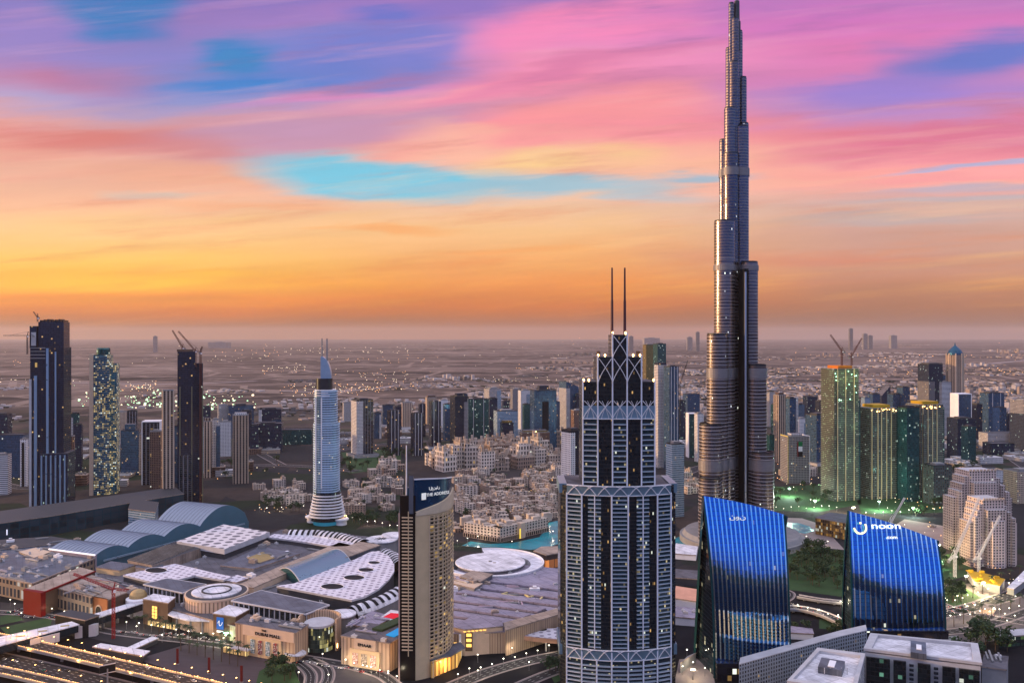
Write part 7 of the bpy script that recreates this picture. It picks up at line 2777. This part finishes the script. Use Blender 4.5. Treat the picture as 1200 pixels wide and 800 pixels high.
def formwork_site():
    z = 10
    t, c, Q = hall('low unfinished hall with bright yellow formwork under floodlights', [(1133, 668), (1142, 681), (1172, 686), (1178, 678), (1150, 670)], z, M['grey'], M['yellow'], name='formwork_hall', cat='building site')
    cb = MB()
    rnd = random.Random(2)
    for k in range(16):
        q = Q[k % len(Q)]
        u = rnd.uniform(.2, .95)
        cb.box(q[0] * u, q[1] * u, z + .05, rnd.uniform(2, 6), rnd.uniform(1.5, 4), rnd.uniform(1, 3))
    cb.build('formwork_stacks', M['yellow'], t)
    hall('bare sunken construction pit with a sandy floor and concrete edge', [(1030, 626), (1112, 640), (1118, 618), (1060, 608)], 1.2, M['grey'], mat('pit_sand', (.34, .23, .19), .9, var=.25, scale=.04), name='construction_pit', cat='building site', clutter=6)
    hall('white tent like roof at the right edge beyond the boulevard', [(1180, 688), (1188, 690), (1215, 670), (1200, 668)], 8, M['grey'], M['roofwhite'], name='tent_roof', cat='shelter')
    hall('low pale gate lodge beside the boulevard', [(1148, 712), (1164, 714), (1168, 708), (1154, 706)], 6, M['sand'], M['tanroof'], name='gate_lodge', cat='lodge')
    hall('low white block with a pale wall near the lettered tower', [(1100, 746), (1122, 744), (1128, 752), (1104, 756)], 6, M['white'], M['grey'], name='low_white_block', cat='building')
    hall('low white garden building between the two sail towers', [(920, 732), (952, 736), (954, 742), (918, 740)], 7, M['white'], M['roofpurple'], name='garden_building', cat='building')
    hall('dark glass bridge with a lit green strip at the right edge', [(1170, 746), (1215, 742), (1215, 735), (1172, 738)], 12, facade('green_lit_strip', (.03, .03, .03), (.02, .05, .03), 5, 6, .8, .5, 2., (.6, 1, .25), .7, 0, .3, wobble=0), M['lightgrey'], name='lit_bridge', cat='bridge')


formwork_site()


# ------------------------------------------------------------------ office blocks at the lower right
def office_block(label, outer, z, style):
    P = ccw([G(x, y, z) for x, y in outer])
    c = centroid(P)
    Q = [(p[0] - c[0], p[1] - c[1]) for p in P]
    t = thing('flat_roof_office', label, 'office building', (c[0], c[1], 0))
    MB().prism(grow(Q, -1.2), 0, z - 3.4).build('wall', style, t)
    rm, nn = MB(), len(Q)
    I = grow(Q, -7)
    for k in range(nn):
        j = (k + 1) % nn
        rm.poly([(*Q[k], z), (*Q[j], z), (*I[j], z), (*I[k], z)])
        rm.poly([(*Q[k], z - 2.2), (*Q[j], z - 2.2), (*Q[j], z), (*Q[k], z)])
        rm.poly([(*I[j], z - 3), (*I[k], z - 3), (*I[k], z), (*I[j], z)])
    rm.build('roof_rim', M['lightgrey'], t)
    MB().prism(grow(Q, -6.9), z - 3.2, z - 2.6).build('roof_deck', M['roofwhite'], t)
    a = math.atan2(Q[1][1] - Q[0][1], Q[1][0] - Q[0][0])
    return t, c, Q, a


t, c, Q, a = office_block('square white flat roof with a glazed plant box at the bottom edge', [(922, 797), (958, 758), (1014, 765), (1003, 808)], 44, facade('office_wall_plain', (.45, .43, .43), (.02, .03, .035), 3.5, 3.6, .6, .6, .1, COOL, .8, .3, .1, .7))
MB().box(0, 0, 41.5, 22, 18, 5, a).build('plant_box', M['slate'], t)
MB().box(0, -1, 46.6, 14, 5, .6, a).build('plant_skylight', M['white'], t)
fr = MB()
for k in range(5):
    fr.box(-9 + 4.5 * k, -9.2, 41.5, .5, .5, 5.4, 0)
fr.build('plant_frame', M['lightgrey'], t)
t, c, Q, a = office_block('long office with black glazed front, white wall frames and twin white roof decks', [(1012, 759), (1020, 741), (1146, 753), (1151, 776)], 44, M['lightgrey'])
A, B = Vector(G(1013, 760, 44)) - Vector(c), Vector(G(1150, 777, 44)) - Vector(c)
d_ = (B - A).normalized()
fa = math.atan2(d_.y, d_.x)
L_ = (B - A).length
for u0, u1 in ((.01, .22), (.25, .36), (.46, .57), (.67, .78), (.81, .98)):
    m = A + d_ * L_ * (u0 + u1) / 2
    MB().box(m.x + .4, m.y - 1.2 + .8, 2, L_ * (u1 - u0), 2., 36, fa).build('glazed_bay', facade('office_black_glass', (.02, .02, .022), (.015, .02, .022), 3.4, 3.8, .94, .86, .12, (.4, 1, .7), .8, .2, .08, .4) if 'office_black_glass' not in bpy.data.materials else bpy.data.materials['office_black_glass'], t)
for u in (.41, .62):
    sw = MB()
    for k in range(9):
        m = A + d_ * L_ * u
        sw.box(m.x, m.y - .6, 4 + 3.8 * k, 3.4, 1.4, 2., fa)
    sw.build('stair_windows', M['glassdark'], t)
m = (A + B) / 2 + Vector((4, 14))
MB().box(m.x, m.y, 41.4, 30, 12, 5, a).build('plant_box', M['slate'], t)
MB().box(m.x, m.y - 1, 46.5, 12, 4, .6, a).build('plant_skylight', M['white'], t)


def perforated_arc():
    t = thing('curved_perforated_building', 'long curved pale building with small square windows behind the bottom offices', 'office building')
    pts = [Vector(G(x, y, 30)) for x, y in ((866, 778), (905, 767), (945, 756), (985, 745), (1016, 738))]
    c = pts[2]
    t.location = (c.x, c.y, 0)
    F_, B_ = [(p.x - c.x, p.y - c.y) for p in pts], [(p.x - c.x + 5, p.y - c.y + 15) for p in pts]
    MB().prism(F_ + B_[::-1], 0, 29.4).build('wall', FM['perf'], t)
    MB().prism(F_ + B_[::-1], 29.42, 30.2).build('roof', M['lightgrey'], t)


perforated_arc()
hall('plain grey concrete block right of the long office at the bottom edge', [(1150, 780), (1180, 784), (1182, 768), (1153, 766)], 36, M['grey'], M['roofgrey'], name='concrete_block', cat='building', clutter=3)
hall('glass roofed tower annex with pale terrace left of the wide sail tower', [(797, 776), (806, 770), (816, 764), (806, 768)], 10, M['grey'], M['lightgrey'], name='low_annex', cat='building')
hall('low white hall with peach coloured roof between the lattice and sail towers', [(790, 700), (816, 704), (818, 690), (792, 686)], 10, M['white'], mat('peach_roof', (.60, .30, .20), .7), name='peach_roof_hall', cat='building')
hall('pale flat roof with small units between the lattice and sail towers', [(790, 722), (816, 724), (818, 712), (792, 710)], 9, M['white'], M['roofpurple'], name='pale_roof_hall', cat='building', clutter=3)
hall('low dark hall behind the peach roofed hall', [(790, 676), (818, 678), (818, 668), (790, 666)], 10, M['darkgrey'], M['roofgrey'], name='dark_roof_hall', cat='building')
hall('white curved low roof by the canal left of the wide sail tower', [(790, 648), (816, 650), (818, 640), (792, 636)], 8, M['white'], M['roofwhite'], name='canal_side_hall', cat='building')
flat('canal_water', [(788, 632), (806, 624), (818, 632), (816, 640), (790, 640)], .11, WAT)


# ------------------------------------------------------------------ far city and desert
def sprawl():
    """districts of small houses laid out along their own street grids, with tree belts and empty lots between"""
    rnd = random.Random(21)
    groups = [MB(), MB(), MB(), MB()]
    n = 0
    while n < 11000:
        px = rnd.uniform(-250, 1450)
        py = 402 + (rnd.random() ** .8) * 100
        dens = 1.0 if px > 640 else .45 if px > 400 else .10
        if px < 560 and 412 < py < 450:
            dens *= .3
        if py > 484:
            dens *= .35
        if py < 412:
            dens *= .45
        if rnd.random() > dens:
            continue
        x0, y0 = G(px, py)
        far = max(0, min(1, (y0 - 2500) / 12000))
        an = rnd.choice((.25, .25 + 1.57, -.4, .7)) + rnd.uniform(-.1, .1)
        ca, sa = math.cos(an), math.sin(an)
        pitch = rnd.uniform(26, 38) * (1 + 1.5 * far)
        nx, ny = rnd.randint(4, 11), rnd.randint(3, 8)
        kind = rnd.choices((0, 1, 2), (5, 4, 2))[0]
        hb = rnd.uniform(4, 9) * (1 + .6 * far)
        tall = rnd.random() < .12
        for i in range(nx):
            for j in range(ny):
                if rnd.random() < .22:
                    continue
                u, v_ = (i + (i // 3) * .5 + rnd.uniform(-.12, .12)) * pitch, (j + (j // 2) * .7 + rnd.uniform(-.12, .12)) * pitch
                x, y = x0 + u * ca - v_ * sa, y0 + u * sa + v_ * ca
                if y < 2750:
                    continue
                if rnd.random() < .20:
                    groups[3].box(x, y, -.2, pitch * .7, pitch * .5, rnd.uniform(3, 7), an, bottom=False)
                else:
                    sz = pitch * rnd.uniform(.38, .72)
                    hh = hb * rnd.uniform(.7, 1.4) * (rnd.uniform(2, 4) if tall and rnd.random() < .3 else 1)
                    groups[kind if rnd.random() < .7 else rnd.randrange(3)].box(x, y, -.2, sz, sz * rnd.uniform(.6, 1.2), hh, an, bottom=False)
                n += 1
    for g_, m_, lb in zip(groups, (mat('far_pale_walls', (.44, .39, .37), .85), mat('far_sand_walls', (.30, .235, .20), .85), mat('far_grey_walls', (.11, .105, .105), .85), mat('far_tree_belt', (.018, .024, .016), .9)), ('pale', 'sand', 'grey', 'tree')):
        if lb == 'tree':
            tag(g_.build('distant_tree_belts', m_), kind='stuff', label='dark tree belts and gardens between the far low houses')
        else:
            tag(g_.build('distant_low_houses', m_), kind='stuff', label='countless %s low houses spreading across the plain to the horizon' % lb)


sprawl()


def far_lights():
    rnd = random.Random(4)
    mm = {'w': mat('far_white_lights', (1, .9, .7), emit=(1, .80, .46), es=2.2), 'g': mat('far_green_lights', (.6, 1, .6), emit=(.55, 1, .50), es=1.9), 'o': mat('far_orange_lights', (1, .6, .3), emit=(1, .48, .14), es=2.2)}
    mb = {k: MB() for k in mm}
    def dot(px, py, k, s0=1.):
        x, y = G(px, py)
        s_ = y / F * .55 * s0 * rnd.uniform(.5, 1.3)
        mb[k].box(x, y, rnd.uniform(3, 9), s_, s_, s_ * .8)
    for _ in range(230):                           # floodlit ground on the left
        px = rnd.gauss(190, 62)
        if 60 < px < 300:
            dot(px, rnd.gauss(470, 6.5), 'g' if rnd.random() < .65 else 'w', rnd.choice((1.2, 1.8, 3.0)))
    for x0, x1, y, n, k in ((330, 380, 412, 26, 'w'), (385, 480, 411, 26, 'w'), (300, 360, 432, 30, 'w'), (300, 480, 436, 34, 'o'), (250, 330, 413, 20, 'o'), (380, 520, 421, 24, 'o'), (420, 480, 441, 14, 'w'),
                            (600, 800, 432, 40, 'o'), (640, 760, 396, 22, 'o'), (150, 180, 455, 8, 'w'), (0, 120, 446, 18, 'w'), (0, 60, 426, 12, 'o'), (180, 320, 420, 26, 'w'), (900, 1200, 436, 60, 'o'), (900, 1200, 418, 40, 'o'), (950, 1200, 460, 50, 'o'), (560, 700, 446, 30, 'w'), (580, 680, 470, 22, 'o')):
        for _ in range(n):
            dot(rnd.uniform(x0, x1), y + rnd.gauss(0, 2.2), k, .9)
    for _ in range(130):
        dot(rnd.uniform(-100, 1300), 402 + 95 * rnd.random() ** 1.4, rnd.choice('wwo'), .75)
    for x0, y0, x1, y1, n in ((-20, 562, 110, 560, 26), (110, 560, 420, 550, 40), (380, 530, 660, 512, 40), (790, 560, 980, 532, 26), (980, 532, 1200, 520, 34), (330, 458, 380, 459, 45), (380, 459, 445, 454, 80), (445, 454, 490, 450, 30), (140, 455, 185, 454, 40), (405, 600, 470, 560, 26), (530, 620, 650, 560, 60), (300, 600, 420, 606, 30), (905, 560, 1110, 600, 80), (1085, 620, 1200, 690, 36)):
        for _ in range(n):
            u = rnd.random()
            dot(x0 + (x1 - x0) * u + rnd.gauss(0, 3), y0 + (y1 - y0) * u + rnd.gauss(0, 4), rnd.choice('wwoog' if x0 == 905 else 'woo'), 1.1)
    for k, b in mb.items():
        tag(b.build('distant_street_lights', mm[k]), kind='stuff', label='scattered %s street lights of the far city' % {'w': 'white', 'g': 'green white', 'o': 'orange'}[k])


far_lights()
for k, (x0, x1, yt, yb, lb) in enumerate(((180, 184, 394, 405, 'lone hazy tower on the horizon above the left desert'), (737, 742, 394, 404, 'short hazy tower on the horizon right of the lattice tower masts'),
                                          (815.5, 819.5, 389, 403, 'slim hazy tower on the horizon left of the supertall tower'), (805, 811, 395, 403, 'squat hazy tower on the horizon left of the slim one'),
                                          (995, 999, 385, 400, 'tallest hazy tower on the horizon above the green lit site'), (1011, 1016, 391, 401, 'hazy tower on the horizon right of the tallest one'),
                                          (1017, 1022, 393, 401, 'second hazy tower on the horizon right of the tallest one'), (1043, 1050, 393, 402, 'broad hazy block on the right horizon'),
                                          (247, 268, 401, 406, 'wide low hazy block on the left horizon'), (754, 772, 396, 402, 'cluster like wide hazy block beside the gold mirrored tower'))):
    D = 15500. + 700 * k
    s_ = D / F
    t = thing('horizon_tower', lb, 'distant tower', (XP((x0 + x1) / 2, D), D, 0))
    MB().box(0, 0, 0, (x1 - x0) * s_, (x1 - x0) * s_ * .8, ZP(yt, D)).build('shaft', FC['grey'], t)
    MB().box(0, 0, ZP(yt, D), (x1 - x0) * s_ * .4, (x1 - x0) * s_ * .4, 14).build('roof_plant', M['grey'], t)
